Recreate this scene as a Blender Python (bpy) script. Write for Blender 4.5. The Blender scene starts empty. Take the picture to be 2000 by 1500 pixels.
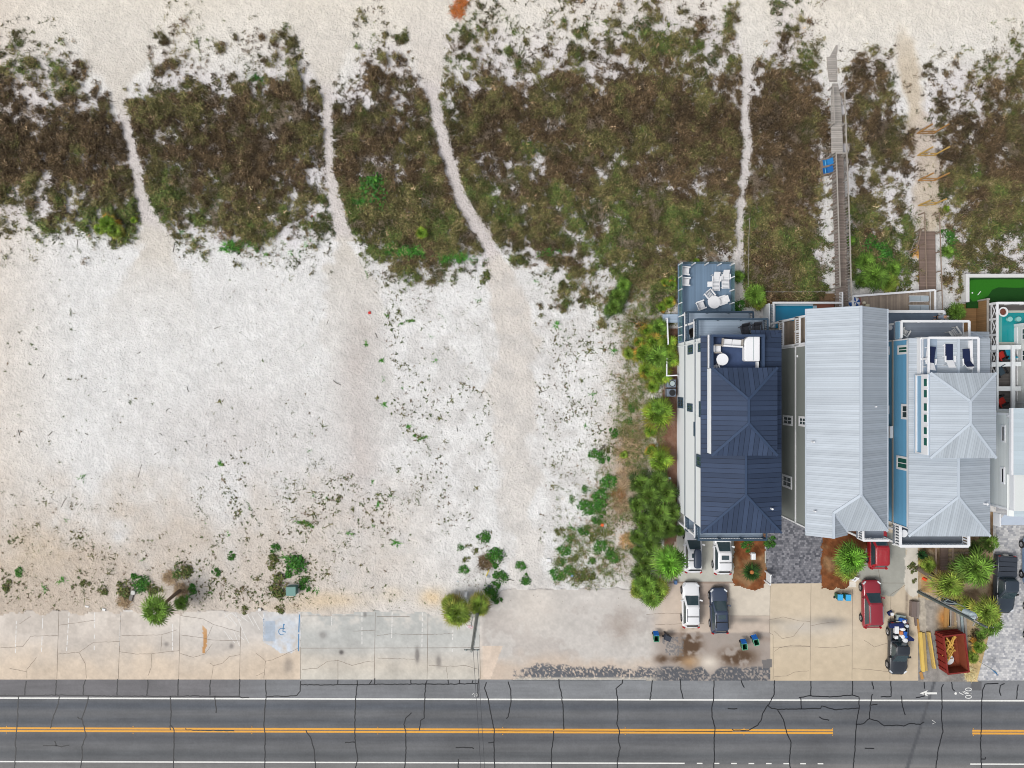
import bpy, math, random
import numpy as np
R = math.radians
D = bpy.data
COL = bpy.context.scene.collection
rng = np.random.default_rng(7)
random.seed(7)
# ------------------------------------------------------------------ camera, sky, sun, exposure
SC = bpy.context.scene
H, S = 75.0, 18.5                     # flying height of the camera in metres, photograph pixels per metre on the ground
cam = D.cameras.new('camera'); cam.sensor_width = 36.0; cam.lens = 36.0 * H * S / 2000.0
cam.clip_start = 1.0; cam.clip_end = 5000.0
co = D.objects.new('camera', cam); co.location = (0, 0, H); COL.objects.link(co)
SC.camera = co
SUN_EL, SUN_AZ = 54.0, 250.0          # soft bright overcast, the light a little stronger from west-south-west
w = D.worlds.new('World'); SC.world = w; w.use_nodes = True
nt = w.node_tree; bg = nt.nodes['Background']
sky = nt.nodes.new('ShaderNodeTexSky'); sky.sky_type = 'NISHITA'; sky.sun_disc = False
sky.sun_elevation = R(SUN_EL); sky.sun_rotation = R(SUN_AZ); sky.air_density = 1.0; sky.dust_density = 4.0; sky.ozone_density = 1.0
hs = nt.nodes.new('ShaderNodeHueSaturation'); hs.inputs['Saturation'].default_value = 0.30   # cloud veil greys the blue
nt.links.new(sky.outputs[0], hs.inputs['Color']); nt.links.new(hs.outputs[0], bg.inputs['Color'])
bg.inputs['Strength'].default_value = 0.135
sl = D.lights.new('sun', 'SUN'); sl.energy = 1.5; sl.angle = R(18); sl.color = (1.0, 0.97, 0.93)
so = D.objects.new('sun', sl); COL.objects.link(so); so.location = (-60, -20, 120)
so.rotation_euler = (R(90 - SUN_EL), 0, R(180 - SUN_AZ))
SC.view_settings.view_transform = 'Standard'; SC.view_settings.look = 'None'
SC.cycles.filter_width = 1.0
SC.view_settings.exposure = 0.20; SC.view_settings.gamma = 1.0; SC.view_settings.use_curve_mapping = False
K = 1.30                              # how much brighter a flat surface shows than its base colour
# ------------------------------------------------------------------ helpers
def P(px, py, z=0.0):
    k = (H - z) / (H * S); return ((px - 1000) * k, (750 - py) * k)
def P3(px, py, z=0.0): return P(px, py, z) + (z,)
def wallz(px, X): return H * (1 - X * S / (px - 1000.0))
def lin(c):
    c = np.asarray(c, float) / 255.0
    return np.where(c <= .04045, c / 12.92, ((c + .055) / 1.055) ** 2.4)
def A(r, g, b, m=1.0):
    v = lin((r, g, b)) / K * m; return tuple(float(min(x, .86)) for x in v)
_tab = np.random.default_rng(3).random((256, 256))
def vnoise(x, y, s=0):
    x = np.asarray(x, float) + 17.3 * s; y = np.asarray(y, float) + 31.7 * s
    xi = np.floor(x).astype(int); yi = np.floor(y).astype(int); fx = x - xi; fy = y - yi
    fx = fx * fx * (3 - 2 * fx); fy = fy * fy * (3 - 2 * fy)
    a = _tab[xi % 256, yi % 256]; b = _tab[(xi + 1) % 256, yi % 256]; c = _tab[xi % 256, (yi + 1) % 256]; d = _tab[(xi + 1) % 256, (yi + 1) % 256]
    return (a * (1 - fx) + b * fx) * (1 - fy) + (c * (1 - fx) + d * fx) * fy
def fbm(x, y, sc, s=0, o=4, g=.5):
    t = 0; n = 0; a = 1.0; f = 1.0 / sc
    for i in range(o):
        t = t + a * vnoise(x * f, y * f, s + i * 5); n += a; a *= g; f *= 2.03
    return t / n
def sstep(a, b, x):
    t = np.clip((x - a) / (b - a), 0, 1); return t * t * (3 - 2 * t)
def pathdist(px, py, pts):
    """smallest distance minus half width (pixels) to a polyline of (x, y, width)"""
    best = np.full(np.shape(px), 1e9)
    for (x0, y0, w0), (x1, y1, w1) in zip(pts[:-1], pts[1:]):
        dx, dy = x1 - x0, y1 - y0; L = dx * dx + dy * dy + 1e-9
        t = np.clip(((px - x0) * dx + (py - y0) * dy) / L, 0, 1)
        d = np.hypot(px - x0 - t * dx, py - y0 - t * dy) - (w0 + (w1 - w0) * t) / 2
        best = np.minimum(best, d)
    return best
def inpoly(px, py, poly):
    ins = np.zeros(np.shape(px), bool); n = len(poly)
    for i in range(n):
        x0, y0 = poly[i]; x1, y1 = poly[(i + 1) % n]
        c = ((y0 > py) != (y1 > py)) & (px < (x1 - x0) * (py - y0) / (y1 - y0 + 1e-12) + x0); ins ^= c
    return ins
MATS = {}
def mat(name, rgb, rough=.75, var=.10, vs=.6, fine=.06, fs=9.0, bump=0.0, metal=0.0, spec=.3, stripe=None, attr=False, alpha=1.0, coat=0.0, brick=None, trans=0.0):
    if name in MATS: return MATS[name]
    m = D.materials.new(name); m.use_nodes = True; t = m.node_tree; N = t.nodes; Lk = t.links
    b = N['Principled BSDF']; b.inputs['Roughness'].default_value = rough; b.inputs['Metallic'].default_value = metal
    b.inputs['Specular IOR Level'].default_value = spec; b.inputs['Alpha'].default_value = alpha
    b.inputs['Coat Weight'].default_value = coat; b.inputs['Coat Roughness'].default_value = .06
    geo = N.new('ShaderNodeNewGeometry')
    def math_(op, a, bb=None, c=None):
        n = N.new('ShaderNodeMath'); n.operation = op
        for i, v in enumerate((a, bb, c)):
            if v is None: continue
            if isinstance(v, (int, float)): n.inputs[i].default_value = v
            else: Lk.new(v, n.inputs[i])
        return n.outputs[0]
    def noise(sc, det):
        n = N.new('ShaderNodeTexNoise'); n.inputs['Scale'].default_value = sc; n.inputs['Detail'].default_value = det
        Lk.new(geo.outputs['Position'], n.inputs['Vector']); return n.outputs['Fac']
    n1 = noise(vs, 4.0); n2 = noise(fs, 3.0)
    f = math_('ADD', math_('MULTIPLY_ADD', n1, 2 * var, 1 - var), math_('MULTIPLY_ADD', n2, 2 * fine, -fine))
    st = None
    if stripe:
        ax, per, wd, dark = stripe
        sx = N.new('ShaderNodeSeparateXYZ'); Lk.new(geo.outputs['Position'], sx.inputs[0])
        q = math_('FRACT', math_('DIVIDE', math_('ADD', sx.outputs['XYZ'.index(ax)], 500.0), per))
        st = math_('LESS_THAN', q, wd)
        f = math_('MULTIPLY', f, math_('MULTIPLY_ADD', st, dark - 1.0, 1.0))
        if dark > .3:
            cell = N.new('ShaderNodeTexWhiteNoise'); cell.noise_dimensions = '1D'
            Lk.new(math_('FLOOR', math_('DIVIDE', math_('ADD', sx.outputs['XYZ'.index(ax)], 500.0), per)), cell.inputs['W'])
            f = math_('MULTIPLY', f, math_('MULTIPLY_ADD', cell.outputs['Value'], 2 * var, 1 - var))
    mix = N.new('ShaderNodeVectorMath'); mix.operation = 'SCALE'; Lk.new(f, mix.inputs['Scale'])
    if attr:
        at = N.new('ShaderNodeAttribute'); at.attribute_name = 'Col'; Lk.new(at.outputs['Color'], mix.inputs[0])
    elif brick:
        br = N.new('ShaderNodeTexBrick'); br.inputs['Color1'].default_value = tuple(brick[0]) + (1,); br.inputs['Color2'].default_value = tuple(brick[1]) + (1,)
        br.inputs['Mortar'].default_value = tuple(brick[2]) + (1,); br.inputs['Scale'].default_value = 1.0; br.inputs['Mortar Size'].default_value = brick[5]
        br.inputs['Brick Width'].default_value = brick[3]; br.inputs['Row Height'].default_value = brick[4]; br.inputs['Bias'].default_value = 0.0
        Lk.new(geo.outputs['Position'], br.inputs['Vector']); Lk.new(br.outputs['Color'], mix.inputs[0])
    else: mix.inputs[0].default_value = rgb[:3]
    Lk.new(mix.outputs[0], b.inputs['Base Color'])
    if bump:
        bp = N.new('ShaderNodeBump'); bp.inputs['Strength'].default_value = 1.0; bp.inputs['Distance'].default_value = bump
        Lk.new(math_('ADD', n2, math_('MULTIPLY', n1, .5)), bp.inputs['Height']); Lk.new(bp.outputs[0], b.inputs['Normal'])
    if trans: b.inputs['Transmission Weight'].default_value = trans
    MATS[name] = m; return m
def fastmesh(name, V, F, mats, cols=None, fm=None, smooth=False):
    V = np.asarray(V, np.float32); F = np.asarray(F, np.int32); k = F.shape[1]
    me = D.meshes.new(name); me.vertices.add(len(V)); me.vertices.foreach_set('co', V.ravel())
    me.loops.add(F.size); me.loops.foreach_set('vertex_index', F.ravel())
    me.polygons.add(len(F)); me.polygons.foreach_set('loop_start', np.arange(0, F.size, k, dtype=np.int32))
    if fm is not None: me.polygons.foreach_set('material_index', np.asarray(fm, np.int32))
    me.polygons.foreach_set('use_smooth', np.full(len(F), smooth))
    for m in mats: me.materials.append(m)
    if cols is not None:
        c = np.ones((len(V), 4), np.float32); c[:, :3] = cols
        at = me.color_attributes.new('Col', 'FLOAT_COLOR', 'POINT'); at.data.foreach_set('color', c.ravel())
    me.update(calc_edges=True); me.validate(); return me
ORG = {}
def link(name, me, parent=None):
    o = D.objects.new(name, me); COL.objects.link(o)
    if parent is not None: o.parent = parent
    return o
def tag(o, label=None, cat=None, group=None, kind=None):
    if label: o['label'] = label
    if cat: o['category'] = cat
    if group: o['group'] = group
    if kind: o['kind'] = kind
    return o
def thing(name, label, cat, loc=(0, 0, 0), group=None):
    o = D.objects.new(name, None); o.empty_display_size = .3; COL.objects.link(o); o.location = loc
    ORG[o.name] = tuple(loc); return tag(o, label, cat, group)
def copy_tree(o, parent=None):
    c = o.copy(); COL.objects.link(c)
    if parent is not None: c.parent = parent
    for ch in list(o.children): copy_tree(ch, c)
    return c
def place(o, px, py, z=0.0, rot=0.0, sc=None, gz=None):
    x, y = P(px, py, z if gz is None else gz); o.location = (x, y, z); o.rotation_euler = (0, 0, R(rot))
    if sc: o.scale = (sc, sc, sc) if isinstance(sc, (int, float)) else sc
    return o
class MB:
    def __init__(s): s.v = []; s.f = []; s.m = []
    def add(s, vs, fs, m=0):
        o = len(s.v); s.v += [tuple(map(float, q)) for q in vs]; s.f += [[i + o for i in f] for f in fs]; s.m += [m] * len(fs); return s
    def prism(s, poly, z0, z1, m=0, mt=None):
        n = len(poly); z0 = [z0] * n if np.isscalar(z0) else z0; z1 = [z1] * n if np.isscalar(z1) else z1
        s.add([(p[0], p[1], a) for p, a in zip(poly, z0)] + [(p[0], p[1], a) for p, a in zip(poly, z1)],
              [[(i + 1) % n, i, i + n, (i + 1) % n + n][::-1] for i in range(n)] + [list(range(n))[::-1]], m)
        s.f.append([len(s.v) - n + i for i in range(n)]); s.m.append(m if mt is None else mt); return s
    def box(s, x0, x1, y0, y1, z0, z1, m=0): return s.prism([(x0, y0), (x1, y0), (x1, y1), (x0, y1)], z0, z1, m)
    def obox(s, cx, cy, z0, z1, lx, ly, ang=0, m=0, tp=1.0):
        c, q = math.cos(R(ang)), math.sin(R(ang)); n = []
        for k, z in ((1, z0), (tp, z1)):
            for a, b in ((-1, -1), (1, -1), (1, 1), (-1, 1)):
                x, y = a * lx / 2 * k, b * ly / 2 * k; n.append((cx + x * c - y * q, cy + x * q + y * c, z))
        return s.add(n, [[3, 2, 1, 0], [4, 5, 6, 7], [0, 1, 5, 4], [1, 2, 6, 5], [2, 3, 7, 6], [3, 0, 4, 7]], m)
    def beam(s, p, q, w, h=None, m=0):
        h = h or w; p = np.array(p, float); q = np.array(q, float); d = q - p; L = np.linalg.norm(d)
        if L < 1e-6: return s
        d /= L; up = np.array([0, 0, 1.]) if abs(d[2]) < .95 else np.array([1., 0, 0])
        a = np.cross(d, up); a /= np.linalg.norm(a); b = np.cross(a, d); n = []
        for e in (p, q):
            for i, j in ((-1, -1), (1, -1), (1, 1), (-1, 1)): n.append(e + a * i * w / 2 + b * j * h / 2)
        return s.add(n, [[0, 1, 2, 3], [7, 6, 5, 4], [0, 4, 5, 1], [1, 5, 6, 2], [2, 6, 7, 3], [3, 7, 4, 0]], m)
    def tube(s, p, q, r, n=8, m=0, r2=None):
        r2 = r if r2 is None else r2; p = np.array(p, float); q = np.array(q, float); d = q - p; d /= (np.linalg.norm(d) + 1e-9)
        up = np.array([0, 0, 1.]) if abs(d[2]) < .95 else np.array([1., 0, 0]); a = np.cross(d, up); a /= np.linalg.norm(a); b = np.cross(a, d)
        vs = [p + (a * math.cos(2 * math.pi * i / n) + b * math.sin(2 * math.pi * i / n)) * r for i in range(n)] + [q + (a * math.cos(2 * math.pi * i / n) + b * math.sin(2 * math.pi * i / n)) * r2 for i in range(n)]
        return s.add(vs, [[i, (i + 1) % n, (i + 1) % n + n, i + n] for i in range(n)] + [list(range(n))[::-1], [i + n for i in range(n)]], m)
    def chain(s, pts, r, n=6, m=0):
        for a, b in zip(pts[:-1], pts[1:]): s.tube(a, b, r, n, m)
        return s
    def lathe(s, prof, cx=0, cy=0, n=20, m=0, sy=1.0):
        vs = [(cx + r * math.cos(2 * math.pi * i / n), cy + sy * r * math.sin(2 * math.pi * i / n), z) for r, z in prof for i in range(n)]
        fs = [[k * n + i, k * n + (i + 1) % n, (k + 1) * n + (i + 1) % n, (k + 1) * n + i] for k in range(len(prof) - 1) for i in range(n)]
        fs.append(list(range(n))[::-1]); fs.append([(len(prof) - 1) * n + i for i in range(n)])
        return s.add(vs, fs, m)
    def ribbon(s, pts, w, z, m=0):
        pts = [np.array(p, float) for p in pts]; L = []
        for i, p in enumerate(pts):
            d = pts[min(i + 1, len(pts) - 1)] - pts[max(i - 1, 0)]; d /= (np.linalg.norm(d) + 1e-9); nn = np.array([-d[1], d[0]]) * w / 2
            L += [(p[0] + nn[0], p[1] + nn[1], z), (p[0] - nn[0], p[1] - nn[1], z)]
        return s.add(L, [[2 * i, 2 * i + 1, 2 * i + 3, 2 * i + 2] for i in range(len(pts) - 1)], m)
    def quad(s, a, b, c, d, m=0): return s.add([a, b, c, d], [[0, 1, 2, 3]], m)
    def build(s, name, mats, parent=None, smooth=False, keep=False):
        if not isinstance(mats, (list, tuple)): mats = [mats]
        V = np.array(s.v, float); org = None
        if parent is not None: org = np.array(ORG.get(parent.name, (0, 0, 0)))
        elif not keep: org = np.array([(V[:, 0].min() + V[:, 0].max()) / 2, (V[:, 1].min() + V[:, 1].max()) / 2, V[:, 2].min()])
        if org is not None: V = V - org
        me = D.meshes.new(name); me.from_pydata([tuple(p) for p in V], [], s.f)
        for m in mats: me.materials.append(m)
        me.polygons.foreach_set('material_index', s.m); me.polygons.foreach_set('use_smooth', [smooth] * len(s.f)); me.update()
        o = link(name, me, parent)
        if parent is None and org is not None: o.location = org
        ORG[o.name] = tuple(org) if org is not None else (0, 0, 0)
        return o
def sub(o, lv=1):
    m = o.modifiers.new('sub', 'SUBSURF'); m.levels = lv; m.render_levels = lv; return o
def bev(o, w=.03, seg=2):
    m = o.modifiers.new('bevel', 'BEVEL'); m.width = w; m.segments = seg; m.limit_method = 'ANGLE'; return o
# ------------------------------------------------------------------ ground, trails, scrub density (all in photograph pixels mapped to the ground)
TR = [
 [(225, -80, 190), (228, 90, 130), (230, 175, 26), (245, 235, 19), (258, 290, 19), (266, 340, 20), (280, 395, 24), (297, 440, 40), (305, 500, 80), (290, 640, 220)],
 [(625, -80, 190), (632, 60, 110), (640, 170, 22), (641, 260, 17), (643, 330, 18), (655, 395, 24), (668, 450, 30), (680, 520, 60), (690, 620, 110), (705, 860, 120)],
 [(820, -80, 130), (836, 90, 62), (846, 190, 26), (862, 260, 25), (882, 330, 25), (898, 385, 26), (932, 440, 28), (960, 485, 28), (980, 530, 48), (1000, 620, 74), (1008, 850, 60), (1012, 1000, 60), (1025, 1110, 56), (1040, 1200, 90)],
 [(1475, -80, 90), (1468, 60, 40), (1456, 150, 16), (1452, 215, 16), (1459, 280, 22), (1452, 345, 15), (1445, 405, 16), (1442, 470, 18), (1441, 590, 18)],
 [(1765, 60, 20), (1775, 130, 50), (1788, 210, 40), (1806, 262, 46), (1812, 350, 40), (1810, 445, 34)],
]
VG = """
0000001100000121012213333433304300000000
3220013212240133045434244655505400000013
3442024322451255034544654665536605502334
4443235555474355535657749877557627514555
6457356679686677859987888899878936625467
8699797689787886778787888999879937744778
7677568788886775777667666788879825543868
5556768888636897768786787866678814433778
4444446678545889997967778997899918762888
1111201235342246987578878777599919751745
0000000000010123444113435560099919951544
0000000000000000000012333460099900000300
0000000000000000000011122400000000000000
""".split()
VGA = np.array([[int(c) for c in r[:40]] for r in VG], float) / 9.0
def density(px, py):
    gx = np.clip(px / 50.0 - .5, 0, 38.999); gy = np.clip(py / 50.0 - .5, 0, len(VG) - 1.001)
    xi = gx.astype(int); yi = gy.astype(int); fx = gx - xi; fy = gy - yi
    d = (VGA[yi, xi] * (1 - fx) + VGA[yi, xi + 1] * fx) * (1 - fy) + (VGA[yi + 1, xi] * (1 - fx) + VGA[yi + 1, xi + 1] * fx) * fy
    d = np.where(py < 0, d * np.clip(1 + py / 60.0, 0, 1), d)
    return np.where(py > 640, 0, d)
def trailmask(px, py):
    m = np.full(np.shape(px), 1e9)
    for t in TR[:4]: m = np.minimum(m, pathdist(px, py, t))
    return m
def veg(px, py):
    """0..1 how thickly scrub grows here"""
    x = px / S; y = py / S
    d = density(px, py) - .12 * sstep(220, 130, py)
    n = fbm(x, y, 3.4, 1, 5, .6); n2 = fbm(x, y, .8, 9, 3, .6); n3 = vnoise(x / .28, y / .28, 14)
    n4 = fbm(x, y, 1.5, 19, 3, .6)
    v = sstep(.38, .70, d * 1.12 + (n - .5) * .85 + (n4 - .5) * .85 + (n2 - .5) * 1.2 + (n3 - .5) * .8 - .08)
    v = np.where(d < .02, 0, v)
    t = trailmask(px, py) + (fbm(x, y, 1.2, 4, 3) - .5) * 9
    v = v * sstep(-1, 5, t)
    t5 = pathdist(px, py, TR[4]) + (fbm(x, y, 1.6, 6, 3) - .5) * 40
    v = v * sstep(-4, 8, t5)
    return v
BLD = [(1321, 1432, 512, 604), (1321, 1545, 604, 1050), (1480, 1760, 590, 1020), (1655, 1840, 566, 1040), (1880, 2300, 545, 1010)]
def blob(px, py, x, y, rx, ry, p=1.0): return np.exp(-(((px - x) / rx) ** 2 + ((py - y) / ry) ** 2) * p)
def mixc(c, t, f): return c + (np.asarray(t, float) - c) * f[..., None]
PAVE = [(-400, 1198), (940, 1197), (985, 1150), (1265, 1145), (1300, 1100), (1336, 1035), (1340, 1000), (2400, 1000), (2400, 1700), (-400, 1700)]
def sandcol(px, py):
    x = px / S; y = py / S
    big = fbm(x, y, 14, 2, 4); med = fbm(x, y, 3.0, 3, 4); sm = fbm(x, y, .7, 5, 3)
    c = np.empty(np.shape(px) + (3,)); c[:] = (230, 229, 227)
    c = mixc(c, (229, 220, 205), sstep(260, -20, py) * (.55 + .45 * big))                      # warmer beach sand
    c = mixc(c, (221, 210, 197), sstep(170, -60, px) * .8)
    c = mixc(c, (206, 195, 183), sstep(880, 1130, py + (med - .5) * 260) * sstep(980, 620, px + (big - .5) * 300) * .95)
    c = mixc(c, (196, 180, 162), sstep(960, 1120, py + (med - .5) * 160) * sstep(420, 80, px) * .6)
    c = mixc(c, (204, 199, 196), blob(px, py, 480, 850, 190, 90) * .6 * (.4 + med))
    c = mixc(c, (190, 182, 178), blob(px, py, 705, 680, 38, 120) * .9 * (.3 + 1.1 * med))
    c = mixc(c, (200, 191, 186), blob(px, py, 705, 870, 40, 130) * .8 * (.3 + 1.1 * med))
    for (bx, by, rx, ry, f) in ((650, 1172, 60, 17, .9), (845, 1168, 28, 18, 1.0), (770, 1160, 25, 16, .7), (560, 1185, 60, 12, .5), (60, 1080, 70, 40, .4)):
        c = mixc(c, (222, 198, 162), np.clip(.8 * blob(px, py, bx, by, rx, ry) * f * (.35 + 1.1 * med), 0, 1))
    for i, t in enumerate(TR):                                                             # trodden trails are a tan colour
        d = pathdist(px, py, t) + (sm - .5) * 14 + (med - .5) * np.where(py > 470, 70, 8 if i < 4 else 46)
        tc = ((216, 209, 199), (214, 207, 197), (215, 207, 198), (222, 217, 208), (203, 188, 166))[i]
        fd = np.where(py > 500, np.exp(-(py - 500) / (60., 130., 900., 1e6, 1e6)[i]), 1.0)
        c = mixc(c, tc, sstep(14, -6, d) * sstep(-40, 150, py) * (.92 if i != 4 else .85) * fd)
    g = sstep(.42, .62, fbm(x, y, 1.6, 12, 4)) * sstep(430, 600, py) * sstep(1215, 1100, py)
    c = mixc(c, (200, 196, 192), g * .28 * (.5 + sstep(520, 900, px)))
    v = veg(px, py)
    c = mixc(c, (124, 108, 90), np.clip(v * 1.1, 0, 1) * .85)                               # plant litter on the sand
    c = mixc(c, (205, 196, 205), sstep(.25, .5, density(px, py)) * (1 - v) * .28)
    lit = blob(px, py, 1240, 860, 46, 240) * .9 + blob(px, py, 1205, 1000, 40, 110) * .8 + blob(px, py, 1290, 560, 40, 60) * .5
    c = mixc(c, (170, 150, 128), np.clip(lit * (.25 + 1.3 * (med - .25)), 0, .85))
    mul = inpoly(px, py, [(1296, 640), (1335, 640), (1345, 1060), (1300, 1100), (1290, 930), (1280, 830), (1300, 730)])
    c = mixc(c, (110, 74, 55), mul * (.6 + .4 * sm))
    c = mixc(c, (118, 92, 66), inpoly(px, py, [(1480, 572), (1640, 572), (1640, 600), (1480, 600)]) * .9)
    fs = vnoise(x / .32, y / .32, 77); c = c * (1 + (sm - .5) * .08 + (med - .5) * .03 + (fs - .5) * .06)[..., None]
    return c
def grid_px(x0, x1, y0, y1, st, outer=False):
    gx = np.arange(x0, x1 + st, st); gy = np.arange(y0, y1 + st, st)
    if outer:
        e = 40 * 1.9 ** np.arange(1, 11); gx = np.concatenate([x0 - e[::-1], gx, gx[-1] + e]); gy = np.concatenate([y0 - e[::-1], gy, gy[-1] + e])
    return gx, gy
def sheet(name, x0, x1, y0, y1, st, zf, cf, keep, m, outer=False):
    gx, gy = grid_px(x0, x1, y0, y1, st, outer); PX, PY = np.meshgrid(gx, gy); ny, nx = PX.shape
    Z = zf(PX, PY) if callable(zf) else np.full(PX.shape, float(zf))
    C = lin(np.clip(cf(PX, PY), 0, 255)) / K
    V = np.stack([(PX - 1000) / S, (750 - PY) / S, Z], -1).reshape(-1, 3)
    i = np.arange((ny - 1) * (nx - 1)); r, q = i // (nx - 1), i % (nx - 1); a = r * nx + q
    F = np.stack([a, a + nx, a + nx + 1, a + 1], -1)
    if keep is not None:
        kp = keep(PX[:-1, :-1] + st / 2, PY[:-1, :-1] + st / 2).ravel(); F = F[kp]
    u, inv = np.unique(F, return_inverse=True); F = inv.reshape(F.shape)
    me = fastmesh(name, V[u], F, [m], np.minimum(C.reshape(-1, 3)[u], .84), smooth=True)
    o = link(name, me); tag(o, kind='structure'); return o
m_sand = mat('sand', (1, 1, 1), rough=.95, var=.03, vs=6.0, fine=.13, fs=3.8, bump=.12, spec=.1, attr=True)
def sand_z(px, py):
    x = px / S; y = py / S
    z = .06 + .10 * (fbm(x, y, 6, 20, 3) - .5) + .10 * (fbm(x, y, .9, 21, 3) - .5)
    z = z + veg(px, py) * .10
    n = (fbm(x, y, 1.3, 22, 3) - .5) * 26
    low = inpoly(px + n * .6, py + n, PAVE)
    z = np.where(low, -.10, np.where(py > 1170, np.maximum(z, .05), z))
    for (a, b, c, d) in BLD: z = np.where((px > a) & (px < b) & (py > c) & (py < d), np.minimum(z, -.03), z)
    return z
sheet('sand_ground', -160, 2160, -160, 1660, 3.6, sand_z, sandcol, None, m_sand, outer=True)
# ---- paved ground in front of the lots
m_conc = mat('concrete', (1, 1, 1), rough=.9, var=.04, vs=.8, fine=.05, fs=7, bump=.006, spec=.15, attr=True)
def lotcol(px, py):
    x = px / S; y = py / S; med = fbm(x, y, 2.2, 30, 4); sm = fbm(x, y, .45, 31, 3); big = fbm(x, y, 9, 32, 3)
    c = np.empty(np.shape(px) + (3,)); c[:] = (210, 201, 191)
    c = mixc(c, (215, 197, 175), sstep(1235, 1320, py + (big - .5) * 90 + (med - .5) * 40) * .8)
    c = mixc(c, (212, 208, 203), sstep(240, 420, px) * sstep(1290, 1220, py) * .7)
    grey = ((px > 587) & (px < 937)).astype(float)
    c = mixc(c, (193, 194, 190), grey * sstep(1330, 1240, py)); c = mixc(c, (205, 200, 189), grey * sstep(1265, 1325, py))
    blue = inpoly(px, py, [(515, 1195), (588, 1195), (588, 1262), (570, 1275), (548, 1276), (530, 1262), (515, 1255)]).astype(float)
    c = mixc(c, (206, 216, 228), blue * np.clip(.35 + 1.5 * (sm - .3), 0, 1) * .9)
    c = mixc(c, (178, 192, 208), ((px > 517) & (px < 537) & (py > 1212) & (py < 1252)) * .8)
    # sand-strewn apron, old asphalt and stains right of the marked bays
    ap = sstep(938, 946, px)
    c2 = np.empty_like(c); c2[:] = (207, 202, 196)
    c2 = mixc(c2, (182, 175, 169), sstep(.48, .62, med + (sm - .5) * .35) * .75 * sstep(1165, 1200, py))
    c2 = mixc(c2, (222, 214, 204), blob(px, py, 1040, 1180, 50, 60) * .8)
    c2 = mixc(c2, (208, 188, 168), sstep(1270, 1310, py + (med - .5) * 40) * .7)
    c2 = mixc(c2, (224, 206, 188), inpoly(px, py, [(938, 1262), (982, 1262), (958, 1326), (938, 1326)]) * .9)
    c2 = mixc(c2, (160, 148, 138), blob(px, py, 1215, 1225, 22, 30) * .7 * (med + .3))
    sp = vnoise(px / 2.3, py / 2.3, 88); old = sstep(1301, 1308, py + (med - .5) * 26 + (sm - .5) * 12) * sstep(1000, 1030, px + (sm - .5) * 60)
    c2 = mixc(c2, (96, 99, 105), old * np.clip(sstep(.30, .62, sp + (med - .4) * .5 + (py - 1312) * .006) * 1.0, 0, .95))
    c2 = mixc(c2, (214, 206, 190), old * sstep(1321, 1325, py) * .7)
    c = c + (c2 - c) * ap[..., None]
    for (bx, by, rx, ry, f) in ((667, 1274, 4, 4, .9), (815, 1280, 4, 14, .65), (857, 1292, 5, 11, .5), (630, 1241, 7, 6, .4), (563, 1300, 9, 14, .35), (325, 1258, 4, 4, .4), (452, 1262, 4, 5, .5), (713, 1200, 3, 5, .5)):
        c = mixc(c, (104, 100, 98), np.clip(blob(px, py, bx, by, rx, ry) * 1.4, 0, 1) * f)
    c = mixc(c, (196, 140, 80), inpoly(px + (sm - .5) * 5, py, [(396, 1222), (405, 1230), (404, 1262), (399, 1276), (394, 1275), (397, 1250)]) * .8)
    c = mixc(c, (222, 214, 204), sstep(.42, .62, med + (sm - .5) * .5) * sstep(1250, 1196, py) * .6 * (px < 940))
    return c * (1 + (sm - .5) * .10 + (med - .5) * .14 + (vnoise(px / 2.6, py / 2.6, 93) - .5) * .05)[..., None]
def lotkeep(px, py):
    n = (fbm(px / S, py / S, 1.0, 40, 3) - .5) * 6
    return (py > 1193 + n * (px < 587)) | ((px > 938) & (py > 1150 + 44 * np.clip((985 - px) / 45.0, 0, 1) + n * 2))
sheet('parking_lot', -160, 1268, 1140, 1327, 1.8, 0.0, lotcol, lotkeep, m_conc)
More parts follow.
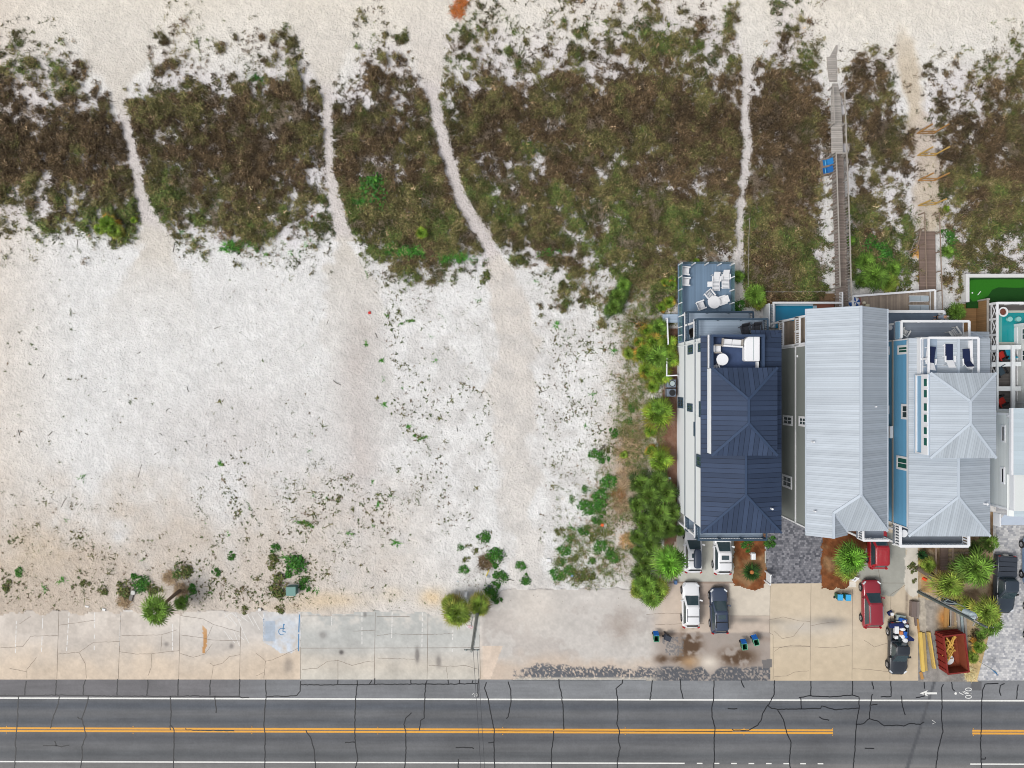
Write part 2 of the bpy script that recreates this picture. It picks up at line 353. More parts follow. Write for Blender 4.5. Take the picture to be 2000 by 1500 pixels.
def drivecol(px, py):
    x = px / S; y = py / S; med = fbm(x, y, 2.2, 50, 4); sm = fbm(x, y, .45, 51, 3)
    c = np.empty(np.shape(px) + (3,)); c[:] = (211, 196, 173)
    c = mixc(c, (198, 180, 152), sstep(1230, 1320, py) * .45)
    west = (px < 1504).astype(float)
    c = mixc(c, (207, 192, 178), west * .9)
    c = mixc(c, (181, 166, 155), west * inpoly(px, py, [(1336, 1137), (1424, 1137), (1424, 1180), (1336, 1180)]) * .9)
    c = mixc(c, (198, 198, 188), west * ((py < 1137) & (px > 1322)).astype(float) * .95)
    c = mixc(c, (150, 128, 114), west * ((py > 1136.5) & (py < 1140)).astype(float) * .7)
    c = mixc(c, (218, 208, 192), inpoly(px, py, [(1424, 1139), (1504, 1139), (1504, 1203), (1424, 1203)]) * .95)
    dirt = west * sstep(1233, 1238, py + (sm - .5) * 5)
    c = mixc(c, (168, 158, 150), dirt * .95)
    sp = vnoise(px / 2.3, py / 2.3, 89)
    c = mixc(c, (92, 72, 56), np.clip((blob(px, py, 1350, 1262, 19, 36) * 1.3 + blob(px, py, 1440, 1283, 34, 16) * 1.2 + blob(px, py, 1290, 1287, 14, 8) + blob(px, py, 1325, 1288, 12, 6)) * (sstep(.32, .62, med + (sm - .5) * .5) * 1.3 - .05), 0, .95) * west)
    c = mixc(c, (146, 124, 108), sstep(.5, .7, med) * dirt * .6 * sstep(1262, 1236, py))
    c = mixc(c, (118, 118, 120), inpoly(px + (sm - .5) * 10, py + (med - .5) * 14, [(1296, 1247), (1337, 1245), (1335, 1284), (1300, 1282)]) * sstep(.35, .65, sp) * .85 * west)
    c = mixc(c, (184, 152, 116), blob(px, py, 1348, 1292, 20, 11) * .9 * west)
    c = mixc(c, (226, 216, 202), blob(px, py, 1385, 1294, 20, 14) * .95 * west)
    old = west * sstep(1300, 1306, py + (med - .5) * 16 - 14 * blob(px, py, 1388, 1310, 10, 40) - 10 * blob(px, py, 1345, 1300, 12, 30))
    c = mixc(c, (92, 95, 101), old * np.clip(sstep(.22, .60, sp + (med - .4) * .5) * 1.0, 0, .95))
    c = mixc(c, (116, 114, 114), inpoly(px, py, [(1488, 1289), (1507, 1287), (1507, 1304), (1490, 1305)]) * .9)
    c = mixc(c, (126, 122, 116), np.clip((blob(px, py, 1462, 1211, 26, 6) + blob(px, py, 1620, 1214, 30, 9) * .9 + blob(px, py, 1515, 1214, 20, 6) * .6) * (med + .3), 0, .8))
    c = mixc(c, (196, 190, 182), np.clip((1 - west) * blob(px, py, 1570, 1225, 70, 16) * .7 * (med + .4), 0, 1))
    c = mixc(c, (170, 171, 163), inpoly(px, py, [(1692, 1040), (1770, 1040), (1768, 1140), (1744, 1165), (1700, 1160), (1672, 1120), (1690, 1100)]) * .95)
    c = mixc(c, (222, 216, 204), inpoly(px + (sm - .5) * 8, py, [(1770, 1060), (1806, 1060), (1800, 1130), (1795, 1160), (1782, 1168), (1766, 1150)]) * .92)
    c = mixc(c, (120, 108, 96), np.clip(blob(px, py, 1771, 1190, 3, 40) * (sm * 2 - .5), 0, .7))
    c = mixc(c, lotcol(px, py), sstep(1300, 1266, px + (med - .5) * 30) * sstep(1120, 1150, py))
    c = mixc(c, (236, 232, 222), inpoly(px, py, [(1650, 1134), (1672, 1137), (1672, 1146), (1650, 1147)]) * .9)
    return c * (1 + (sm - .5) * .08 + (med - .5) * .07)[..., None]
def drivekeep(px, py): return (px < 1795) & ~((px > 1496) & (px < 1608) & (py < 1139)) 
sheet('driveway', 1262.2, 1794, 1000, 1328, 1.8, 0.003, drivecol, drivekeep, m_conc)
m_dirt = mat('dirt', (1, 1, 1), rough=.95, var=.06, vs=1.5, fine=.14, fs=5, bump=.05, spec=.1, attr=True)
def yardcol(px, py):
    x = px / S; y = py / S; med = fbm(x, y, 1.4, 60, 4); sm = fbm(x, y, .35, 61, 3)
    c = np.empty(np.shape(px) + (3,)); c[:] = (190, 168, 136)
    c = mixc(c, (120, 96, 72), sstep(.45, .62, med) * sstep(1220, 1130, py) * .9)
    c = mixc(c, (196, 160, 108), inpoly(px, py, [(1800, 1115), (1820, 1115), (1820, 1158), (1800, 1158)]) * .8)
    c = mixc(c, (158, 152, 144), inpoly(px, py, [(1792, 1166), (1846, 1180), (1842, 1235), (1792, 1330), (1790, 1240)]) * .9)
    c = mixc(c, (192, 182, 166), inpoly(px, py, [(1790, 1166), (1806, 1168), (1810, 1225), (1806, 1238), (1794, 1232)]) * .9)
    c = mixc(c, (140, 138, 136), ((py > 1240) & (px < 1890)).astype(float) * .9)
    c = mixc(c, (196, 130, 60), np.clip(blob(px, py, 1842, 1212, 10, 22) * (med + .5), 0, .9))
    c = mixc(c, (206, 180, 132), sstep(1888, 1894, px + (sm - .5) * 8) * sstep(1230, 1250, py))
    return c * (1 + (sm - .5) * .35 + (med - .5) * .2)[..., None]
sheet('dirt_yard', 1793, 1937, 1000, 1329, 2.4, 0.004, yardcol, lambda px, py: px < 1932 + 14 * sstep(1225, 1150, py) - 22 * sstep(1270, 1329, py), m_dirt)
def bedcol(px, py):
    sm = fbm(px / S, py / S, .4, 71, 3); med = fbm(px / S, py / S, 1.5, 72, 3)
    c = np.empty(np.shape(px) + (3,)); c[:] = (128, 80, 50); c = mixc(c, (150, 116, 84), sstep(.5, .7, med)); return c * (1 + (sm - .5) * .5)[..., None]
BED1 = [(1432, 1040), (1494, 1040), (1494, 1095), (1500, 1120), (1492, 1148), (1474, 1153), (1450, 1146), (1432, 1142)]
BED2 = [(1607, 1035), (1692, 1035), (1690, 1100), (1668, 1112), (1660, 1136), (1648, 1148), (1605, 1150), (1602, 1130)]
def bedkeep(poly):
    def f(px, py):
        n = (fbm(px / S, py / S, .6, 73, 3) - .5) * 10; return inpoly(px + n, py + n, poly)
    return f
sheet('mulch_bed', 1425, 1506, 1030, 1158, 2.0, lambda px, py: .05 + .06 * fbm(px / S, py / S, .5, 74, 2), bedcol, bedkeep(BED1), m_dirt)
sheet('mulch_bed', 1596, 1696, 1030, 1156, 2.0, lambda px, py: .05 + .06 * fbm(px / S, py / S, .5, 75, 2), bedcol, bedkeep(BED2), m_dirt)
def flat(name, poly, z, m, kind='structure'):
    b = MB(); b.add([P3(x, y, 0)[:2] + (z,) for x, y in poly][::-1], [list(range(len(poly)))]); o = b.build(name, m); tag(o, kind=kind); return o
m_pav = mat('dark_pavers', (0, 0, 0), rough=.85, var=.34, vs=4.5, fine=.20, fs=7, brick=(A(90, 92, 100), A(150, 150, 156), A(86, 86, 92), .26, .22, .006))
m_pav2 = mat('light_pavers', (0, 0, 0), rough=.85, var=.20, vs=3.5, fine=.14, fs=6, brick=(A(160, 162, 168), A(220, 219, 218), A(160, 160, 160), .28, .22, .006))
flat('paver_driveway', [(1494, 1000), (1612, 1000), (1607, 1139), (1498, 1140)], .006, m_pav)
flat('paver_driveway', [(1945, 990), (2300, 990), (2300, 1329), (1908, 1329), (1916, 1300), (1934, 1230), (1946, 1150)], .012, m_pav2)
# ---- road
m_road = mat('asphalt', (1, 1, 1), rough=.88, var=.07, vs=.8, fine=.14, fs=5, bump=.004, spec=.2, attr=True)
def rt(px): return (px - 1000) * .0026            # the road runs a touch off the frame's horizontal
def roadcol(px, py):
    y = py - rt(px); med = fbm(px / S / 4, py / S, 1.2, 80, 3); sm = fbm(px / S, py / S, .3, 81, 2)
    c = np.empty(np.shape(px) + (3,)); c[:] = (112, 113, 115)
    c = mixc(c, (88, 93, 101), np.exp(-((y - 1380) / 9) ** 2) * .8); c = mixc(c, (88, 92, 98), np.exp(-((y - 1410) / 8) ** 2) * .7)
    c = mixc(c, (92, 94, 99), np.exp(-((y - 1444) / 9) ** 2) * .7); c = mixc(c, (92, 95, 98), np.exp(-((y - 1475) / 8) ** 2) * .7)
    sh = sstep(1366, 1364.5, y); c = mixc(c, (131, 133, 136), sh * .95)
    c = mixc(c, (118, 116, 118), sh * sstep(560, 380, px) * .8); c = mixc(c, (140, 143, 146), sh * sstep(900, 1100, px) * sstep(1650, 1400, px) * .7)
    c = mixc(c, (128, 126, 125), sstep(1490, 1493, y) * .9)
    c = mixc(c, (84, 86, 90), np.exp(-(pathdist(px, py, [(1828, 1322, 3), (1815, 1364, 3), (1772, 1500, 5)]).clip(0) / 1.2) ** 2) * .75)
    c = mixc(c, (104, 104, 106), inpoly(px, py, [(1895, 1332), (1918, 1332), (1918, 1349), (1897, 1349)]) * .9)
    str_ = vnoise(px / 60, y / 2.2, 83); bl = fbm(px / S, py / S, 3.5, 84, 4); return c * (1 + (med - .5) * .14 + (sm - .5) * .06 + (str_ - .5) * .08 + (bl - .5) * .12)[..., None]
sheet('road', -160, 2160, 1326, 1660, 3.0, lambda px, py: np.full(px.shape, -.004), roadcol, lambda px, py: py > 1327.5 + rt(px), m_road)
xr = MB(); a = (1327 - 750) / S
for x0, x1 in ((-1600, -1160 / S), (1160 / S, 1600)): xr.add([(x0, -a - 18, -.006), (x1, -a - 18, -.006), (x1, -a - .1, -.006), (x0, -a - .1, -.006)], [[0, 1, 2, 3]])
xr.add([(-1160 / S, -(1660 - 750) / S - 1, -.006), (1160 / S, -(1660 - 750) / S - 1, -.006), (1160 / S, -(1659 - 750) / S, -.006), (-1160 / S, -(1659 - 750) / S, -.006)], [[0, 1, 2, 3]])
tag(xr.build('road_beyond', mat('asphalt_plain', A(104, 106, 109))), kind='structure')
m_wht = mat('road_white', A(238, 238, 234), rough=.7, var=.08, vs=2.5, fine=.10, fs=8)
m_yel = mat('road_yellow', A(233, 170, 70), rough=.7, var=.10, vs=2.5, fine=.08, fs=8)
m_fad = mat('faded_white', A(232, 230, 226), rough=.8, var=.10, vs=4, fine=.15, fs=9)
m_blp = mat('faded_blue', A(96, 142, 182), rough=.8, var=.2, vs=4, fine=.2, fs=9)
def rl(b, x0, x1, y, w, m, z=.004):
    n = max(2, int((x1 - x0) / 60)); b.ribbon([P(x, y + rt(x)) for x in np.linspace(x0, x1, n)], w / S, z, m)
b = MB()
rl(b, -800, 2800, 1366, 3.0, 0); rl(b, -800, 1337, 1490, 2.6, 0); rl(b, 1895, 2800, 1490, 2.6, 0)
for x in (1361, 1394, 1428, 1462, 1496, 1530, 1563, 1597): rl(b, x, x + 11, 1490, 2.4, 0)
for x0, x1 in ((-800, 1627), (1899, 2800)): rl(b, x0, x1, 1424.8, 3.7, 1); rl(b, x0, x1, 1430.1, 3.7, 1)
for x in (13, 260, 492, 738, 982, 1221, 1453, 1626, 1901):
    for dy in (-6.5, 6.5):
        q = P(x, 1427.5 + dy + rt(x)); b.box(q[0] - .04, q[0] + .04, q[1] - .04, q[1] + .04, 0, .02, 1)
# bike lane symbol and arrow
def rib(b, pts, w, z=.005, m=0): b.ribbon([P(x, y) for x, y in pts], w / S, z, m)
ar = [(1796, 1354), (1812, 1348), (1809.5, 1352.2), (1830, 1352.2), (1830, 1356), (1809.5, 1356), (1813, 1360)]
b.add([P(x, y) + (.005,) for x, y in ar], [[0, 1, 2], [2, 3, 4, 5], [0, 2, 5], [0, 5, 6]], 0)
for cy in (1346.5, 1361): rib(b, [(1891.5 + 6 * math.cos(t), cy + 2.9 * math.sin(t)) for t in np.linspace(0, 2 * math.pi, 17)], 1.3)
rib(b, [(1873, 1352.5), (1882, 1357), (1880, 1351), (1886, 1355), (1897, 1354.5)], 1.6); rib(b, [(1882, 1350), (1889, 1353), (1896, 1355)], 1.3)
b.lathe([(.14, .003), (.13, .006)], *P(1866.5, 1354.5), n=10, m=0)
rib(b, [(922, 1357), (925, 1354), (927, 1356), (924, 1358), (928, 1355), (927, 1361)], .8); rib(b, [(930, 1354), (933, 1354), (933, 1361), (930, 1360), (931, 1357), (934, 1357)], .8)
rib(b, [(1820, 1406), (1827, 1411), (1821, 1414)], .9)
# faded parking bays
for x0, x1, y0, y1, m in ((32, 30, 1213, 1276, 2), (84, 81, 1196, 1276, 2), (135, 130, 1196, 1274, 2), (185, 184, 1196, 1272, 2), (236, 233, 1196, 1263, 2), (337, 337, 1210, 1272, 2), (648, 648, 1196, 1222, 2), (707, 707, 1196, 1262, 2), (766, 765, 1196, 1248, 2), (825, 824, 1196, 1268, 2), (885, 883, 1222, 1275, 2), (515, 515, 1200, 1252, 2), (589, 586, 1196, 1275, 2)):
    for k in range(7):
        if random.random() < .84:
            f0, f1 = k / 7, (k + random.uniform(.6, 1)) / 7
            rib(b, [(x0 + (x1 - x0) * f0, y0 + (y1 - y0) * f0), (x0 + (x1 - x0) * f1, y0 + (y1 - y0) * f1)], 1.6, .004, m)
rib(b, [(236, 1193), (352, 1193.5)], 2.2, .008, 2)
for k in range(7): rib(b, [(438 + k * 11, 1198 + (k % 2) * 6), (452 + k * 11, 1214 + (k % 3) * 8)], 1.1, .004, 2)
for k in range(5): rib(b, [(438 + k * 9, 1232 + (k % 2) * 8), (450 + k * 9, 1250 + (k % 3) * 6)], .9, .004, 2)
rib(b, [(438, 1206), (452, 1197), (470, 1212)], 1.2, .004, 2)
rib(b, [(585, 1200), (583.5, 1235)], 2.2, .004, 3); rib(b, [(583.5, 1238), (583, 1272)], 2.2, .004, 3); rib(b, [(515.5, 1208), (515.5, 1252)], 1.2, .005, 3)
rib(b, [(554, 1220.5), (553.2, 1226), (552.5, 1233), (556, 1234), (558.5, 1234.5)], 2.0, .006, 3); rib(b, [(553, 1227.5), (557, 1227.8)], 1.2, .006, 3)
rib(b, [(550.5 + 6.2 * math.cos(t), 1233.5 + 6.4 * math.sin(t)) for t in np.linspace(R(60), R(285), 14)], 1.5, .006, 3)
b.lathe([(.10, .005), (.09, .009)], *P(554.5, 1220), n=10, m=3)
tag(b.build('road_markings', [m_wht, m_yel, m_fad, m_blp]), kind='structure')
# ---- sealed cracks in the asphalt, joints and cracks in the concrete
m_tar = mat('tar_sealant', A(30, 32, 36), rough=.55, var=.1, spec=.4)
CR = {(0, 1200): [[(143,640),(140,730),(130,900),(118,1010),(125,1060),(113,1200)],[(465,640),(455,700),(405,830),(395,890)],[(690,640),(685,680),(640,810),(660,890),(672,945),(640,1030),(645,1100),(630,1200)],[(605,800),(618,815),(640,818)],[(1330,640),(1338,760),(1328,880),(1332,905)],[(1335,865),(1358,895),(1360,1030),(1355,1200)],[(1450,890),(1455,903),(1600,905),(1830,910)],[(1680,640),(1683,700),(1690,740),(1688,770)],[(335,1025),(430,1025),(480,1035),(540,1022)],[(428,990),(440,1030)],[(205,520),(195,580),(192,632)],[(440,510),(435,632)],[(670,510),(650,560),(650,630)],[(920,505),(915,632)],[(1152,510),(1155,560),(1145,632)],[(1393,505),(1390,635)],[(1645,510),(1638,560),(1640,632)],[(1873,505),(1868,640),(1890,652),(1945,650)],[(0,632),(150,636),(300,634),(440,630),(650,634),(900,640),(1100,638),(1300,642),(1500,637),(1700,642),(1868,640)]],
(500, 1200): [[(75,510),(80,650),(68,740),(62,880),(72,930),(70,1060),(68,1200)],[(85,642),(180,638),(250,640),(320,632),(345,600),(350,520)],[(350,548),(520,552),(700,548),(850,550),(1000,545),(1150,546),(1300,543),(1500,546),(1730,540)],[(640,510),(638,545)],[(790,515),(792,548),(780,640),(772,860),(775,1000),(795,1130),(775,1200)],[(695,1002),(775,998)],[(928,500),(925,545)],[(905,515),(885,545)],[(1210,510),(1212,545)],[(1337,515),(1325,545),(1315,720),(1315,810),(1285,830),(1278,905)],[(1215,768),(1170,810),(1155,860),(1170,910),(1172,1080),(1160,1200)],[(1500,510),(1503,540)],[(1590,510),(1590,540)],[(1695,515),(1688,535)],[(1742,500),(1735,540),(1733,650)],[(390,905),(430,970),(455,1060),(465,1200)],[(1560,1040),(1620,1038),(1690,1042),(1702,1050)],[(1800,530),(1785,575),(1815,660),(1840,800),(1862,910),(1858,1000),(1865,1200)],[(1815,1003),(1855,998)],[(1970,525),(1990,590),(1993,680),(1970,800),(1955,815)],[(1580,1130),(1580,1200)]],
(1000, 1200): [[(365,505),(370,560),(385,610),(398,720),(400,800),(405,900)],[(325,910),(322,980),(308,1080),(308,1200)],[(865,510),(860,540),(812,580),(825,650),(828,760),(820,860),(840,910),(830,980),(845,1040),(822,1150),(822,1200)],[(1098,515),(1088,600),(1078,670)],[(1313,505),(1322,600),(1337,660)],[(1577,515),(1575,660),(1562,720),(1562,800),(1585,880),(1578,1000),(1582,1100),(1577,1200)],[(1685,735),(1715,738),(1760,735)],[(1790,515),(1815,572)],[(1720,895),(1730,905),(1850,905),(1920,865),(1945,830),(1960,770),(2000,705)]],
(1500, 1200): [[(50,515),(48,625),(0,715),(30,735),(75,742),(240,738),(410,735),(420,715),(520,745),(710,732)],[(240,650),(330,635),(480,645),(655,630),(710,645),(712,735),(690,860),(685,930),(680,1050),(665,1200)],[(255,650),(260,740)],[(335,520),(335,635)],[(660,520),(658,630)],[(75,745),(120,820),(145,920),(180,1000),(165,1150),(175,1200)],[(812,525),(825,585)],[(815,622),(800,700),(792,815)],[(690,860),(740,855),(792,815),(850,830),(910,870),(1000,865),(1060,872),(1110,852),(1190,860),(1220,840)],[(805,710),(855,703)],[(960,520),(962,640),(880,645)],[(1040,635),(1050,720),(1072,785)],[(1220,530),(1222,580)],[(1220,615),(1220,640),(1155,650)],[(1370,545),(1357,570),(1360,680),(1355,820),(1367,920),(1330,1050),(1312,1200)],[(1433,530),(1440,580),(1458,600)],[(1800,540),(1740,542),(1695,545),(1675,600),(1668,740),(1668,880),(1660,1000),(1665,1130),(1668,1200)],[(1668,1130),(1698,1130),(1698,1115)],[(1848,540),(1815,555),(1808,600),(1820,635)],[(1955,548),(1945,600),(1942,660)],[(755,1045),(830,1048)],[(400,800),(420,815),(478,828)]]}
def jitter(pts, amp, seg):
    out = []
    for (x0, y0), (x1, y1) in zip(pts[:-1], pts[1:]):
        n = max(1, int(math.hypot(x1 - x0, y1 - y0) / seg))
        for i in range(n): out.append((x0 + (x1 - x0) * i / n + (random.uniform(-amp, amp) if i else 0), y0 + (y1 - y0) * i / n + (random.uniform(-amp, amp) if i else 0)))
    out.append(pts[-1]); return out
b = MB()
for (ox, oy), L in CR.items():
    for pl in L:
        pts = [(ox + x / 4, oy + y / 4) for x, y in pl]
        if pts[-1][1] > 1499: pts.append((pts[-1][0] - 2, 1560))
        b.ribbon([P(x, y) for x, y in jitter(pts, .6, 4)], 2.0 / S, .008)
b.ribbon([P(x, y + rt(x)) for x, y in jitter([(960, 1427.6), (1210, 1427.4), (1430, 1427.8)], .4, 9)], .8 / S, .0085)
tag(b.build('road_crack_sealant', m_tar), kind='structure')
m_joint = mat('joint_dirt', A(132, 120, 108), rough=.95, var=.2, vs=3)
b = MB()
for pl in ([(115, 1195), (111, 1326)], [(236, 1195), (231, 1326)], [(352, 1194), (349, 1326)], [(470, 1224), (468, 1326)], [(588, 1196), (587, 1326)], [(733, 1196), (731, 1326)], [(836, 1196), (834, 1326)], [(937, 1240), (938, 1326)], [(588, 1266), (936, 1265)], [(660, 1288), (660, 1326)], [(588, 1203), (730, 1203)], [(736, 1204), (800, 1204)],
           [(1584, 1141), (1582, 1327)], [(1505, 1100), (1503, 1236), (1510, 1240), (1510, 1327)], [(1665, 1150), (1664, 1327)], [(1740, 1161), (1738, 1327)], [(1424, 1140), (1424, 1203), (1503, 1203)], [(1510, 1264), (1582, 1263)], [(1697, 1138), (1766, 1139)], [(1740, 1161), (1768, 1143)], [(1715, 1110), (1720, 1138)]):
    b.ribbon([P(x, y) for x, y in jitter(pl, .15, 8)], .75 / S, .005)
CC = {(0, 1200): [[(0,262),(180,250),(240,170),(450,165)],[(455,310),(620,295),(730,218),(930,212)],[(620,300),(670,390),(675,500)],[(930,290),(1060,310),(1180,308),(1400,282)],[(950,165),(1260,160),(1380,120)],[(1265,165),(1258,290)],[(1185,310),(1180,420),(1155,480)],[(1410,160),(1560,180),(1660,200),(1880,205)],[(1660,90),(1620,180)],[(1410,10),(1590,35),(1670,80),(1880,140)],[(1640,380),(1665,400),(1740,380),(1790,330),(1875,315)],[(1665,400),(1655,500)],[(1410,305),(1510,335),(1600,310),(1660,230)],[(210,500),(210,430),(285,335)],[(75,420),(210,450)],[(150,75),(240,15)],[(460,85),(740,45)]],
(500, 1200): [[(0,300),(75,365),(130,355),(230,310),(330,262)],[(75,365),(62,500)],[(0,480),(60,455)],[(755,130),(930,122)],[(945,165),(1060,152),(1300,158),(1540,150)],[(360,430),(480,420),(560,365),(640,360),(750,400),(860,370),(920,370)],[(1350,398),(1500,405),(1640,400),(1740,430)],[(1490,410),(1495,500)],[(945,340),(1240,350)]],
(1500, 1200): [[(335,90),(420,70),(520,60)],[(50,290),(90,260),(200,240),(330,250)],[(50,130),(110,190),(200,170),(280,70)],[(0,45),(120,20),(240,50),(330,55)],[(750,200),(830,255),(930,225)],[(660,425),(800,430),(950,450)],[(370,255),(520,260),(640,240)],[(50,485),(150,480),(210,450),(320,440)]],
(1000, 1100): [[(1120,480),(1300,474),(1500,470)],[(1050,400),(1200,390),(1400,395)]]}
for (ox, oy), L in CC.items():
    for pl in L: b.ribbon([P(x, y) for x, y in jitter([(ox + x / 4, oy + y / 4) for x, y in pl], .5, 4)], .6 / S, .0065)
tag(b.build('concrete_joints', m_joint), kind='structure')
# ------------------------------------------------------------------ materials of the houses
m_white = mat('white_paint', A(236, 240, 242), rough=.6, var=.03, vs=.7, fine=.02)
m_trim = mat('white_trim', A(240, 241, 243), rough=.5, var=.03)
m_siding = mat('white_siding', A(232, 238, 240), rough=.65, var=.03, vs=.5, fine=.03, stripe=('Z', .24, .09, .86))
m_nfx = mat('navy_roof_cross', A(60, 73, 97), rough=.6, var=.16, vs=.5, fine=.09, spec=.12, stripe=('Y', .435, .10, .38))
m_nfy = mat('navy_roof_down', A(61, 74, 98), rough=.6, var=.16, vs=.5, fine=.09, spec=.12, stripe=('X', .435, .10, .38))
m_navy = mat('navy_metal', A(62, 78, 104), rough=.55, var=.08, spec=.15)
m_navyf = mat('navy_deck', A(62, 80, 116), rough=.6, var=.25, vs=1.2, fine=.06)
m_nrail = mat('dark_slate_paint', A(58, 78, 96), rough=.5, var=.08)
m_dkx = mat('pale_deck_boards', A(165, 182, 200), rough=.75, var=.06, vs=.6, fine=.04, stripe=('Y', .16, .12, .72))
m_dky = mat('blue_deck_boards', A(118, 142, 166), rough=.7, var=.10, vs=.5, fine=.05, stripe=('X', .15, .12, .74))
m_glassp = mat('teal_glass_panel', (.10, .20, .22), rough=.1, var=.05, spec=.6, alpha=.55)
m_pane = mat('window_glass', (.03, .05, .055), rough=.08, var=.3, vs=1.5, spec=.8)
m_gpane = mat('green_window_glass', (.02, .10, .08), rough=.08, var=.3, vs=1.5, spec=.8)
m_dark = mat('dark_interior', (.012, .013, .015), rough=.8, var=.3)
m_pfx = mat('pale_roof_cross', A(183, 192, 201), rough=.5, var=.10, vs=.45, fine=.06, spec=.15, stripe=('Y', .205, .20, .78))
m_pfy = mat('pale_roof_down', A(182, 191, 199), rough=.5, var=.10, vs=.45, fine=.06, spec=.15, stripe=('X', .205, .18, .80))
m_pcap = mat('pale_ridge_cap', A(196, 206, 216), rough=.5, var=.04, spec=.15)
m_greyw = mat('grey_green_siding', A(142, 147, 142), rough=.7, var=.05, vs=.4, fine=.03)
m_bluew = mat('blue_siding', A(108, 172, 212), rough=.65, var=.06, vs=.5, fine=.05, stripe=('Z', .2, .08, .9))
m_lblue = mat('light_blue_siding', A(140, 182, 212), rough=.65, var=.04, vs=.5)
m_gdeck = mat('grey_deck', A(128, 136, 148), rough=.75, var=.10, vs=.8, fine=.05, stripe=('Y', .17, .10, .82))
m_ddeck = mat('dark_grey_deck', A(112, 118, 126), rough=.75, var=.12, vs=.8, fine=.06)
m_wdeck = mat('weathered_wood', A(158, 144, 130), rough=.85, var=.16, vs=2.5, fine=.10, fs=14, stripe=('X', .15, .10, .55))
m_bw = mat('boardwalk_wood', A(134, 122, 114), rough=.9, var=.20, vs=2.0, fine=.12, fs=12, stripe=('Y', .165, .16, .48))
m_wood = mat('old_timber', A(150, 132, 116), rough=.85, var=.15, vs=2.0, fine=.1)
m_gwood = mat('grey_timber', A(168, 162, 154), rough=.85, var=.15, vs=2.0, fine=.1)
m_conb = mat('concrete_block', A(190, 188, 182), rough=.9)
# ------------------------------------------------------------------ building blocks
def hip(root, x0, x1, y0, y1, ze, zr, ys, yn, mx, my, cap, xr=None, th=.14, capr=.11, name='roof', north_gable=False):
    """roof over x0..x1, y0..y1; ridge at x=xr from ys (south end) to yn (north end)"""
    xr = (x0 + x1) / 2 if xr is None else xr
    b = MB(); a, c, d, e = (x0, y0, ze), (x1, y0, ze), (x1, y1, ze), (x0, y1, ze); s, n = (xr, ys, zr), (xr, yn, zr)
    b.add([a, s, n, e], [[0, 1, 2, 3]], 0); b.add([c, d, n, s], [[0, 1, 2, 3]], 0); b.add([a, c, s], [[0, 1, 2]], 1); b.add([d, e, n], [[0, 1, 2]], 2 if north_gable else 1)
    for p, q in ((a, c), (c, d), (d, e), (e, a)): b.add([p, q, (q[0], q[1], ze - th), (p[0], p[1], ze - th)], [[3, 2, 1, 0]], 2)
    b.add([(p[0], p[1], ze - th) for p in (a, e, d, c)], [[0, 1, 2, 3]], 2)
    r = b.build(name, [mx, my, cap], root)
    k = MB(); up = lambda p: (p[0], p[1], p[2] + .02)
    L = [(s, n), (a, s), (c, s)] + ([] if north_gable else [(d, n), (e, n)])
    for p, q in L: k.beam(up(p), up(q), capr * 2, .05)
    k.build('ridge_cap', cap, r)
    return r
def railing(root, pts, z, h, m, gap=.14, post=.10, cap=.10, bal=.035, every=1.8, name='railing', style='bal', capw=None):
    b = MB(); capw = capw or cap
    for si, (p, q) in enumerate(zip(pts[:-1], pts[1:])):
        L = math.hypot(q[0] - p[0], q[1] - p[1]); n = max(1, round(L / every))
        b.beam((p[0], p[1], z + h - .0015 * (si % 2)), (q[0], q[1], z + h - .0015 * (si % 2)), capw, .07); b.beam((p[0], p[1], z + .12), (q[0], q[1], z + .12), .06, .06)
        for i in range(1 if si else 0, n + 1):
            f = i / n; x, y = p[0] + (q[0] - p[0]) * f, p[1] + (q[1] - p[1]) * f; b.box(x - post / 2, x + post / 2, y - post / 2, y + post / 2, z, z + h - .036)
        if style == 'bal':
            k = max(1, int(L / gap))
            for i in range(1, k):
                f = i / k; x, y = p[0] + (q[0] - p[0]) * f, p[1] + (q[1] - p[1]) * f; b.box(x - bal / 2, x + bal / 2, y - bal / 2, y + bal / 2, z + .15, z + h - .037)
        elif style == 'x':
            for i in range(n):
                f0, f1 = i / n, (i + 1) / n
                A0 = (p[0] + (q[0] - p[0]) * f0, p[1] + (q[1] - p[1]) * f0); A1 = (p[0] + (q[0] - p[0]) * f1, p[1] + (q[1] - p[1]) * f1)
                b.beam(A0 + (z + .14,), A1 + (z + h - .05,), .06, .05); b.beam((A0[0] + .05, A0[1], z + h - .05), (A1[0] + .05, A1[1], z + .14), .06, .05)
    return b.build(name, m, root)
def westwin(root, X, pxa, pya, pxb, pyb, mf, mp, fw=.13, mull=1, sash=False, zmax=99):
    za, zb = wallz(pxa, X), min(wallz(pxb, X), zmax); zm = (za + zb) / 2; k = (H - zm) / (H * S)
    y1, y0 = (750 - pya) * k, (750 - pyb) * k; b = MB()
    b.box(X - .07, X - .003, y0, y0 + fw, za, zb); b.box(X - .07, X - .003, y1 - fw, y1, za, zb)
    b.box(X - .068, X - .003, y0 + fw, y1 - fw, za, za + fw); b.box(X - .068, X - .003, y0 + fw, y1 - fw, zb - fw, zb)
    for i in range(mull):
        ym = y0 + (y1 - y0) * (i + 1) / (mull + 1); b.box(X - .06, X - .004, ym - .035, ym + .035, za + fw, zb - fw)
    if sash: b.box(X - .058, X - .004, y0 + fw, y1 - fw, zm - .03, zm + .03)
    w = b.build('window', mf, root)
    p = MB().box(X - .035, X - .004, y0 + fw, y1 - fw, za + fw, zb - fw); o = p.build('pane', mp); o.parent = w; re_org(o, w)
    return w
def re_org(o, par):
    """a sub-part built in world coordinates: shift it under its parent"""
    pw = np.array(ORG.get(par.name, (0, 0, 0))); o.location = np.array(ORG[o.name]) - pw; ORG[o.name] = tuple(pw)
def child(parent, b, name, m, **k):
    o = b.build(name, m, parent, **k); return o
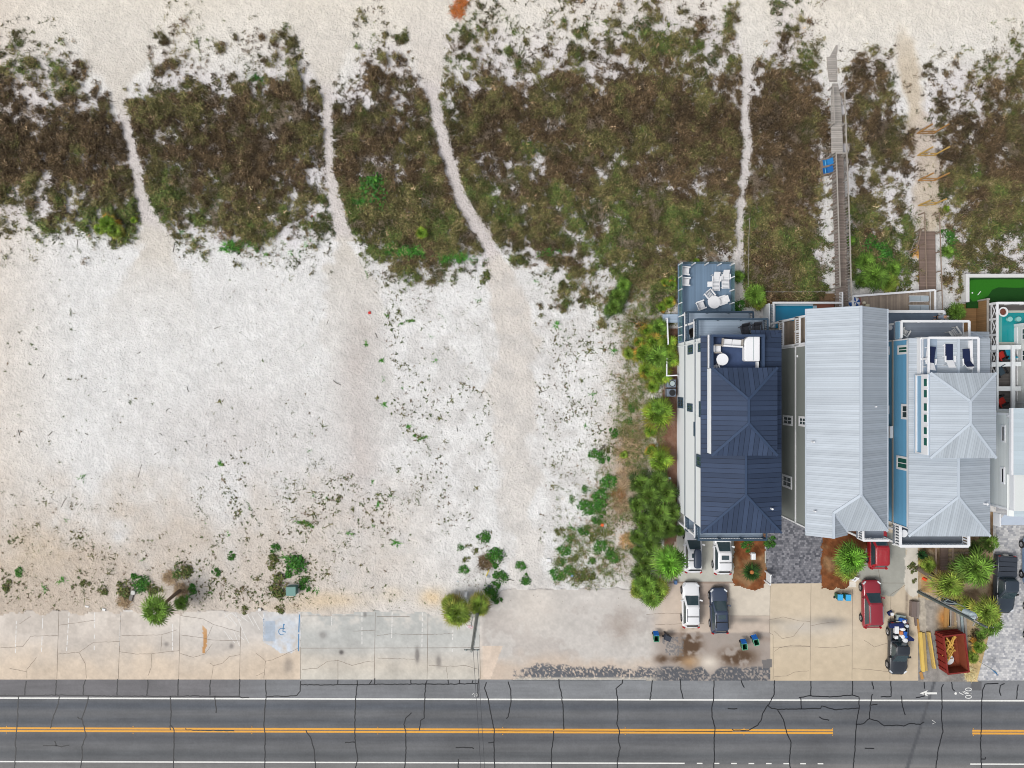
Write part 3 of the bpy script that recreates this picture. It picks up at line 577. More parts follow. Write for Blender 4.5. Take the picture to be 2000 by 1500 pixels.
# ------------------------------------------------------------------ white house with the navy roof
wh = thing('beach_house', 'white three storey beach house with dark navy metal roof and blue decks', 'house', (20.7, -4.5, 0), 'beach houses along the road')
b = MB(); b.box(17.41, 24.1, -13.25, 4.25, 0, 10.7); b.build('wall', m_white, wh)
b = MB(); b.box(17.36, 17.408, -13.2, 4.22, 3.47, 3.66); b.box(17.36, 17.408, -13.2, 4.22, 7.44, 7.62); b.build('trim_band', m_nrail, wh)
MB().tube((17.34, 3.9, .2), (17.34, 3.9, 10.5), .05, 8).build('downpipe', m_white, wh)
for a_ in ((1344, 674, 1354, 692), (1364, 670, 1373, 687), (1324.5, 776, 1335, 797), (1343, 788, 1353, 804), (1366, 784, 1376, 815), (1355.6, 824, 1357.6, 852), (1361, 888, 1372, 913)):
    westwin(wh, 17.41, *a_, m_nrail, m_pane, fw=.22 if a_[2] - a_[0] > 5 else .08, sash=a_[2] - a_[0] > 5, zmax=10.4)
hx0, hx1, hxm = 17.11, 24.4, 20.75
b = MB(); ze, zr = 10.7, 12.0; ys = -9.85
a, c, s = (hx0, -13.5, ze), (hx1, -13.5, ze), (hxm, ys, zr)
b.add([a, s, (hxm, 1.4, zr), (hx0, 1.4, ze)], [[0, 1, 2, 3]], 0); b.add([c, (hx1, 1.4, ze), (hxm, 1.4, zr), s], [[0, 1, 2, 3]], 0); b.add([a, c, s], [[0, 1, 2]], 1)
zz = lambda x: ze + (x - hx0) / (hxm - hx0) * (zr - ze) if x < hxm else ze + (hx1 - x) / (hx1 - hxm) * (zr - ze)
b.add([(hx0, 1.4, ze), (17.62, 1.4, zz(17.62)), (17.62, 4.36, zz(17.62)), (hx0, 4.36, ze)], [[0, 1, 2, 3]], 0)
b.add([(22.35, 1.4, zz(22.35)), (hx1, 1.4, ze), (hx1, 4.87, ze), (22.35, 3.6, zz(22.35))], [[0, 1, 2, 3]], 0)
b.add([(22.35, 3.6, zz(22.35)), (hx1, 4.87, ze), (21.6, 4.87, ze), (21.6, 4.4, ze + .3)], [[0, 1, 2, 3]], 1)
for p, q in (((hx0, -13.5), (hx1, -13.5)), ((hx1, -13.5), (hx1, 4.87)), ((hx1, 4.87), (21.6, 4.87)), ((hx0, 4.36), (hx0, -13.5)), ((17.62, 4.36), (hx0, 4.36))):
    b.add([p + (ze,), q + (ze,), q + (ze - .2,), p + (ze - .2,)], [[3, 2, 1, 0]], 2)
b.add([(hx0, -13.5, ze - .2), (hx0, 4.36, ze - .2), (17.4, 4.36, ze - .2), (17.4, -13.5, ze - .2)], [[0, 1, 2, 3]], 2)
rf = b.build('roof', [m_nfx, m_nfy, m_navy], wh)
k = MB()
for p, q in ((a, s), (c, s), (s, (hxm, -6.2, zr))): k.beam((p[0], p[1], p[2] + .02), (q[0], q[1], q[2] + .02), .2, .05)
k.build('ridge_cap', m_navy, rf)
b = MB(); b.tube((23.3, -11.2, 11), (23.3, -11.2, 11.5), .09, 8); b.build('vent_pipe', m_trim, rf)
b = MB(); b.box(17.62, 23.2, -6.2, 1.38, 10.75, 12.48); b.build('tower_wall', m_white, wh)
hip(wh, 17.56, 23.35, -6.3, 1.44, 12.5, 13.6, -3.4, -1.33, m_nfx, m_nfy, m_navy, name='tower_roof')
b = MB(); b.box(17.75, 22.3, 1.45, 4.3, 10.8, 11.0); b.build('roof_deck', m_navyf, wh)
b = MB(); b.box(17.72, 22.45, 4.2, 4.4, 10.6, 11.95); b.box(22.25, 22.45, 1.45, 4.198, 10.6, 11.9); b.box(17.72, 17.9, 1.45, 4.198, 10.6, 11.9); b.build('parapet', m_navy, wh)
b = MB(); b.box(17.63, 17.718, 1.42, 4.42, 10.98, 11.22); b.build('fascia_board', m_trim, wh)
# decks of the white house
for z in (1.1, 3.7, 7.7):
    for x in (18.4, 21.0): w_ = MB().box(x, x + 1.9, 4.251, 4.29, z, z + 2.1).build('window', m_nrail, wh); o = MB().box(x + .1, x + 1.8, 4.291, 4.30, z + .1, z + 2.0).build('pane', m_pane); o.parent = w_; re_org(o, w_)
b = MB(); b.box(17.3, 22.85, 4.26, 12.55, .85, 1.0); b.build('beach_deck', m_dky, wh)
for x in (17.5, 20, 22.6):
    for y in (5, 8.5, 12.2): child(wh, MB().box(x - .08, x + .08, y - .08, y + .08, 0, .84), 'deck_pier', m_wood)
pb = [P(x, y, 1) for x, y in [(1326, 518), (1351, 518), (1376, 518), (1401, 519), (1426, 519), (1426, 544), (1425, 569), (1425, 594), (1325, 543), (1325, 568), (1324, 594), (1324, 619), (1323, 640), (1323, 656)]]
for x, y in pb:
    x = min(max(x, 17.36), 22.79); y = min(y, 12.49)
    child(wh, MB().box(x - .05, x + .05, y - .05, y + .05, 1.0, 2.45), 'deck_post', m_trim)
b = MB(); b.box(17.34, 17.37, 4.4, 12.4, 1.1, 2.25); b.box(17.45, 22.7, 12.49, 12.52, 1.1, 2.25); b.box(22.78, 22.81, 7.4, 12.4, 1.1, 2.25); b.build('glass_panel', m_glassp, wh)
b = MB(); b.box(17.33, 17.43, 4.4, 12.4, 2.26, 2.32); b.build('glass_rail', m_glassp, wh)
for (z, yn, x0) in ((3.55, 7.2, 17.42), (7.54, 6.12, 17.32)):
    b = MB(); b.box(x0, 23.95, 4.27, yn, z - .16, z); b.build('balcony_floor', m_dkx, wh)
    b = MB(); b.box(x0 - .03, 23.98, yn + .002, yn + .05, z - .2, z + .02); b.box(x0 - .05, x0 - .002, 4.27, yn, z - .2, z + .02); b.build('balcony_fascia', m_trim, wh)
    railing(wh, [(x0 + .03, 4.35), (x0 + .03, yn - .05), (23.9, yn - .05), (23.9, 4.9)], z, 1.07, m_nrail, gap=.15, post=.14, cap=.16, every=2.2)
for x in (17.5, 20.6, 23.8): child(wh, MB().box(x - .09, x + .09, 6.95, 7.13, 1.0, 3.38), 'balcony_post', m_trim)
for x in (17.5, 23.8): child(wh, MB().box(x - .09, x + .09, 5.8, 5.98, 3.56, 7.37), 'balcony_post', m_trim)
for (z, x1) in ((3.55, 23.95), (7.54, 23.85)):
    b = MB(); b.box(17.4, x1, -14.62, -13.27, z - .16, z); b.build('balcony_floor', m_dkx, wh)
    b = MB(); b.box(17.33, 17.398, -14.7, -13.27, z - .25, z + .04); b.box(17.33, x1, -14.7, -14.622, z - .25, z + .04); b.build('balcony_fascia', m_trim, wh)
    railing(wh, [(17.45, -13.35), (17.45, -14.58), (x1 - .06, -14.58), (x1 - .06, -13.6)], z, 1.07, m_nrail, gap=.15, post=.16, cap=.16, every=2.1)
for x in (17.48, 20.7, 23.8):
    child(wh, MB().box(x - .1, x + .1, -14.55, -14.35, 0, 3.38), 'balcony_post', m_trim); child(wh, MB().box(x - .09, x + .09, -14.54, -14.36, 3.56, 7.37), 'balcony_post', m_trim)
b = MB(); b.box(16.1, 17.28, 6.4, 7.3, .75, .9); b.box(15.8, 16.15, 6.4, 7.3, .4, .55); b.build('step', m_dkx, wh)
# ------------------------------------------------------------------ grey house with the big pale metal roof
gh = thing('beach_house', 'grey green beach house under one long pale blue gabled metal roof', 'house', (30.3, -4, 0), 'beach houses along the road')
b = MB(); b.box(26.8, 33.8, -13.1, 3.54, 0, 10.62); b.build('wall', m_greyw, gh)
b = MB(); b.box(28.4, 33.78, 3.56, 6.2, 0, 10.5); b.build('porch_wall', m_greyw, gh)
for z in (.4, 4.1, 8.1):
    for x in (29.2, 31.6): w_ = MB().box(x, x + 1.7, 6.201, 6.24, z, z + 2.1).build('window', m_trim, gh); o = MB().box(x + .1, x + 1.6, 6.241, 6.25, z + .1, z + 2.0).build('pane', m_pane); o.parent = w_; re_org(o, w_)
    w_ = MB().box(28.36, 28.399, 4.0, 5.8, z, z + 2.1).build('window', m_trim, gh); o = MB().box(28.34, 28.359, 4.1, 5.7, z + .1, z + 2.0).build('pane', m_pane); o.parent = w_; re_org(o, w_)
b = MB(); b.box(26.74, 26.798, -13.1, 3.54, 7.8, 8.0); b.box(26.72, 26.86, -13.16, -13.02, 0, 10.6); b.box(26.72, 26.86, 3.46, 3.6, 0, 10.6); b.box(26.75, 26.797, -13.0, 3.4, .0, .25); b.build('trim_board', m_trim, gh)
for a_ in ((1530, 811, 1548, 831), (1561, 813, 1575, 833), (1529, 928, 1547, 953)): westwin(gh, 26.8, *a_, m_trim, m_pane, fw=.2, sash=True, zmax=10.4)
b = MB(); b.box(26.7, 26.78, 2.6 - .1, 2.6 + .1, 8.2, 8.5); b.build('wall_lamp', m_trim, gh)
for z in (3.9, 7.9):
    b = MB(); b.box(26.7, 28.38, 3.56, 6.3, z - .2, z); b.build('balcony_floor', m_wdeck, gh)
    railing(gh, [(26.75, 3.62), (26.75, 6.25), (28.35, 6.5)], z, 1.05, m_trim, gap=.2, post=.14, bal=.07, cap=.16, every=1.4)
for y in (3.7, 6.2): child(gh, MB().box(26.68, 26.86, y - .09, y + .09, 0, 10.5), 'balcony_post', m_trim)
x0, x1, xm, xg = 26.58, 34.0, 30.3, 28.5; ze, zr, zg = 10.7, 13.3, 10.7 + 1.92 * 2.6 / 3.72; yN, yS, yG = 6.8, -13.32, -13.7; yr = -9.65
yg = yr - (zr - zg) / (zr - ze) * (yr - yS)      # where the small front gable meets the hip
b = MB(); xj = xm - (zr - zg) / (zr - ze) * (xm - x0); 
hp = lambda z: (xm - (zr - z) / (zr - ze) * (xm - x0), yr - (zr - z) / (zr - ze) * (yr - yS), z)
J = hp(zg)
b.add([(x0, yG, ze), (xg, yG, zg), (J[0], J[1], zg), (xm, yr, zr), (xm, yN, zr), (x0, yN, ze)], [[0, 1, 2, 3, 4, 5]], 0)
b.add([(x1, yS, ze), (x1, yN, ze), (xm, yN, zr), (xm, yr, zr)], [[0, 1, 2, 3]], 0)
b.add([(30.35, yS, ze), (x1, yS, ze), (xm, yr, zr), (J[0], J[1], zg)], [[0, 1, 2, 3]], 1)
b.add([(xg, yG, zg), (30.38, yG + .02, ze), (30.35, yS, ze), (J[0], J[1], zg)], [[0, 1, 2, 3]], 0)
b.add([(x0, yG, ze), (30.38, yG + .02, ze), (xg, yG, zg)], [[0, 1, 2]], 2)
b.add([(x0, yN, ze), (xm, yN, zr), (x1, yN, ze)], [[0, 1, 2]], 2)
for p, q in (((x0, yN), (x0, yG)), ((x0, yG), (30.38, yG)), ((30.35, yS), (x1, yS)), ((x1, yS), (x1, yN)), ((x1, yN), (x0, yN))): b.add([p + (ze,), q + (ze,), q + (ze - .16,), p + (ze - .16,)], [[3, 2, 1, 0]], 2)
b.add([(x0, yS, ze - .16), (x0, yN, ze - .16), (x1, yN, ze - .16), (x1, yS, ze - .16)], [[0, 1, 2, 3]], 2)
rf = b.build('roof', [m_pfx, m_pfy, m_pcap], gh)
k = MB()
for p, q in (((xm, yr, zr), (xm, yN, zr)), ((xm, yr, zr), J), (J, (xg, yG, zg)), ((xm, yr, zr), (x1, yS, ze)), (J, (30.35, yS, ze))): k.beam((p[0], p[1], p[2] + .02), (q[0], q[1], q[2] + .02), .24, .05)
for x in (x0, x1): k.box(x - .05, x + .05, yS, yN, ze - .02, ze + .05)
k.build('ridge_cap', m_pcap, rf)
for q in ((1708, 794, 11.8), (1587, 863, 11.2), (1590, 998, 11.2)):
    x, y, z = P3(*q); MB().tube((x, y, z - .5), (x, y, z + .35), .07, 8).build('vent_pipe', m_trim, rf)
b = MB(); b.box(32.6, 35.1, -14.6, -13.3, 7.72, 7.9); b.build('balcony_floor', m_gdeck, gh)
railing(gh, [(32.65, -13.4), (32.65, -14.55), (35.05, -14.55)], 7.9, 1.05, m_trim, gap=.2, bal=.07, post=.12, cap=.2, every=1.3)
for x in (32.75, 34.99): child(gh, MB().box(x - .09, x + .09, -14.5, -14.32, 0, 7.7), 'balcony_post', m_trim)
# pool terrace behind the grey house
pf = thing('pool_fence', 'white picket and board fence around the small blue pool', 'fence', (30, 7.5, 0))
x0, y1 = 26.9, P(0, 592, 1.9)[1]
b = MB(); b.box(26.5, 26.62, 5.9, y1, 0, 1.7); b.build('fence_panel', m_white, pf)
b = MB(); b.box(26.9, 34.0, y1 - .06, y1 + .14, 1.55, 1.9); b.build('top_board', m_trim, pf)
railing(pf, [(26.95, 5.9), (26.95, y1 - .1)], .3, 1.55, m_trim, gap=.16, bal=.08, post=.12, cap=.14, every=1.4, name='picket_side')
railing(pf, [(34.0, y1 - 1.0), (34.0, y1 + 1.1)], .3, 1.6, m_trim, gap=.16, bal=.08, post=.12, cap=.14, every=1.4, name='picket_side')
m_pool = mat('pool_water', A(20, 140, 182), rough=.06, var=.10, vs=.5, fine=.03, spec=.6)
pl = thing('swimming_pool', 'narrow bright blue swimming pool behind the grey house', 'pool', (29.6, 7, 0))
b = MB(); b.box(27.75, 31.7, 5.9, P(0, 598, .15)[1], .02, .16); b.build('water', m_pool, pl)
b = MB(); b.box(27.05, 27.745, 5.9, 8.25, .02, .2); b.box(31.705, 32.1, 5.9, 8.25, .02, .2); b.box(27.75, 31.7, 8.22, 8.4, .02, .2); b.build('coping', mat('pool_coping', A(176, 200, 214)), pl)
b = MB(); b.box(32.15, 33.95, 7.2, 8.4, .02, .12); tag(b.build('brick_terrace', mat('red_brown_tiles', A(140, 88, 72), rough=.9, var=.15, vs=2)), kind='structure')
# ------------------------------------------------------------------ blue house
bh = thing('beach_house', 'bright blue beach house with pale grey stepped hip roofs and white railed decks', 'house', (39.9, -4.5, 0), 'beach houses along the road')
b = MB(); b.box(36.3, 43.4, -13.2, 4.12, 0, 10.1); b.build('wall', m_bluew, bh)
b = MB(); b.box(36.2, 36.298, -13.3, 4.2, 7.28, 7.42); b.build('gutter', mat('tan_gutter', A(148, 142, 132)), bh)
b = MB(); b.box(36.22, 36.36, -13.28, -13.16, 0, 10.0); b.box(36.22, 36.36, 4.06, 4.18, 0, 10.0); b.box(36.24, 36.297, -13.1, 4.0, 9.75, 10.05); b.build('trim_board', m_trim, bh)
for a_, g in (((1754, 674, 1779, 692), m_gpane), ((1761, 789, 1779, 819), m_pane), ((1752, 891, 1779, 918), m_gpane), ((1733, 677, 1737.5, 693), m_pane), ((1733, 792, 1737, 808), m_pane)): westwin(bh, 36.3, *a_, m_trim, g, fw=.2, zmax=9.95)
for z in (.5, 4.2, 7.6):
    for x in (37.6, 40.6): w_ = MB().box(x, x + 1.7, 4.121, 4.16, z, z + 2.0).build('window', m_trim, bh); o = MB().box(x + .1, x + 1.6, 4.161, 4.17, z + .1, z + 1.9).build('pane', m_pane); o.parent = w_; re_org(o, w_)
b = MB(); z = wallz(1743, 36.3); x = 36.3; y0, y1 = P(0, 855, 7)[1], P(0, 832, 7)[1]; b.box(35.9, 36.19, y0, y1, 6.9, 7.5); b.build('utility_box', m_trim, bh)
b = MB(); b.lathe([(.12, 5.2), (.14, 5.35), (.05, 5.45)], 36.2, P(0, 904, 5.3)[1], 10); b.build('wall_lamp', m_trim, bh)
hip(bh, 36.18, 43.62, -13.9, 4.2, 10.2, 11.5, -10.1, 4.2, m_pfx, m_pfy, m_pcap, north_gable=True)
b = MB(); b.tube((*P(1924, 984, 10.6), 10.3), (*P(1924, 984, 10.6), 10.95), .10, 8); b.build('vent_pipe', m_trim, bh)
b = MB(); b.box(36.6, 42.2, -6.25, .85, 10.3, 12.62); b.build('tower_wall', m_lblue, bh)
b = MB()
for z0, z1 in ((10.6, 10.86), (11.62, 12.6)): b.box(36.50, 36.598, -6.25, .85, z0, z1)
b.box(36.501, 36.597, -6.24, -6.14, 10.861, 11.619); b.box(36.501, 36.597, .74, .84, 10.861, 11.619)
b.build('tower_trim', m_trim, bh)
for y0, y1 in ((738, 756), (760, 778), (786, 804), (808, 826), (833, 850), (854, 872)):
    c0, c1 = P(0, y1, 12.5)[1], P(0, y0, 12.5)[1]; w_ = MB().box(36.46, 36.499, c0, c1, 12.08, 12.58).build('window', m_trim, bh)
    o = MB().box(36.44, 36.459, c0 + .08, c1 - .08, 12.14, 12.57).build('pane', m_gpane); o.parent = w_; re_org(o, w_)
hip(bh, 36.62, 42.4, -6.5, .98, 12.8, 13.75, -3.4, -1.5, m_pfx, m_pfy, m_pcap, name='tower_roof')
b = MB(); b.box(36.9, 41.5, .87, 4.15, 10.75, 10.95); b.build('roof_deck', mat('blue_grey_deck', A(160, 176, 194), rough=.7, var=.14, vs=1.0), bh)
b = MB(); b.box(36.8, 36.9, .87, 4.2, 10.3, 10.97); b.box(36.8, 41.6, 4.16, 4.24, 10.0, 10.97); b.build('deck_fascia', m_trim, bh)
railing(bh, [(36.97, .4), (36.97, 4.1), (41.4, 4.1), (41.4, .9)], 10.95, 1.0, m_trim, gap=9, post=.14, cap=.2, every=2.2, style='none')
b = MB(); b.box(41.0, 41.3, 1.3, 3.9, 10.96, 11.35); b.build('bench', m_trim, bh)
b = MB(); b.box(36.4, 42.95, 4.14, 5.95, 7.25, 7.4); b.build('balcony_floor', m_gdeck, bh)
railing(bh, [(36.5, 4.3), (36.5, 5.88), (42.85, 5.88), (42.85, 4.3)], 7.4, 1.02, m_trim, gap=9, post=.13, cap=.22, every=2.4, style='none')
b = MB(); b.box(36.42, 36.48, 4.14, 5.9, 7.5, 8.2); b.build('balcony_panel', m_lblue, bh)
b = MB(); b.box(34.6, 42.75, 4.14, 7.25, 3.82, 3.98); b.build('balcony_floor', mat('slate_deck', A(108, 122, 140), rough=.8, var=.22, vs=1.2, fine=.06), bh)
railing(bh, [(34.7, 7.15), (42.62, 7.15), (42.62, 6.0)], 3.98, .95, m_trim, gap=9, post=.14, cap=.26, every=2.4, style='none')
for x in (34.8, 38.5, 42.5): child(bh, MB().box(x - .1, x + .1, 6.9, 7.1, 0, 3.8), 'balcony_post', m_trim)
for x in (36.6, 42.7): child(bh, MB().box(x - .09, x + .09, 5.65, 5.83, 3.99, 7.24), 'balcony_post', m_trim)
pl_ = [P(1668, 580, .9), P(1826, 568, .9), P(1826, 612, .9), P(1668, 612, .9)]
b = MB(); b.prism(pl_[::-1], .75, .9); b.build('beach_deck', m_wdeck, bh)
q = [P(x, y, 1.9) for x, y in ((1666, 612), (1666, 578.5), (1826.5, 566.5), (1826.5, 608))]
railing(bh, q, .9, 1.0, m_trim, gap=9, post=.12, cap=.2, every=1.9, style='none')
b = MB(); b.box(36.3, 42.9, -15.25, -13.22, 7.25, 7.4); b.build('balcony_floor', m_ddeck, bh)
b = MB(); b.box(36.3, 42.95, -15.34, -15.252, 7.1, 7.43); b.build('balcony_fascia', m_trim, bh)
railing(bh, [(36.4, -13.3), (36.4, -15.2), (42.8, -15.2), (42.8, -13.6)], 7.4, 1.02, m_trim, gap=.25, bal=.12, post=.16, cap=.26, every=3.2)
for x in (36.45, 39.6, 42.75): child(bh, MB().box(x - .1, x + .1, -15.15, -14.95, 0, 7.24), 'balcony_post', m_trim)
b = MB(); b.add([(43.2, .6, 8.0), (45.5, .6, 7.3), (45.5, 4.1, 7.3), (43.2, 4.9, 8.0)], [[0, 1, 2, 3]], 0); b.add([(43.2, 4.9, 8.0), (45.5, 4.1, 7.3), (45.7, 5.0, 7.0), (43.0, 5.0, 7.6)], [[0, 1, 2, 3]], 0)
b.add([(43.2, 4.9, 8.02), (43.35, 4.95, 8.02), (45.6, 4.2, 7.33), (45.5, 4.0, 7.33)], [[3, 2, 1, 0]], 1); b.build('porch_roof', [m_pfx, m_pcap], bh)
# ------------------------------------------------------------------ pale house at the edge of the photograph
ph = thing('beach_house', 'pale white sided house cut by the right edge, with pool terrace', 'house', (52, -5, 0), 'beach houses along the road')
m_pale = mat('pale_siding', A(228, 232, 230), rough=.65, var=.04, vs=.5, stripe=('Z', .36, .07, .86))
b = MB(); b.box(45.9, 60, -11.6, -2.7, 0, 10.1); b.build('wall', m_pale, ph)
b = MB(); b.box(45.84, 45.898, -11.6, -2.7, 9.55, 10.1); b.box(45.84, 45.897, -11.65, -11.45, 0, 9.54); b.box(45.84, 45.897, -2.9, -2.7, 0, 9.54); b.build('trim_board', m_trim, ph)
for a_ in ((1956, 830, 1964, 864), (1955, 912, 1963, 945)): westwin(ph, 45.9, *a_, m_trim, m_dark, fw=.16, mull=0)
b = MB(); b.lathe([(.1, 9.3), (.1, 9.5)], 45.8, P(0, 813, 9.4)[1], 8); b.build('wall_lamp', m_trim, ph)
m_proof = mat('pale_metal_roof', A(190, 204, 212), rough=.42, var=.05, vs=.4, stripe=('Y', .42, .07, .9))
b = MB(); b.add([(45.75, -8.3, 10.15), (60, -8.3, 12.5), (60, -2.2, 12.5), (45.75, -2.2, 10.15)], [[0, 1, 2, 3]], 0)
b.add([(45.75, -2.2, 10.15), (60, -2.2, 12.5), (60, -2.2, 12.3), (45.75, -2.2, 9.98)], [[0, 1, 2, 3]], 1); b.add([(45.75, -8.3, 10.15), (45.75, -2.2, 10.15), (45.75, -2.2, 9.98), (45.75, -8.3, 9.98)], [[0, 1, 2, 3]], 1)
b.build('roof', [m_proof, m_trim], ph)
b = MB(); b.box(45.55, 45.745, -8.3, -2.2, 9.9, 10.2); b.build('gutter', m_trim, ph)
b = MB(); b.add([(46.2, -12.2, 9.6), (60, -12.2, 11.8), (60, -8.34, 11.8), (46.2, -8.34, 9.6)], [[0, 1, 2, 3]], 0); b.add([(45.75, -12.2, 9.35), (46.2, -12.2, 9.62), (46.2, -8.34, 9.62), (45.75, -8.34, 9.35)], [[0, 1, 2, 3]], 2)
b.add([(45.75, -12.2, 9.35), (46.2, -12.2, 9.6), (60, -12.2, 11.8), (60, -12.2, 9.3), (45.75, -12.2, 9.2)], [[0, 1, 2, 3, 4][::-1]], 1); b.build('front_roof', [m_proof, m_white, m_pale], ph)
b = MB(); b.box(51.4, 62, -2.6, 6.3, 10.2, 10.6); b.build('upper_roof', m_white, ph)
b = MB(); b.box(51.6, 62, -2.6, 6.1, 2.0, 10.18); b.build('upper_wall', m_pale, ph)
b = MB(); b.box(51.52, 51.598, 5.9, 6.14, 2.0, 10.1); b.box(51.52, 51.598, -1.95, -1.8, 2.0, 10.1); b.box(51.54, 51.597, -1.7, 5.8, 2.0, 2.5); b.build('corner_board', m_trim, ph)
for py_ in (640, 682): westwin(ph, 51.6, 1996, py_, 2012, py_ + 24, m_trim, m_pane)
b = MB(); b.box(49.05, 62, -2.65, 8.25, 1.85, 2.0); b.build('terrace_floor', mat('dark_terrace', A(100, 96, 94), rough=.85, var=.15, vs=1.2, stripe=('Y', .16, .1, .75)), ph)
b = MB(); b.box(49.1, 62, -2.6, 8.2, 0, 1.84); b.build('terrace_wall', mat('grey_vertical_boards', A(160, 168, 178), rough=.7, var=.08, stripe=('Z', .3, .12, .75)), ph)
railing(ph, [(49.15, 3.4), (49.15, 8.2), (60, 8.2)], 2.0, 1.05, m_trim, gap=9, post=.22, cap=.24, every=1.55, style='x')
b = MB(); zb = 3.05
for pa, pb_ in (((1936, 679), (2100, 675)), ((1936, 712), (2100, 708)), ((1936, 759), (2100, 759)), ((1936, 803), (2100, 803))):
    x0, y0 = P(*pa, zb); x1, y1 = P(*pb_, zb); b.beam((x0, y0, zb), (51.5, y0 + (y1 - y0) * .3, zb), .46, .2)
for px, w_ in ((1945, .16), (1975.5, .36)): x = P(px, 0, zb)[0]; b.box(x - w_ / 2, x + w_ / 2, P(0, 804, zb)[1], P(0, 674, zb)[1], zb + .12, zb + .3)
b.build('pergola', m_white, ph)
railing(ph, [(49.15, -2.5), (49.15, 3.3)], 2.0, 1.0, m_trim, gap=9, post=.16, cap=.12, every=1.6, style='x')
b = MB(); b.box(44.8, 46.6, -12.9, -11.62, 2.8, 2.95); b.build('porch_floor', m_wdeck, ph)
railing(ph, [(44.9, -11.8), (44.9, -12.4), (46.0, -12.4), (45.2, -13.9)], 2.95, 1.0, m_trim, gap=.3, post=.12, cap=.2, every=1.6)
b = MB(); b.box(44.8, 46.9, -11.9, -11.62, 5.0, 5.4); b.build('porch_beam', m_pale, ph)
b = MB(); b.add([(46.0, -13.4, 7.5), (60, -13.4, 7.5), (60, -12.22, 8.6), (46.0, -12.22, 8.6)], [[0, 1, 2, 3]], 0); b.box(45.85, 45.998, -13.45, -12.22, 7.3, 8.2, 1); b.build('porch_roof', [mat('blue_white_roof', A(196, 208, 224), rough=.4), m_trim], ph)
b = MB(); b.box(45.3, 45.7, -10.2, -9.0, 5.2, 6.4); b.build('electric_meter', mat('grey_metal', A(120, 126, 132), rough=.4, metal=.4), ph)
# pool of the pale house
m_teal = mat('teal_water', A(24, 150, 154), rough=.06, var=.12, vs=.6, fine=.03, spec=.6)
tp = thing('swimming_pool', 'teal swimming pool on the raised terrace of the pale house', 'pool', (53, 6, 2))
z = 2.06
b = MB(); b.box(P(1950, 0, z)[0], 60, P(0, 668, z)[1], P(0, 611, z)[1], 2.005, z); b.build('water', m_teal, tp)
b = MB(); b.box(P(1950, 0, z)[0], P(1957, 0, z)[0], P(0, 668, z)[1], P(0, 611, z)[1], 2.062, 2.066); b.build('shallow_step', mat('shallow_water', A(110, 176, 168), rough=.08), tp)
b = MB(); b.box(50.0, 60, P(0, 610.8, z)[1], P(0, 606.5, z)[1], 2.005, 2.14); b.box(P(1949, 0, z)[0], 60, P(0, 674, z)[1], P(0, 668.2, z)[1], 2.005, 2.12); b.build('coping', mat('stone_coping', A(196, 200, 190)), tp)
for px in (1974.5, 1991.5):
    x, y = P(px, 623, 2.5); o = MB().lathe([(.22, 2.07), (.2, 2.3), (.27, 2.36), (.25, 2.42)], x, y, 16).build('pool_stool', mat('stool_teal', A(150, 208, 204), rough=.5)); tag(o, 'round pale stool standing in the teal pool, %s the fire bowl' % ('nearer to' if px < 1980 else 'farther from'), 'stool', 'stools in the teal pool')
fb = thing('fire_bowl', 'white round fire bowl with red stones by the teal pool', 'fire bowl', (*P(1959.5, 609, 2.6), 2.14))
x, y = P(1959.5, 609, 2.6); b = MB(); b.lathe([(.3, 2.14), (.42, 2.4), (.5, 2.62), (.36, 2.62), (.34, 2.5)], x, y, 20); b.build('bowl', m_trim, fb)
b = MB(); b.lathe([(.36, 2.5), (.3, 2.57), (.1, 2.6)], x, y, 14); b.build('lava_stone', mat('lava_stones', A(120, 70, 58), rough=.95, var=.5, vs=12), fb)
# putting green with its white kerb
pg = thing('putting_green', 'artificial putting green with white border wall by the teal pool', 'putting green', (52, 10.3, 0))
gxa, gya = P(1888, 541, .9); gyb = P(0, 590, .9)[1]
b = MB(); b.box(gxa - .1, 60, gya - .05, gya + .32, .0, .95); b.box(gxa - .1, gxa + .26, gyb, gya - .052, .0, .95); b.build('border_wall', mat('white_blocks', A(224, 224, 222), rough=.8, var=.06, vs=3), pg)
b = MB(); b.box(gxa + .27, 60, gyb - .6, gya - .06, .35, .5); b.build('rough_turf', mat('dark_turf', A(22, 72, 18), rough=.95, var=.2, vs=6), pg)
pts = [P(x, y, .52) for x, y in ((1895, 548), (1905, 546), (1960, 545), (2040, 546), (2040, 560), (1985, 562), (1950, 561), (1938, 566), (1930, 578), (1916, 587), (1900, 589), (1892, 580), (1890, 560))]
b = MB(); b.add([p + (.506,) for p in pts][::-1], [list(range(len(pts)))]); b.build('green_turf', mat('bright_turf', A(44, 116, 24), rough=.95, var=.14, vs=6), pg)
b = MB(); x, y = P(1912, 573, .5); b.beam((x - .15, y - .18, .53), (x + .16, y + .2, .53), .06, .04); b.lathe([(.08, .51), (.08, .52)], *P(1899, 572, .5), n=10); b.build('putter', m_trim, pg)
# brown board fence
bf = thing('wooden_fence', 'brown board fence between the blue house and the teal pool terrace', 'fence', (*P(1895, 620, 1), 0))
m_bfence = mat('brown_fence', A(150, 116, 78), rough=.85, var=.15, vs=1.5, stripe=('Y', .2, .08, .6))
x0, x1 = 47.15, 49.05
b = MB(); b.box(47.1, 49.0, P(0, 648, 0)[1], P(0, 594, 0)[1], .0, .12); b.build('ground_boards', m_bfence, bf)
b = MB(); b.box(48.9, 49.05, P(0, 655, 1)[1], P(0, 588, 1)[1], .13, 1.85); b.build('fence_panel', m_bfence, bf)
b = MB(); b.box(48.86, 49.09, P(0, 655, 1)[1], P(0, 586, 1)[1], 1.86, 1.93); b.box(48.8, 49.09, P(0, 588, 1)[1], P(0, 585, 1)[1], 0, 2.05); b.build('fence_rail', m_gwood, bf)
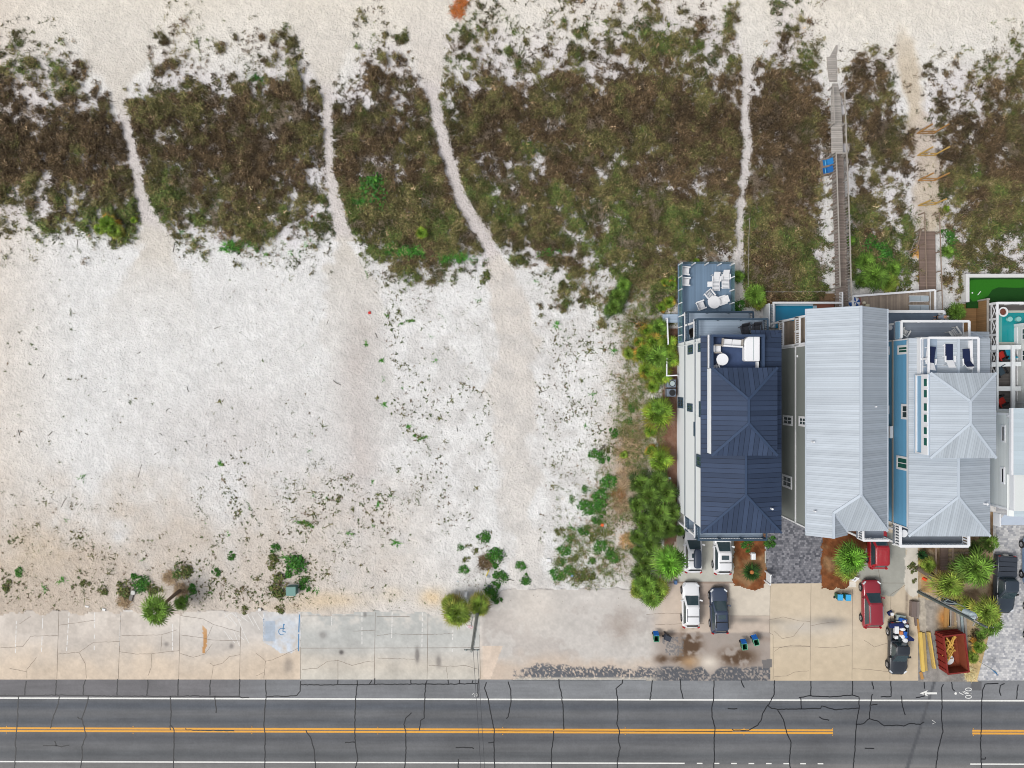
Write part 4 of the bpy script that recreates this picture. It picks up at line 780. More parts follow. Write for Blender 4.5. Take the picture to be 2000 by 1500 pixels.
# little white fences west of the white house
sf = thing('side_fence', 'short white picket fence beside palms west of the white house', 'fence', (*P(1304, 645), 0))
railing(sf, [P(1303, 622, 1.3), P(1305, 672, 1.3)], .2, 1.15, m_trim, gap=.18, bal=.07, post=.1, cap=.12, every=1.4, name='picket_panel')
railing(sf, [P(1302, 700, 1.3), P(1302, 734, 1.3), P(1323, 733, 1.3)], .2, 1.15, m_trim, gap=.3, bal=.05, post=.1, cap=.12, every=1.4, name='picket_panel')
# ------------------------------------------------------------------ boardwalks and light fences in the dunes
bw = thing('boardwalk', 'long grey wooden boardwalk with plank rails crossing the dune', 'boardwalk', (*P(1640, 340), 0))
def deck_run(pts, w, z, th=.12):
    b = MB()
    for (x0, y0, w0, z0), (x1, y1, w1, z1) in zip(pts[:-1], pts[1:]):
        a, c = P(x0, y0, z0), P(x1, y1, z1)
        v = [(a[0] - w0, a[1], z0), (a[0] + w0, a[1], z0), (c[0] + w1, c[1], z1), (c[0] - w1, c[1], z1)]
        b.add(v + [(p[0], p[1], p[2] - th) for p in v], [[3, 2, 1, 0], [4, 5, 6, 7], [0, 1, 5, 4], [1, 2, 6, 5], [2, 3, 7, 6], [3, 0, 4, 7]])
    return b
m_bw2 = mat('bleached_boardwalk', A(170, 164, 157), rough=.9, var=.18, vs=2.0, fine=.12, fs=12, stripe=('Y', .2, .18, .62))
deck_run([(1634.5, 88, .08, .14), (1631, 100, .25, .14), (1627, 111, .34, .14)], 0, 0).build('ramp', m_bw2, bw)
deck_run([(1624.5, 111, .52, .16), (1626, 135, .5, .16), (1627.5, 159, .42, .16)], 0, 0).build('ramp', m_bw2, bw)
deck_run([(1631, 163, .28, .2), (1633, 190, .5, .5), (1634, 240, .58, .9), (1635.5, 300, .6, 1.1)], 0, 0).build('walkway', m_bw2, bw)
deck_run([(1636, 300, .62, 1.12), (1640, 420, .62, 1.3), (1643, 500, .62, 1.3), (1645, 610, .62, 1.2)], 0, 0).build('walkway', m_bw, bw)
for pts in ([(1627, 168, 1.2), (1630, 240, 1.8)], [(1649, 168, 1.2), (1652, 240, 1.8), (1654, 300, 2.1), (1658, 400, 2.4), (1661, 500, 2.4), (1663, 585, 2.4)], [(1633, 298, 2.1), (1635, 350, 2.3), (1638, 450, 2.4), (1641, 560, 2.4)], [(1633, 299, 2.1), (1652, 299, 2.1)]):
    b = MB(); q = [P3(x, y, z) for x, y, z in pts]
    for si, (p, r) in enumerate(zip(q[:-1], q[1:])):
        b.beam(p, r, .13, .05, 0); n = max(1, int(abs(r[1] - p[1]) / 2.2)); k = int(abs(r[1] - p[1]) / .28)
        for i in range(1 if si else 0, n + 1):
            f = i / n; c = [p[j] + (r[j] - p[j]) * f for j in range(3)]; b.box(c[0] - .06, c[0] + .06, c[1] - .06, c[1] + .06, 0, c[2] - .03, 0)
        if p[1] < 25:
            for i in range(k):
                f = (i + .5) / k; c = [p[j] + (r[j] - p[j]) * f for j in range(3)]; b.box(c[0] - .025, c[0] + .025, c[1] - .03, c[1] + .03, 1.25, c[2] - .03, 0)
    b.build('handrail', m_gwood, bw)
b = MB()
for y in range(190, 600, 26):
    for dx in (-.5, .5):
        p = P(1632 + (y - 190) * .03, y, .8); b.box(p[0] + dx - .07, p[0] + dx + .07, p[1] - .07, p[1] + .07, -.1, .38 if y < 240 else .9)
b.build('pile', m_wood, bw)
b2 = thing('boardwalk', 'short brown boardwalk with thin rails ending at the sand track', 'boardwalk', (*P(1812, 510), 0))
deck_run([(1811, 452, .85, .35), (1812, 530, .85, .5), (1813, 600, .85, .5)], 0, 0).build('walkway', mat('brown_boardwalk', A(132, 114, 104), rough=.9, var=.14, vs=2, stripe=('Y', .16, .14, .68)), b2)
for xs in ((1806, 415, 1810, 566), (1835, 415, 1841, 605), (1799, 450, 1790, 490)):
    b = MB(); p, r = P3(xs[0], xs[1], 1.2), P3(xs[2], xs[3], 1.3); b.beam(p, r, .09, .06)
    for i in range(6):
        f = i / 5; c = [p[j] + (r[j] - p[j]) * f for j in range(3)]; b.box(c[0] - .05, c[0] + .05, c[1] - .05, c[1] + .05, 0, c[2] - .03)
    b.build('handrail', m_wood, b2)
m_lum = mat('new_lumber', A(206, 170, 96), rough=.8, var=.12, vs=2)
m_lum2 = mat('orange_lumber', A(188, 142, 84), rough=.8, var=.15, vs=2)
for i, (x, y, w_, lb) in enumerate(((1791, 261, 31, 'post frame of raw timber on the sand track, farthest from the houses'), (1792, 304, 31, 'yellow timber post frame with a white tag on its cross beam'), (1793, 353, 30, 'timber post frame on the sand track, between two others'), (1793, 402, 31, 'yellow timber post frame standing just beyond the brown boardwalk'))):
    t = thing('post_frame', lb, 'post frame', (*P(x + w_ / 2, y), 0), 'timber post frames on the sand track'); m = m_lum if i in (1, 3) else m_lum2
    (xa, ya), (xb, yb) = P(x, y), P(x + w_, y - (3 if i == 3 else 0))
    for q in ((xa, ya), (xb, yb)): child(t, MB().box(q[0] - .06, q[0] + .06, q[1] - .06, q[1] + .06, 0, 2.75 if i < 3 else 2.2), 'post', m)
    for dy in (-.10, .10): child(t, MB().beam((xa, ya + dy, .42), (xb, yb + dy, .42), .05, .2), 'cross_beam', m)
    if i == 1: child(t, MB().box((xa + xb) / 2, (xa + xb) / 2 + .14, ya - .05, ya + .08, .55, .6), 'tag', m_trim)
o = MB().beam(P3(1770, 264, .1), P3(1794, 250, .15), .12, .12).build('pipe', mat('dark_pipe', A(60, 58, 56))); tag(o, 'thin dark pipe lying on pale sand by the timber frames', 'pipe')
def ropefence(name, lab, pts, hh=1.0, gaps=3.0):
    t = thing(name, lab, 'fence', (*P(*pts[0]), 0)); prev = None
    q = []
    for (x0, y0), (x1, y1) in zip(pts[:-1], pts[1:]):
        a, c = P(x0, y0), P(x1, y1); n = max(1, int(math.hypot(c[0] - a[0], c[1] - a[1]) / gaps)); q += [(a[0] + (c[0] - a[0]) * i / n, a[1] + (c[1] - a[1]) * i / n) for i in range(n)]
    q.append(P(*pts[-1]))
    for x, y in q: child(t, MB().tube((x, y, 0), (x, y, hh), .045, 6), 'post', m_gwood)
    r = MB()
    for a, c in zip(q[:-1], q[1:]): r.tube(a + (hh - .12,), ((a[0] + c[0]) / 2, (a[1] + c[1]) / 2, hh - .25), .025, 5); r.tube(((a[0] + c[0]) / 2, (a[1] + c[1]) / 2, hh - .25), c + (hh - .12,), .025, 5)
    child(t, r, 'rope', m_gwood)
ropefence('rope_fence', 'low post and rope fence along the narrow white sand path', [(1459, 430), (1457, 500), (1456, 562)])
ropefence('rope_fence', 'low pale rail fence running from the palm to the long boardwalk', [(1492, 571.5), (1560, 571.5), (1628, 571)], gaps=1.8, hh=.8)
ropefence('rope_fence', 'thin wire and post fence left of the brown boardwalk end', [(1780, 470), (1771, 492)], gaps=2)
# ------------------------------------------------------------------ vehicles
m_tyre = mat('tyre_rubber', A(42, 42, 44), rough=.8, var=.1)
m_rim = mat('alloy_rim', A(178, 180, 184), rough=.3, metal=.7, var=.05)
m_cglass = mat('car_glass', (.035, .058, .068), rough=.05, var=.15, vs=2, spec=.9)
m_blackp = mat('black_plastic', A(36, 37, 40), rough=.6, var=.1)
m_chrome = mat('chrome', A(190, 192, 196), rough=.2, metal=.8, var=.05)
m_lamp = mat('clear_lamp', A(220, 224, 228), rough=.15, var=.05, spec=.7)
m_tail = mat('red_lamp', (.35, .01, .012), rough=.2, var=.1, spec=.6)
m_plate = mat('plate_white', A(224, 224, 220), rough=.5)
def paint(name, rgb, rough=.28): return mat(name, rgb, rough=rough, var=.03, vs=.8, fine=.01, spec=.5, coat=.6)
def loft(b, secs, m=0, caps=True):
    n = len(secs[0]); o = [q for s in secs for q in s]
    fs = [[k * n + i, k * n + (i + 1) % n, (k + 1) * n + (i + 1) % n, (k + 1) * n + i] for k in range(len(secs) - 1) for i in range(n)]
    if caps: fs += [list(range(n))[::-1], [(len(secs) - 1) * n + i for i in range(n)]]
    b.add(o, fs, m)
def wheel(root, x, y, r, side):
    w_ = MB(); w_.tube((x - .11, y, r), (x + .11, y, r), r, 20); o = w_.build('wheel', m_tyre, root, smooth=False)
    k = MB(); xs = x + side * .105; k.tube((xs - .015, y, r), (xs + .012, y, r), r * .62, 16)
    for i in range(5):
        a = 2 * math.pi * i / 5; k.beam((xs + side * .016, y, r), (xs + side * .016, y + math.cos(a) * r * .58, r + math.sin(a) * r * .58), .03, .07)
    q = k.build('rim', m_rim, o); ORG[q.name] = ORG[o.name]
def car(name, label, cat, px, py, rot, L, W, Ht, pm, kind='suv', hood=1.25, sunroof=0, rails=None, roof2=None, bars=0, group='cars parked in front of the houses', ribs=0, twotone=None):
    """front towards +Y, built at the origin, then moved"""
    t = thing(name, label, cat, (0, 0, 0), group); h = L / 2; w = W / 2; belt = .58 * Ht if kind == 'suv' else .56 * Ht; hz = belt - .02
    # lower body
    st = [(-h, .74, .42, belt - .22), (-h + .06, .90, .32, belt - .08), (-h + .25, .985, .26, belt), (-h + .8, 1., .24, belt + .01), (-.1, 1., .22, belt), (h - hood - .3, 1., .22, belt - .01), (h - hood + .2, .995, .24, hz - .02), (h - .55, .965, .26, hz - .10), (h - .22, .90, .30, hz - .17), (h - .06, .78, .36, hz - .26), (h, .60, .44, hz - .36)]
    secs = []
    for y, k, z0, z1 in st:
        ww = w * k; zc = z1 + (.055 if y > h - hood - .4 else .02)
        secs.append([(-ww * .9, y, z0), (-ww, y, z0 + .18), (-ww * .995, y, (z0 + z1) / 2 + .05), (-ww * .955, y, z1 - .05), (-ww * .85, y, z1 + .01), (-ww * .4, y, zc), (ww * .4, y, zc), (ww * .85, y, z1 + .01), (ww * .955, y, z1 - .05), (ww * .995, y, (z0 + z1) / 2 + .05), (ww, y, z0 + .18), (ww * .9, y, z0)])
    bed = None
    b = MB()
    if kind == 'pickup':
        yb = -h + .36 * L                   # bed behind this
        pre = [s for s in secs if s[0][1] > yb + .1]; k0 = [(p[0], yb, p[2]) for p in pre[0]]; loft(b, [k0] + pre)
        zt = belt + .05
        for sx in (-1, 1): b.box(min(sx * w, sx * (w - .16)), max(sx * w, sx * (w - .16)), -h + .06, yb, .32, zt)
        b.box(-w + .16, w - .16, -h + .04, -h + .16, .34, zt - .02); b.box(-w + .16, w - .16, -h + .16, yb, .5, .62); b.box(-w * .9, w * .9, -h - .06, -h + .04, .38, .58)
        b.box(-w + .16, w - .16, yb - .1, yb, .62, zt)
    else: loft(b, secs)
    body = b.build('body', pm, t, smooth=True)
    if kind == 'suv': sub(body, 1)
    else: bev(body, .035, 2)
    # greenhouse
    zr = Ht; yf0, yf1 = h - hood - .05, h - hood - 1.0
    if kind == 'suv': yr1, yr0 = -h + .62, -h + .22
    else: yr1, yr0 = yb + .22, yb + .04
    wb, wt = w * .90, w * .74
    def ring(f, dz=0):  # f 0 = belt, 1 = roof
        ww = wb + (wt - wb) * f; a = yf0 + (yf1 - yf0) * f; c = yr0 + (yr1 - yr0) * f; z = belt - .02 + (zr - belt + .02) * f + dz
        return [(-ww * .8, a, z), (ww * .8, a, z), (ww, a - .18, z - .01), (ww, c + .15, z - .01), (ww * .84, c, z), (-ww * .84, c, z), (-ww, c + .15, z - .01), (-ww, a - .18, z - .01)]
    b = MB(); R0, R1, R2, R3 = ring(0), ring(.9), ring(1.0), ring(1.0, .045)
    R3 = [(p[0] * .8, yf1 + (p[1] - yf1) * .9 - .06, p[2]) for p in R3]
    loft(b, [R0, R1, R2, R3]); cab = b.build('cabin', pm, t, smooth=True); bev(cab, .03, 2)
    def lerp(p, q, f): return tuple(p[i] + (q[i] - p[i]) * f for i in range(3))
    def pane(nm, idx, lo, hi, push, ins=.05, cuts=None):
        i, j = idx; a, c, d, e = R0[i], R0[j], R1[j], R1[i]
        a, e = lerp(a, c, ins), lerp(e, d, ins); c, d = lerp(c, a, ins), lerp(d, e, ins); A0, E0, C0, D0 = a, e, c, d
        a2, c2, e2, d2 = lerp(A0, E0, lo), lerp(C0, D0, lo), lerp(A0, E0, hi), lerp(C0, D0, hi); k = MB()
        pv = np.array(push); v = [tuple(np.array(q) + pv) for q in (a2, c2, d2, e2)]; v0 = [tuple(np.array(q) - pv * 2) for q in (a2, c2, d2, e2)]
        k.add(v + v0, [[0, 1, 2, 3], [0, 4, 5, 1], [1, 5, 6, 2], [2, 6, 7, 3], [3, 7, 4, 0]]); return k
    pane('windshield', (0, 1), .06, .99, (0, .03, .02), ins=.0).build('windshield', m_cglass, t)
    pane('rear_window', (4, 5), .18, .95, (0, -.03, .01), ins=.05).build('rear_window', m_cglass, t)
    for idx, sx in (((2, 3), 1), ((6, 7), -1)): pane('side_window', idx, .10, .95, (sx * .022, 0, .006), ins=.03).build('side_window', m_cglass, t)
    fw = .66 if kind == 'suv' else .70
    r = .36 if kind == 'suv' else .39
    for sx in (-1, 1):
        for y in (h - .92, -h + .95 if kind == 'suv' else -h + 1.15): wheel(t, sx * (w - .09), y, r, sx)
        b = MB()
        for y in (h - .92, -h + .95 if kind == 'suv' else -h + 1.15):
            b.tube((sx * (w - .05), y, r), (sx * (w + .003), y, r), r + .06, 20)
        b.build('wheel_arch', m_blackp, t)
        b = MB(); b.beam((sx * w * .62, h - .16, hz - .22), (sx * w * .93, h - .42, hz - .14), .16, .13); bev(b.build('headlight', m_lamp, t), .03)
        b = MB(); b.beam((sx * w * .72, -h + .03, belt - .12), (sx * w * .95, -h + .14, belt - .06), .12, .22); b.build('taillight', m_tail, t)
        b = MB(); b.beam((sx * (w * .9), yf0 - .45, belt + .08), (sx * (w + .2), yf0 - .52, belt + .14), .14, .16); b.build('mirror', pm if kind == 'suv' else m_blackp, t)
        if rails: 
            b = MB(); b.beam((sx * wt * .9, yf1 - .25, zr + .05), (sx * wt * .9, yr1 + .3, zr + .05), .06, .06); b.build('roof_rail', rails, t)
    b = MB(); b.box(-w * .55, w * .55, h - .03, h + .02, .45, hz - .28); b.build('grille', m_blackp, t)
    b = MB(); b.box(-.26, .26, -h - .02 if kind == 'suv' else -h - .075, -h + .01, .62, .76); b.build('license_plate', m_plate, t)
    b = MB(); b.box(-w * .8, w * .8, -h - .02, -h + .05, .34, .5); b.build('rear_bumper', m_blackp if kind == 'suv' else m_chrome, t)
    if sunroof:
        b = MB(); b.box(-wt * .55, wt * .55, yf1 - .75, yf1 - .3, zr + .035, zr + .058); b.build('sunroof', m_cglass, t)
    for i in range(bars):
        y = yf1 - 1.05 - i * (1.0 if bars == 2 else .8); b = MB(); b.beam((-wt * .92, y, zr + .09), (wt * .92, y, zr + .09), .06, .05); b.build('cross_bar', m_blackp, t)
    if roof2 == 'box':
        b = MB(); pr = [(.0, .0), (.30, .0), (.38, .06), (.40, .18), (.34, .34), (.2, .40)]
        secs = []
        for y, k in ((-1.05, .6), (-.98, .86), (-.8, 1), (.4, 1), (.7, .92), (.86, .7), (.92, .45)): secs.append([(.16 + s_ * q[0] * k, y - .55, zr + .12 + q[1] * (.7 + .3 * k)) for s_, q in [(1, p) for p in pr] + [(-1, p) for p in pr[::-1]]])
        loft(b, secs); bev(b.build('cargo_box', mat('dark_blue_plastic', A(58, 68, 86), rough=.4), t, smooth=True), .03)
    for i in range(ribs):
        b = MB(); x = -wt * .7 + i * wt * 1.4 / max(1, ribs - 1); b.box(x - .03, x + .03, yr1 + .2, yf1 - .3, zr + .02, zr + .06); b.build('roof_rib', pm, t)
    if kind == 'pickup' and roof2 == 'cover':
        b = MB()
        for i in range(4): y0 = -h + .1 + i * (yb + h - .16) / 4; b.box(-w + .06, w - .06, y0, y0 + (yb + h - .16) / 4 - .05, belt + .06, belt + .13)
        b.build('bed_cover', mat('ribbed_cover', A(62, 68, 78), rough=.5), t)
    place(t, px, py, 0, rot); return t
pw = paint('white_car_paint', A(240, 241, 243)); pdk = paint('dark_blue_paint', A(58, 70, 92)); prd = paint('dark_red_paint', A(150, 40, 54)); prd2 = paint('red_paint', A(176, 38, 48))
pbk = paint('black_paint', A(40, 46, 54)); pbk2 = paint('charcoal_paint', A(48, 60, 72)); pbl = paint('steel_blue_paint', A(120, 146, 178)); pdg = paint('dark_paint', A(44, 44, 48))
car('parked_car', 'white wagon with a dark blue cargo box on its roof', 'car', *(1350.5, 1071), 0, 4.8, 1.88, 1.62, pw, sunroof=1, roof2='box', bars=2, rails=m_trim); 
car('parked_car', 'white sport utility car with sunroof and two black roof bars, near brown mulch bed', 'car', 1407, 1074, 0, 4.75, 1.88, 1.72, pw, sunroof=1, bars=2)
car('parked_car', 'white crossover with silver roof bars parked nose towards the white house', 'car', 1346, 1177.5, 0, 4.75, 1.85, 1.64, pw, rails=m_rim, bars=2)
car('parked_car', 'dark blue sport utility car with sunroof beside the white crossover', 'car', 1400.5, 1188, 1.5, 4.8, 1.86, 1.72, pdk, sunroof=1, bars=2, rails=m_blackp)
car('parked_car', 'bright red car with ribbed roof half under the grey house', 'car', 1707, 1063, 0, 4.8, 1.9, 1.85, prd2, ribs=9)
car('parked_car', 'dark red sport utility car with silver roof rails on the driveway', 'car', 1695.5, 1175, .8, 5.05, 1.95, 1.75, prd, rails=m_rim)
trk = car('pickup_truck', 'black pickup truck with its open bed full of blue and white things', 'pickup truck', 1747, 1261, 179, 5.5, 1.9, 1.72, pbk, kind='pickup', hood=1.4)
car('pickup_truck', 'charcoal pickup truck with ribbed bed cover on the light pavers', 'pickup truck', 1953, 1137, 178, 6.0, 2.0, 1.85, pbk2, kind='pickup', hood=1.5, roof2='cover')
car('parked_car', 'steel blue vehicle cut by the right edge, on grey pavers', 'car', 2008, 1091, 0, 5.0, 1.95, 1.8, pbl)
car('parked_car', 'dark vehicle of which only the wheels show at the right edge', 'car', 2015, 1210, 180, 4.9, 1.9, 1.7, pdg)
# ---- load of the black pickup: separate things lying in and on the bed
def simple(b, name, m, label, cat, group=None, bevel=0):
    o = b.build(name, m); tag(o, label, cat, group)
    if bevel: bev(o, bevel)
    return o
m_blue = mat('bright_blue_plastic', A(30, 96, 190), rough=.5, var=.12, vs=3); m_nvy = mat('navy_cloth', A(28, 42, 92), rough=.85, var=.2, vs=3); m_wp = mat('white_plastic', A(238, 240, 242), rough=.5, var=.04)
m_org = mat('orange_brown_card', A(206, 132, 84), rough=.85); m_dgr = mat('dark_teal_cloth', A(34, 52, 58), rough=.9, var=.3, vs=4)
def Q(px, py, z): return P(px, py, z)
z = 1.0
x, y = Q(1752, 1222, z); simple(MB().obox(x, y, .64, 1.02, 1.45, .5, 2), 'blue_tarp', m_nvy, 'dark blue tarp at the tail end of the truck bed', 'tarp', 'load of the black pickup', .04)
x, y = Q(1751, 1230, z); simple(MB().obox(x, y, .66, 1.12, .42, .75, 0), 'white_panel', m_wp, 'long white panel along one side of the truck bed', 'foam sheet', 'load of the black pickup', .02)  # a loose white panel laid in the truck bed
x, y = Q(1763, 1229, z); simple(MB().lathe([(.28, .66), (.30, 1.0), (.26, 1.1), (.05, 1.14)], x, y, 16, 0, .6), 'white_bag', m_wp, 'half round white bag behind the orange box', 'bag', 'load of the black pickup')
x, y = Q(1772, 1223, z); simple(MB().lathe([(.16, .66), (.17, 1.02), (.14, 1.05)], x, y, 14), 'round_lid', mat('pale_lid', A(204, 214, 222)), 'round pale lid in the truck bed corner', 'lid', 'load of the black pickup')  # a loose round lid, part of the load
x, y = Q(1760, 1236, z); simple(MB().obox(x, y, .64, 1.1, .36, .34, 5), 'orange_box', m_org, 'orange brown box in the middle of the truck bed', 'box', 'load of the black pickup', .02)
x, y = Q(1767.5, 1237, z); simple(MB().obox(x, y, .64, 1.14, .34, .42, -10), 'blue_bin', m_blue, 'bright blue bin beside the orange box', 'bin', 'load of the black pickup', .04)
x, y = Q(1769, 1243, z); simple(MB().lathe([(.16, .66), (.2, .9), (.16, 1.1), (.04, 1.15)], x, y, 12), 'blue_bag', m_blue, 'round blue bag by the cab of the pickup', 'bag', 'load of the black pickup')
x, y = Q(1762, 1243, z); simple(MB().lathe([(.22, .66), (.27, .95), (.2, 1.14), (.04, 1.17)], x, y, 14), 'white_bundle', m_wp, 'white round bundle just in front of the orange box', 'bundle', 'load of the black pickup')
x, y = Q(1768, 1251, z); simple(MB().lathe([(.26, .66), (.3, .95), (.22, 1.12), (.04, 1.16)], x, y, 14), 'white_bundle', m_wp, 'white bundle nearest to the cab of the black pickup', 'bundle', 'load of the black pickup')
x, y = Q(1757.5, 1247, z); simple(MB().obox(x, y, .64, 1.12, .42, .4, 20), 'dark_bag', m_dgr, 'dark teal bag between white bundles in the truck bed', 'bag', 'load of the black pickup', .08)
x, y = Q(1751, 1245, z); simple(MB().obox(x, y, .64, 1.08, .34, .3, 10), 'white_cooler', m_wp, 'small white cooler with blue end in the truck bed', 'cooler', 'load of the black pickup', .03)
x, y = Q(1780, 1247, .9); b = MB(); b.add([(x - .35, y + .42, 1.05), (x + .3, y - .05, .95), (x + .22, y - .28, .95), (x - .4, y - .2, 1.05), (x - .35, y + .42, .93), (x + .3, y - .05, .83), (x + .22, y - .28, .83), (x - .4, y - .2, .93)], [[3, 2, 1, 0], [4, 5, 6, 7], [0, 1, 5, 4], [1, 2, 6, 5], [2, 3, 7, 6], [3, 0, 4, 7]]); simple(b, 'folded_canopy', m_nvy, 'navy folded canopy sticking out over the truck side', 'canopy', 'load of the black pickup')
t = thing('hand_cart', 'small cart of blue and white things behind the black pickup', 'cart', (*Q(1759, 1207, 0), 0))
x, y = Q(1759, 1207, .4)
child(t, MB().obox(x, y, .12, .5, .9, .6, -8), 'tray', mat('grey_green_plastic', A(160, 172, 166))); child(t, MB().obox(x + .05, y - .12, .52, .8, .7, .34, -12), 'blue_load', m_blue); child(t, MB().obox(x + .1, y - .22, .82, 1.0, .3, .3, 15), 'white_load', m_wp); child(t, MB().tube((x - .5, y, .16), (x - .44, y, .16), .16, 12), 'wheel', m_tyre); child(t, MB().tube((x + .44, y, .16), (x + .5, y, .16), .16, 12), 'wheel', m_tyre)
t = thing('bucket', 'white bucket on a dark box on the concrete behind the pickup', 'bucket', (*Q(1740, 1198, 0), 0)); x, y = Q(1740, 1198, .2)
child(t, MB().lathe([(.13, .22), (.17, .5), (.14, .5)], x, y, 14), 'pail', m_wp); child(t, MB().obox(x - .05, y + .02, 0, .21, .5, .4, 30), 'dark_base', m_nvy)
# ------------------------------------------------------------------ wheeled bins
m_bing = mat('green_bin', A(24, 92, 66), rough=.5, var=.1); m_binb = mat('blue_lid', A(28, 112, 204), rough=.45, var=.06); m_bincy = mat('cyan_lid', A(70, 180, 236), rough=.45, var=.06); m_bind = mat('dark_bin', A(58, 64, 76), rough=.55, var=.1); m_binl = mat('pale_green_rim', A(110, 186, 150), rough=.5)
def bin_(label, px, py, rot, open_, mb, ml, mr):
    t = thing('wheeled_bin', label, 'bin', (0, 0, 0), 'wheeled bins by the road')
    b = MB(); n = [(-.25, -.3), (.25, -.3), (.25, .3), (-.25, .3)]
    z0, z1 = .12, 1.0; o = [(x * .8, y * .8, z0) for x, y in n] + [(x, y, z1) for x, y in n] + [(x * .9, y * .9, z1) for x, y in n] + [(x * .72, y * .72, .2) for x, y in n]
    b.add(o, [[3, 2, 1, 0]] + [[i, (i + 1) % 4, (i + 1) % 4 + 4, i + 4] for i in range(4)] + [[i + 4, (i + 1) % 4 + 4, (i + 1) % 4 + 8, i + 8] for i in range(4)] + [[i + 8, (i + 1) % 4 + 8, (i + 1) % 4 + 12, i + 12] for i in range(4)] + [[12, 13, 14, 15]])
    b.build('body', mb, t)
    r = MB()
    for i in range(4): p, q = n[i], n[(i + 1) % 4]; r.beam((p[0] * 1.04, p[1] * 1.04, 1.0), (q[0] * 1.04, q[1] * 1.04, 1.0), .05, .05)
    r.build('rim', mr, t)
    l = MB()
    if open_: l.add([(-.27, .32, 1.02), (.27, .32, 1.02), (.27, .62, .5), (-.27, .62, .5), (-.27, .36, 1.05), (.27, .36, 1.05), (.27, .66, .53), (-.27, .66, .53)], [[0, 1, 2, 3], [7, 6, 5, 4], [0, 4, 5, 1], [1, 5, 6, 2], [2, 6, 7, 3], [3, 7, 4, 0]])
    else: l.obox(0, 0, 1.03, 1.10, .56, .66, 0, 0, .92)
    l.build('lid', ml, t)
    for s_ in (-1, 1): child(t, MB().tube((s_ * .2, .27, .12), (s_ * .27, .27, .12), .12, 12), 'wheel', m_tyre)
    child(t, MB().tube((-.22, .36, .92), (.22, .36, .92), .02, 6), 'handle', mb)
    place(t, px, py, 0, rot); return t
bin_('green bin with open blue lid, next to the dark grey bin', 1278.5, 1241, 0, 1, m_bing, m_binb, m_binl)
bin_('dark grey wheeled bin with closed lid on the stained ground', 1300.5, 1240, 68, 0, m_bind, m_bind, m_bind)
bin_('green bin with open blue lid, nearer to the dark blue car of the two', 1448.5, 1256.5, 5, 1, m_bing, m_binb, m_binl)
bin_('green bin with open blue lid, closest to the beige driveway', 1471, 1248, 15, 1, m_bing, m_binb, m_binl)
bin_('green bin with closed cyan lid, farther from the dark red car', 1632.5, 1161, 180, 0, m_bing, m_bincy, m_bing)
bin_('green bin with closed cyan lid, next to the dark red car', 1648, 1161.5, 180, 0, m_bing, m_bincy, m_bing)
# ------------------------------------------------------------------ street furniture
m_pole = mat('grey_pole', A(150, 152, 148), rough=.7, var=.15, vs=1.5); m_galv = mat('galvanised', A(176, 190, 192), rough=.45, metal=.3, var=.06); m_wire = mat('wire_black', A(70, 72, 76), rough=.6)
pp = thing('utility_pole', 'weathered utility pole between palms at the parking bays', 'utility pole', (*P(934, 1186), 0))
bx, by = P(933.5, 1186); tx, ty = P(928.5, 1269, 12.2)
tx = bx + .0; ty = by - .15
child(pp, MB().tube((bx, by, 0), (tx, ty, 12.0), .17, 12, 0, .11), 'pole', m_pole)
child(pp, MB().tube((bx + .2, by, 0), (tx + .16, ty, 11.4), .03, 6), 'conduit', m_galv)
child(pp, MB().beam((tx - .7, ty, 11.6), (tx + .7, ty, 11.6), .09, .11), 'cross_arm', m_pole)
for s_ in (-.5, .5): child(pp, MB().lathe([(.05, 11.66), (.07, 11.74), (.03, 11.86)], tx + s_, ty, 8), 'insulator', m_galv)
b = MB()
for k, (sx, zz) in enumerate(((.1, 11.2), (.5, 11.8))):
    p0 = np.array((tx + sx, ty, zz)); p1 = np.array((tx + sx + 1.9, -56, zz - .6)); prev = p0
    for i in range(1, 13): f = i / 12; q = p0 + (p1 - p0) * f; q[2] -= 2.2 * f * (1 - f); b.tube(prev, q, .018, 5); prev = q
tag(b.build('overhead_wire', m_wire), 'pair of thin overhead wires leaving the utility pole over the road', 'wire')
t = thing('guy_wire', 'guy wire with yellow guard by the bushy green shrub', 'guy wire', (*P(948, 1128), 0))
p0 = P3(949.8, 1125, 0); child(t, MB().tube(p0, (p0[0] + .35, p0[1] + 1.2, 2.2), .05, 6), 'guard', mat('yellow_guard', A(226, 208, 60)))
child(t, MB().tube((p0[0] - .02, p0[1] - .07, .1), (tx, ty, 9.0), .012, 5), 'cable', m_wire)
t = thing('road_sign', 'round white sign with red emblem facing up beside the utility pole', 'sign', (*P(922, 1205), 0))
x, y = P(923, 1205); zt = 2.6; xs, ys = P(922, 1219, zt)
child(t, MB().tube((x, y, 0), (x, y - .1, 3.0), .035, 8), 'post', m_galv)
b = MB(); nv = np.array((0, -.75, .66)); nv /= np.linalg.norm(nv); u = np.array((1., 0, 0)); v = np.cross(nv, u); c0 = np.array((x - .15, y - .2, 2.5))
def disc(b, c, r, m=0, n=22):
    vs = [tuple(c + (u * math.cos(2 * math.pi * i / n) + v * math.sin(2 * math.pi * i / n)) * r) for i in range(n)]; b.add(vs, [list(range(n))], m)
disc(b, c0, .36); disc(b, c0 - nv * .02, .36); sg = child(t, b, 'disc', m_wp)
b = MB(); c1 = c0 + nv * .006
for pts in ([(-.20, -.10), (.16, -.10), (.16, .06), (.05, .06), (.02, .17), (-.04, .06), (-.20, .06)],): b.add([tuple(c1 + u * a_ + v * b_) for a_, b_ in pts], [list(range(len(pts)))])
for a0 in np.arange(0, 360, 18):
    if 140 < a0 < 260: continue
    p, q = [c1 + (u * math.cos(R(a_)) + v * math.sin(R(a_))) * .33 for a_ in (a0, a0 + 18)]; b.beam(p, q, .04, .006)
o = child(t, b, 'emblem', mat('sign_red', A(206, 62, 78)))
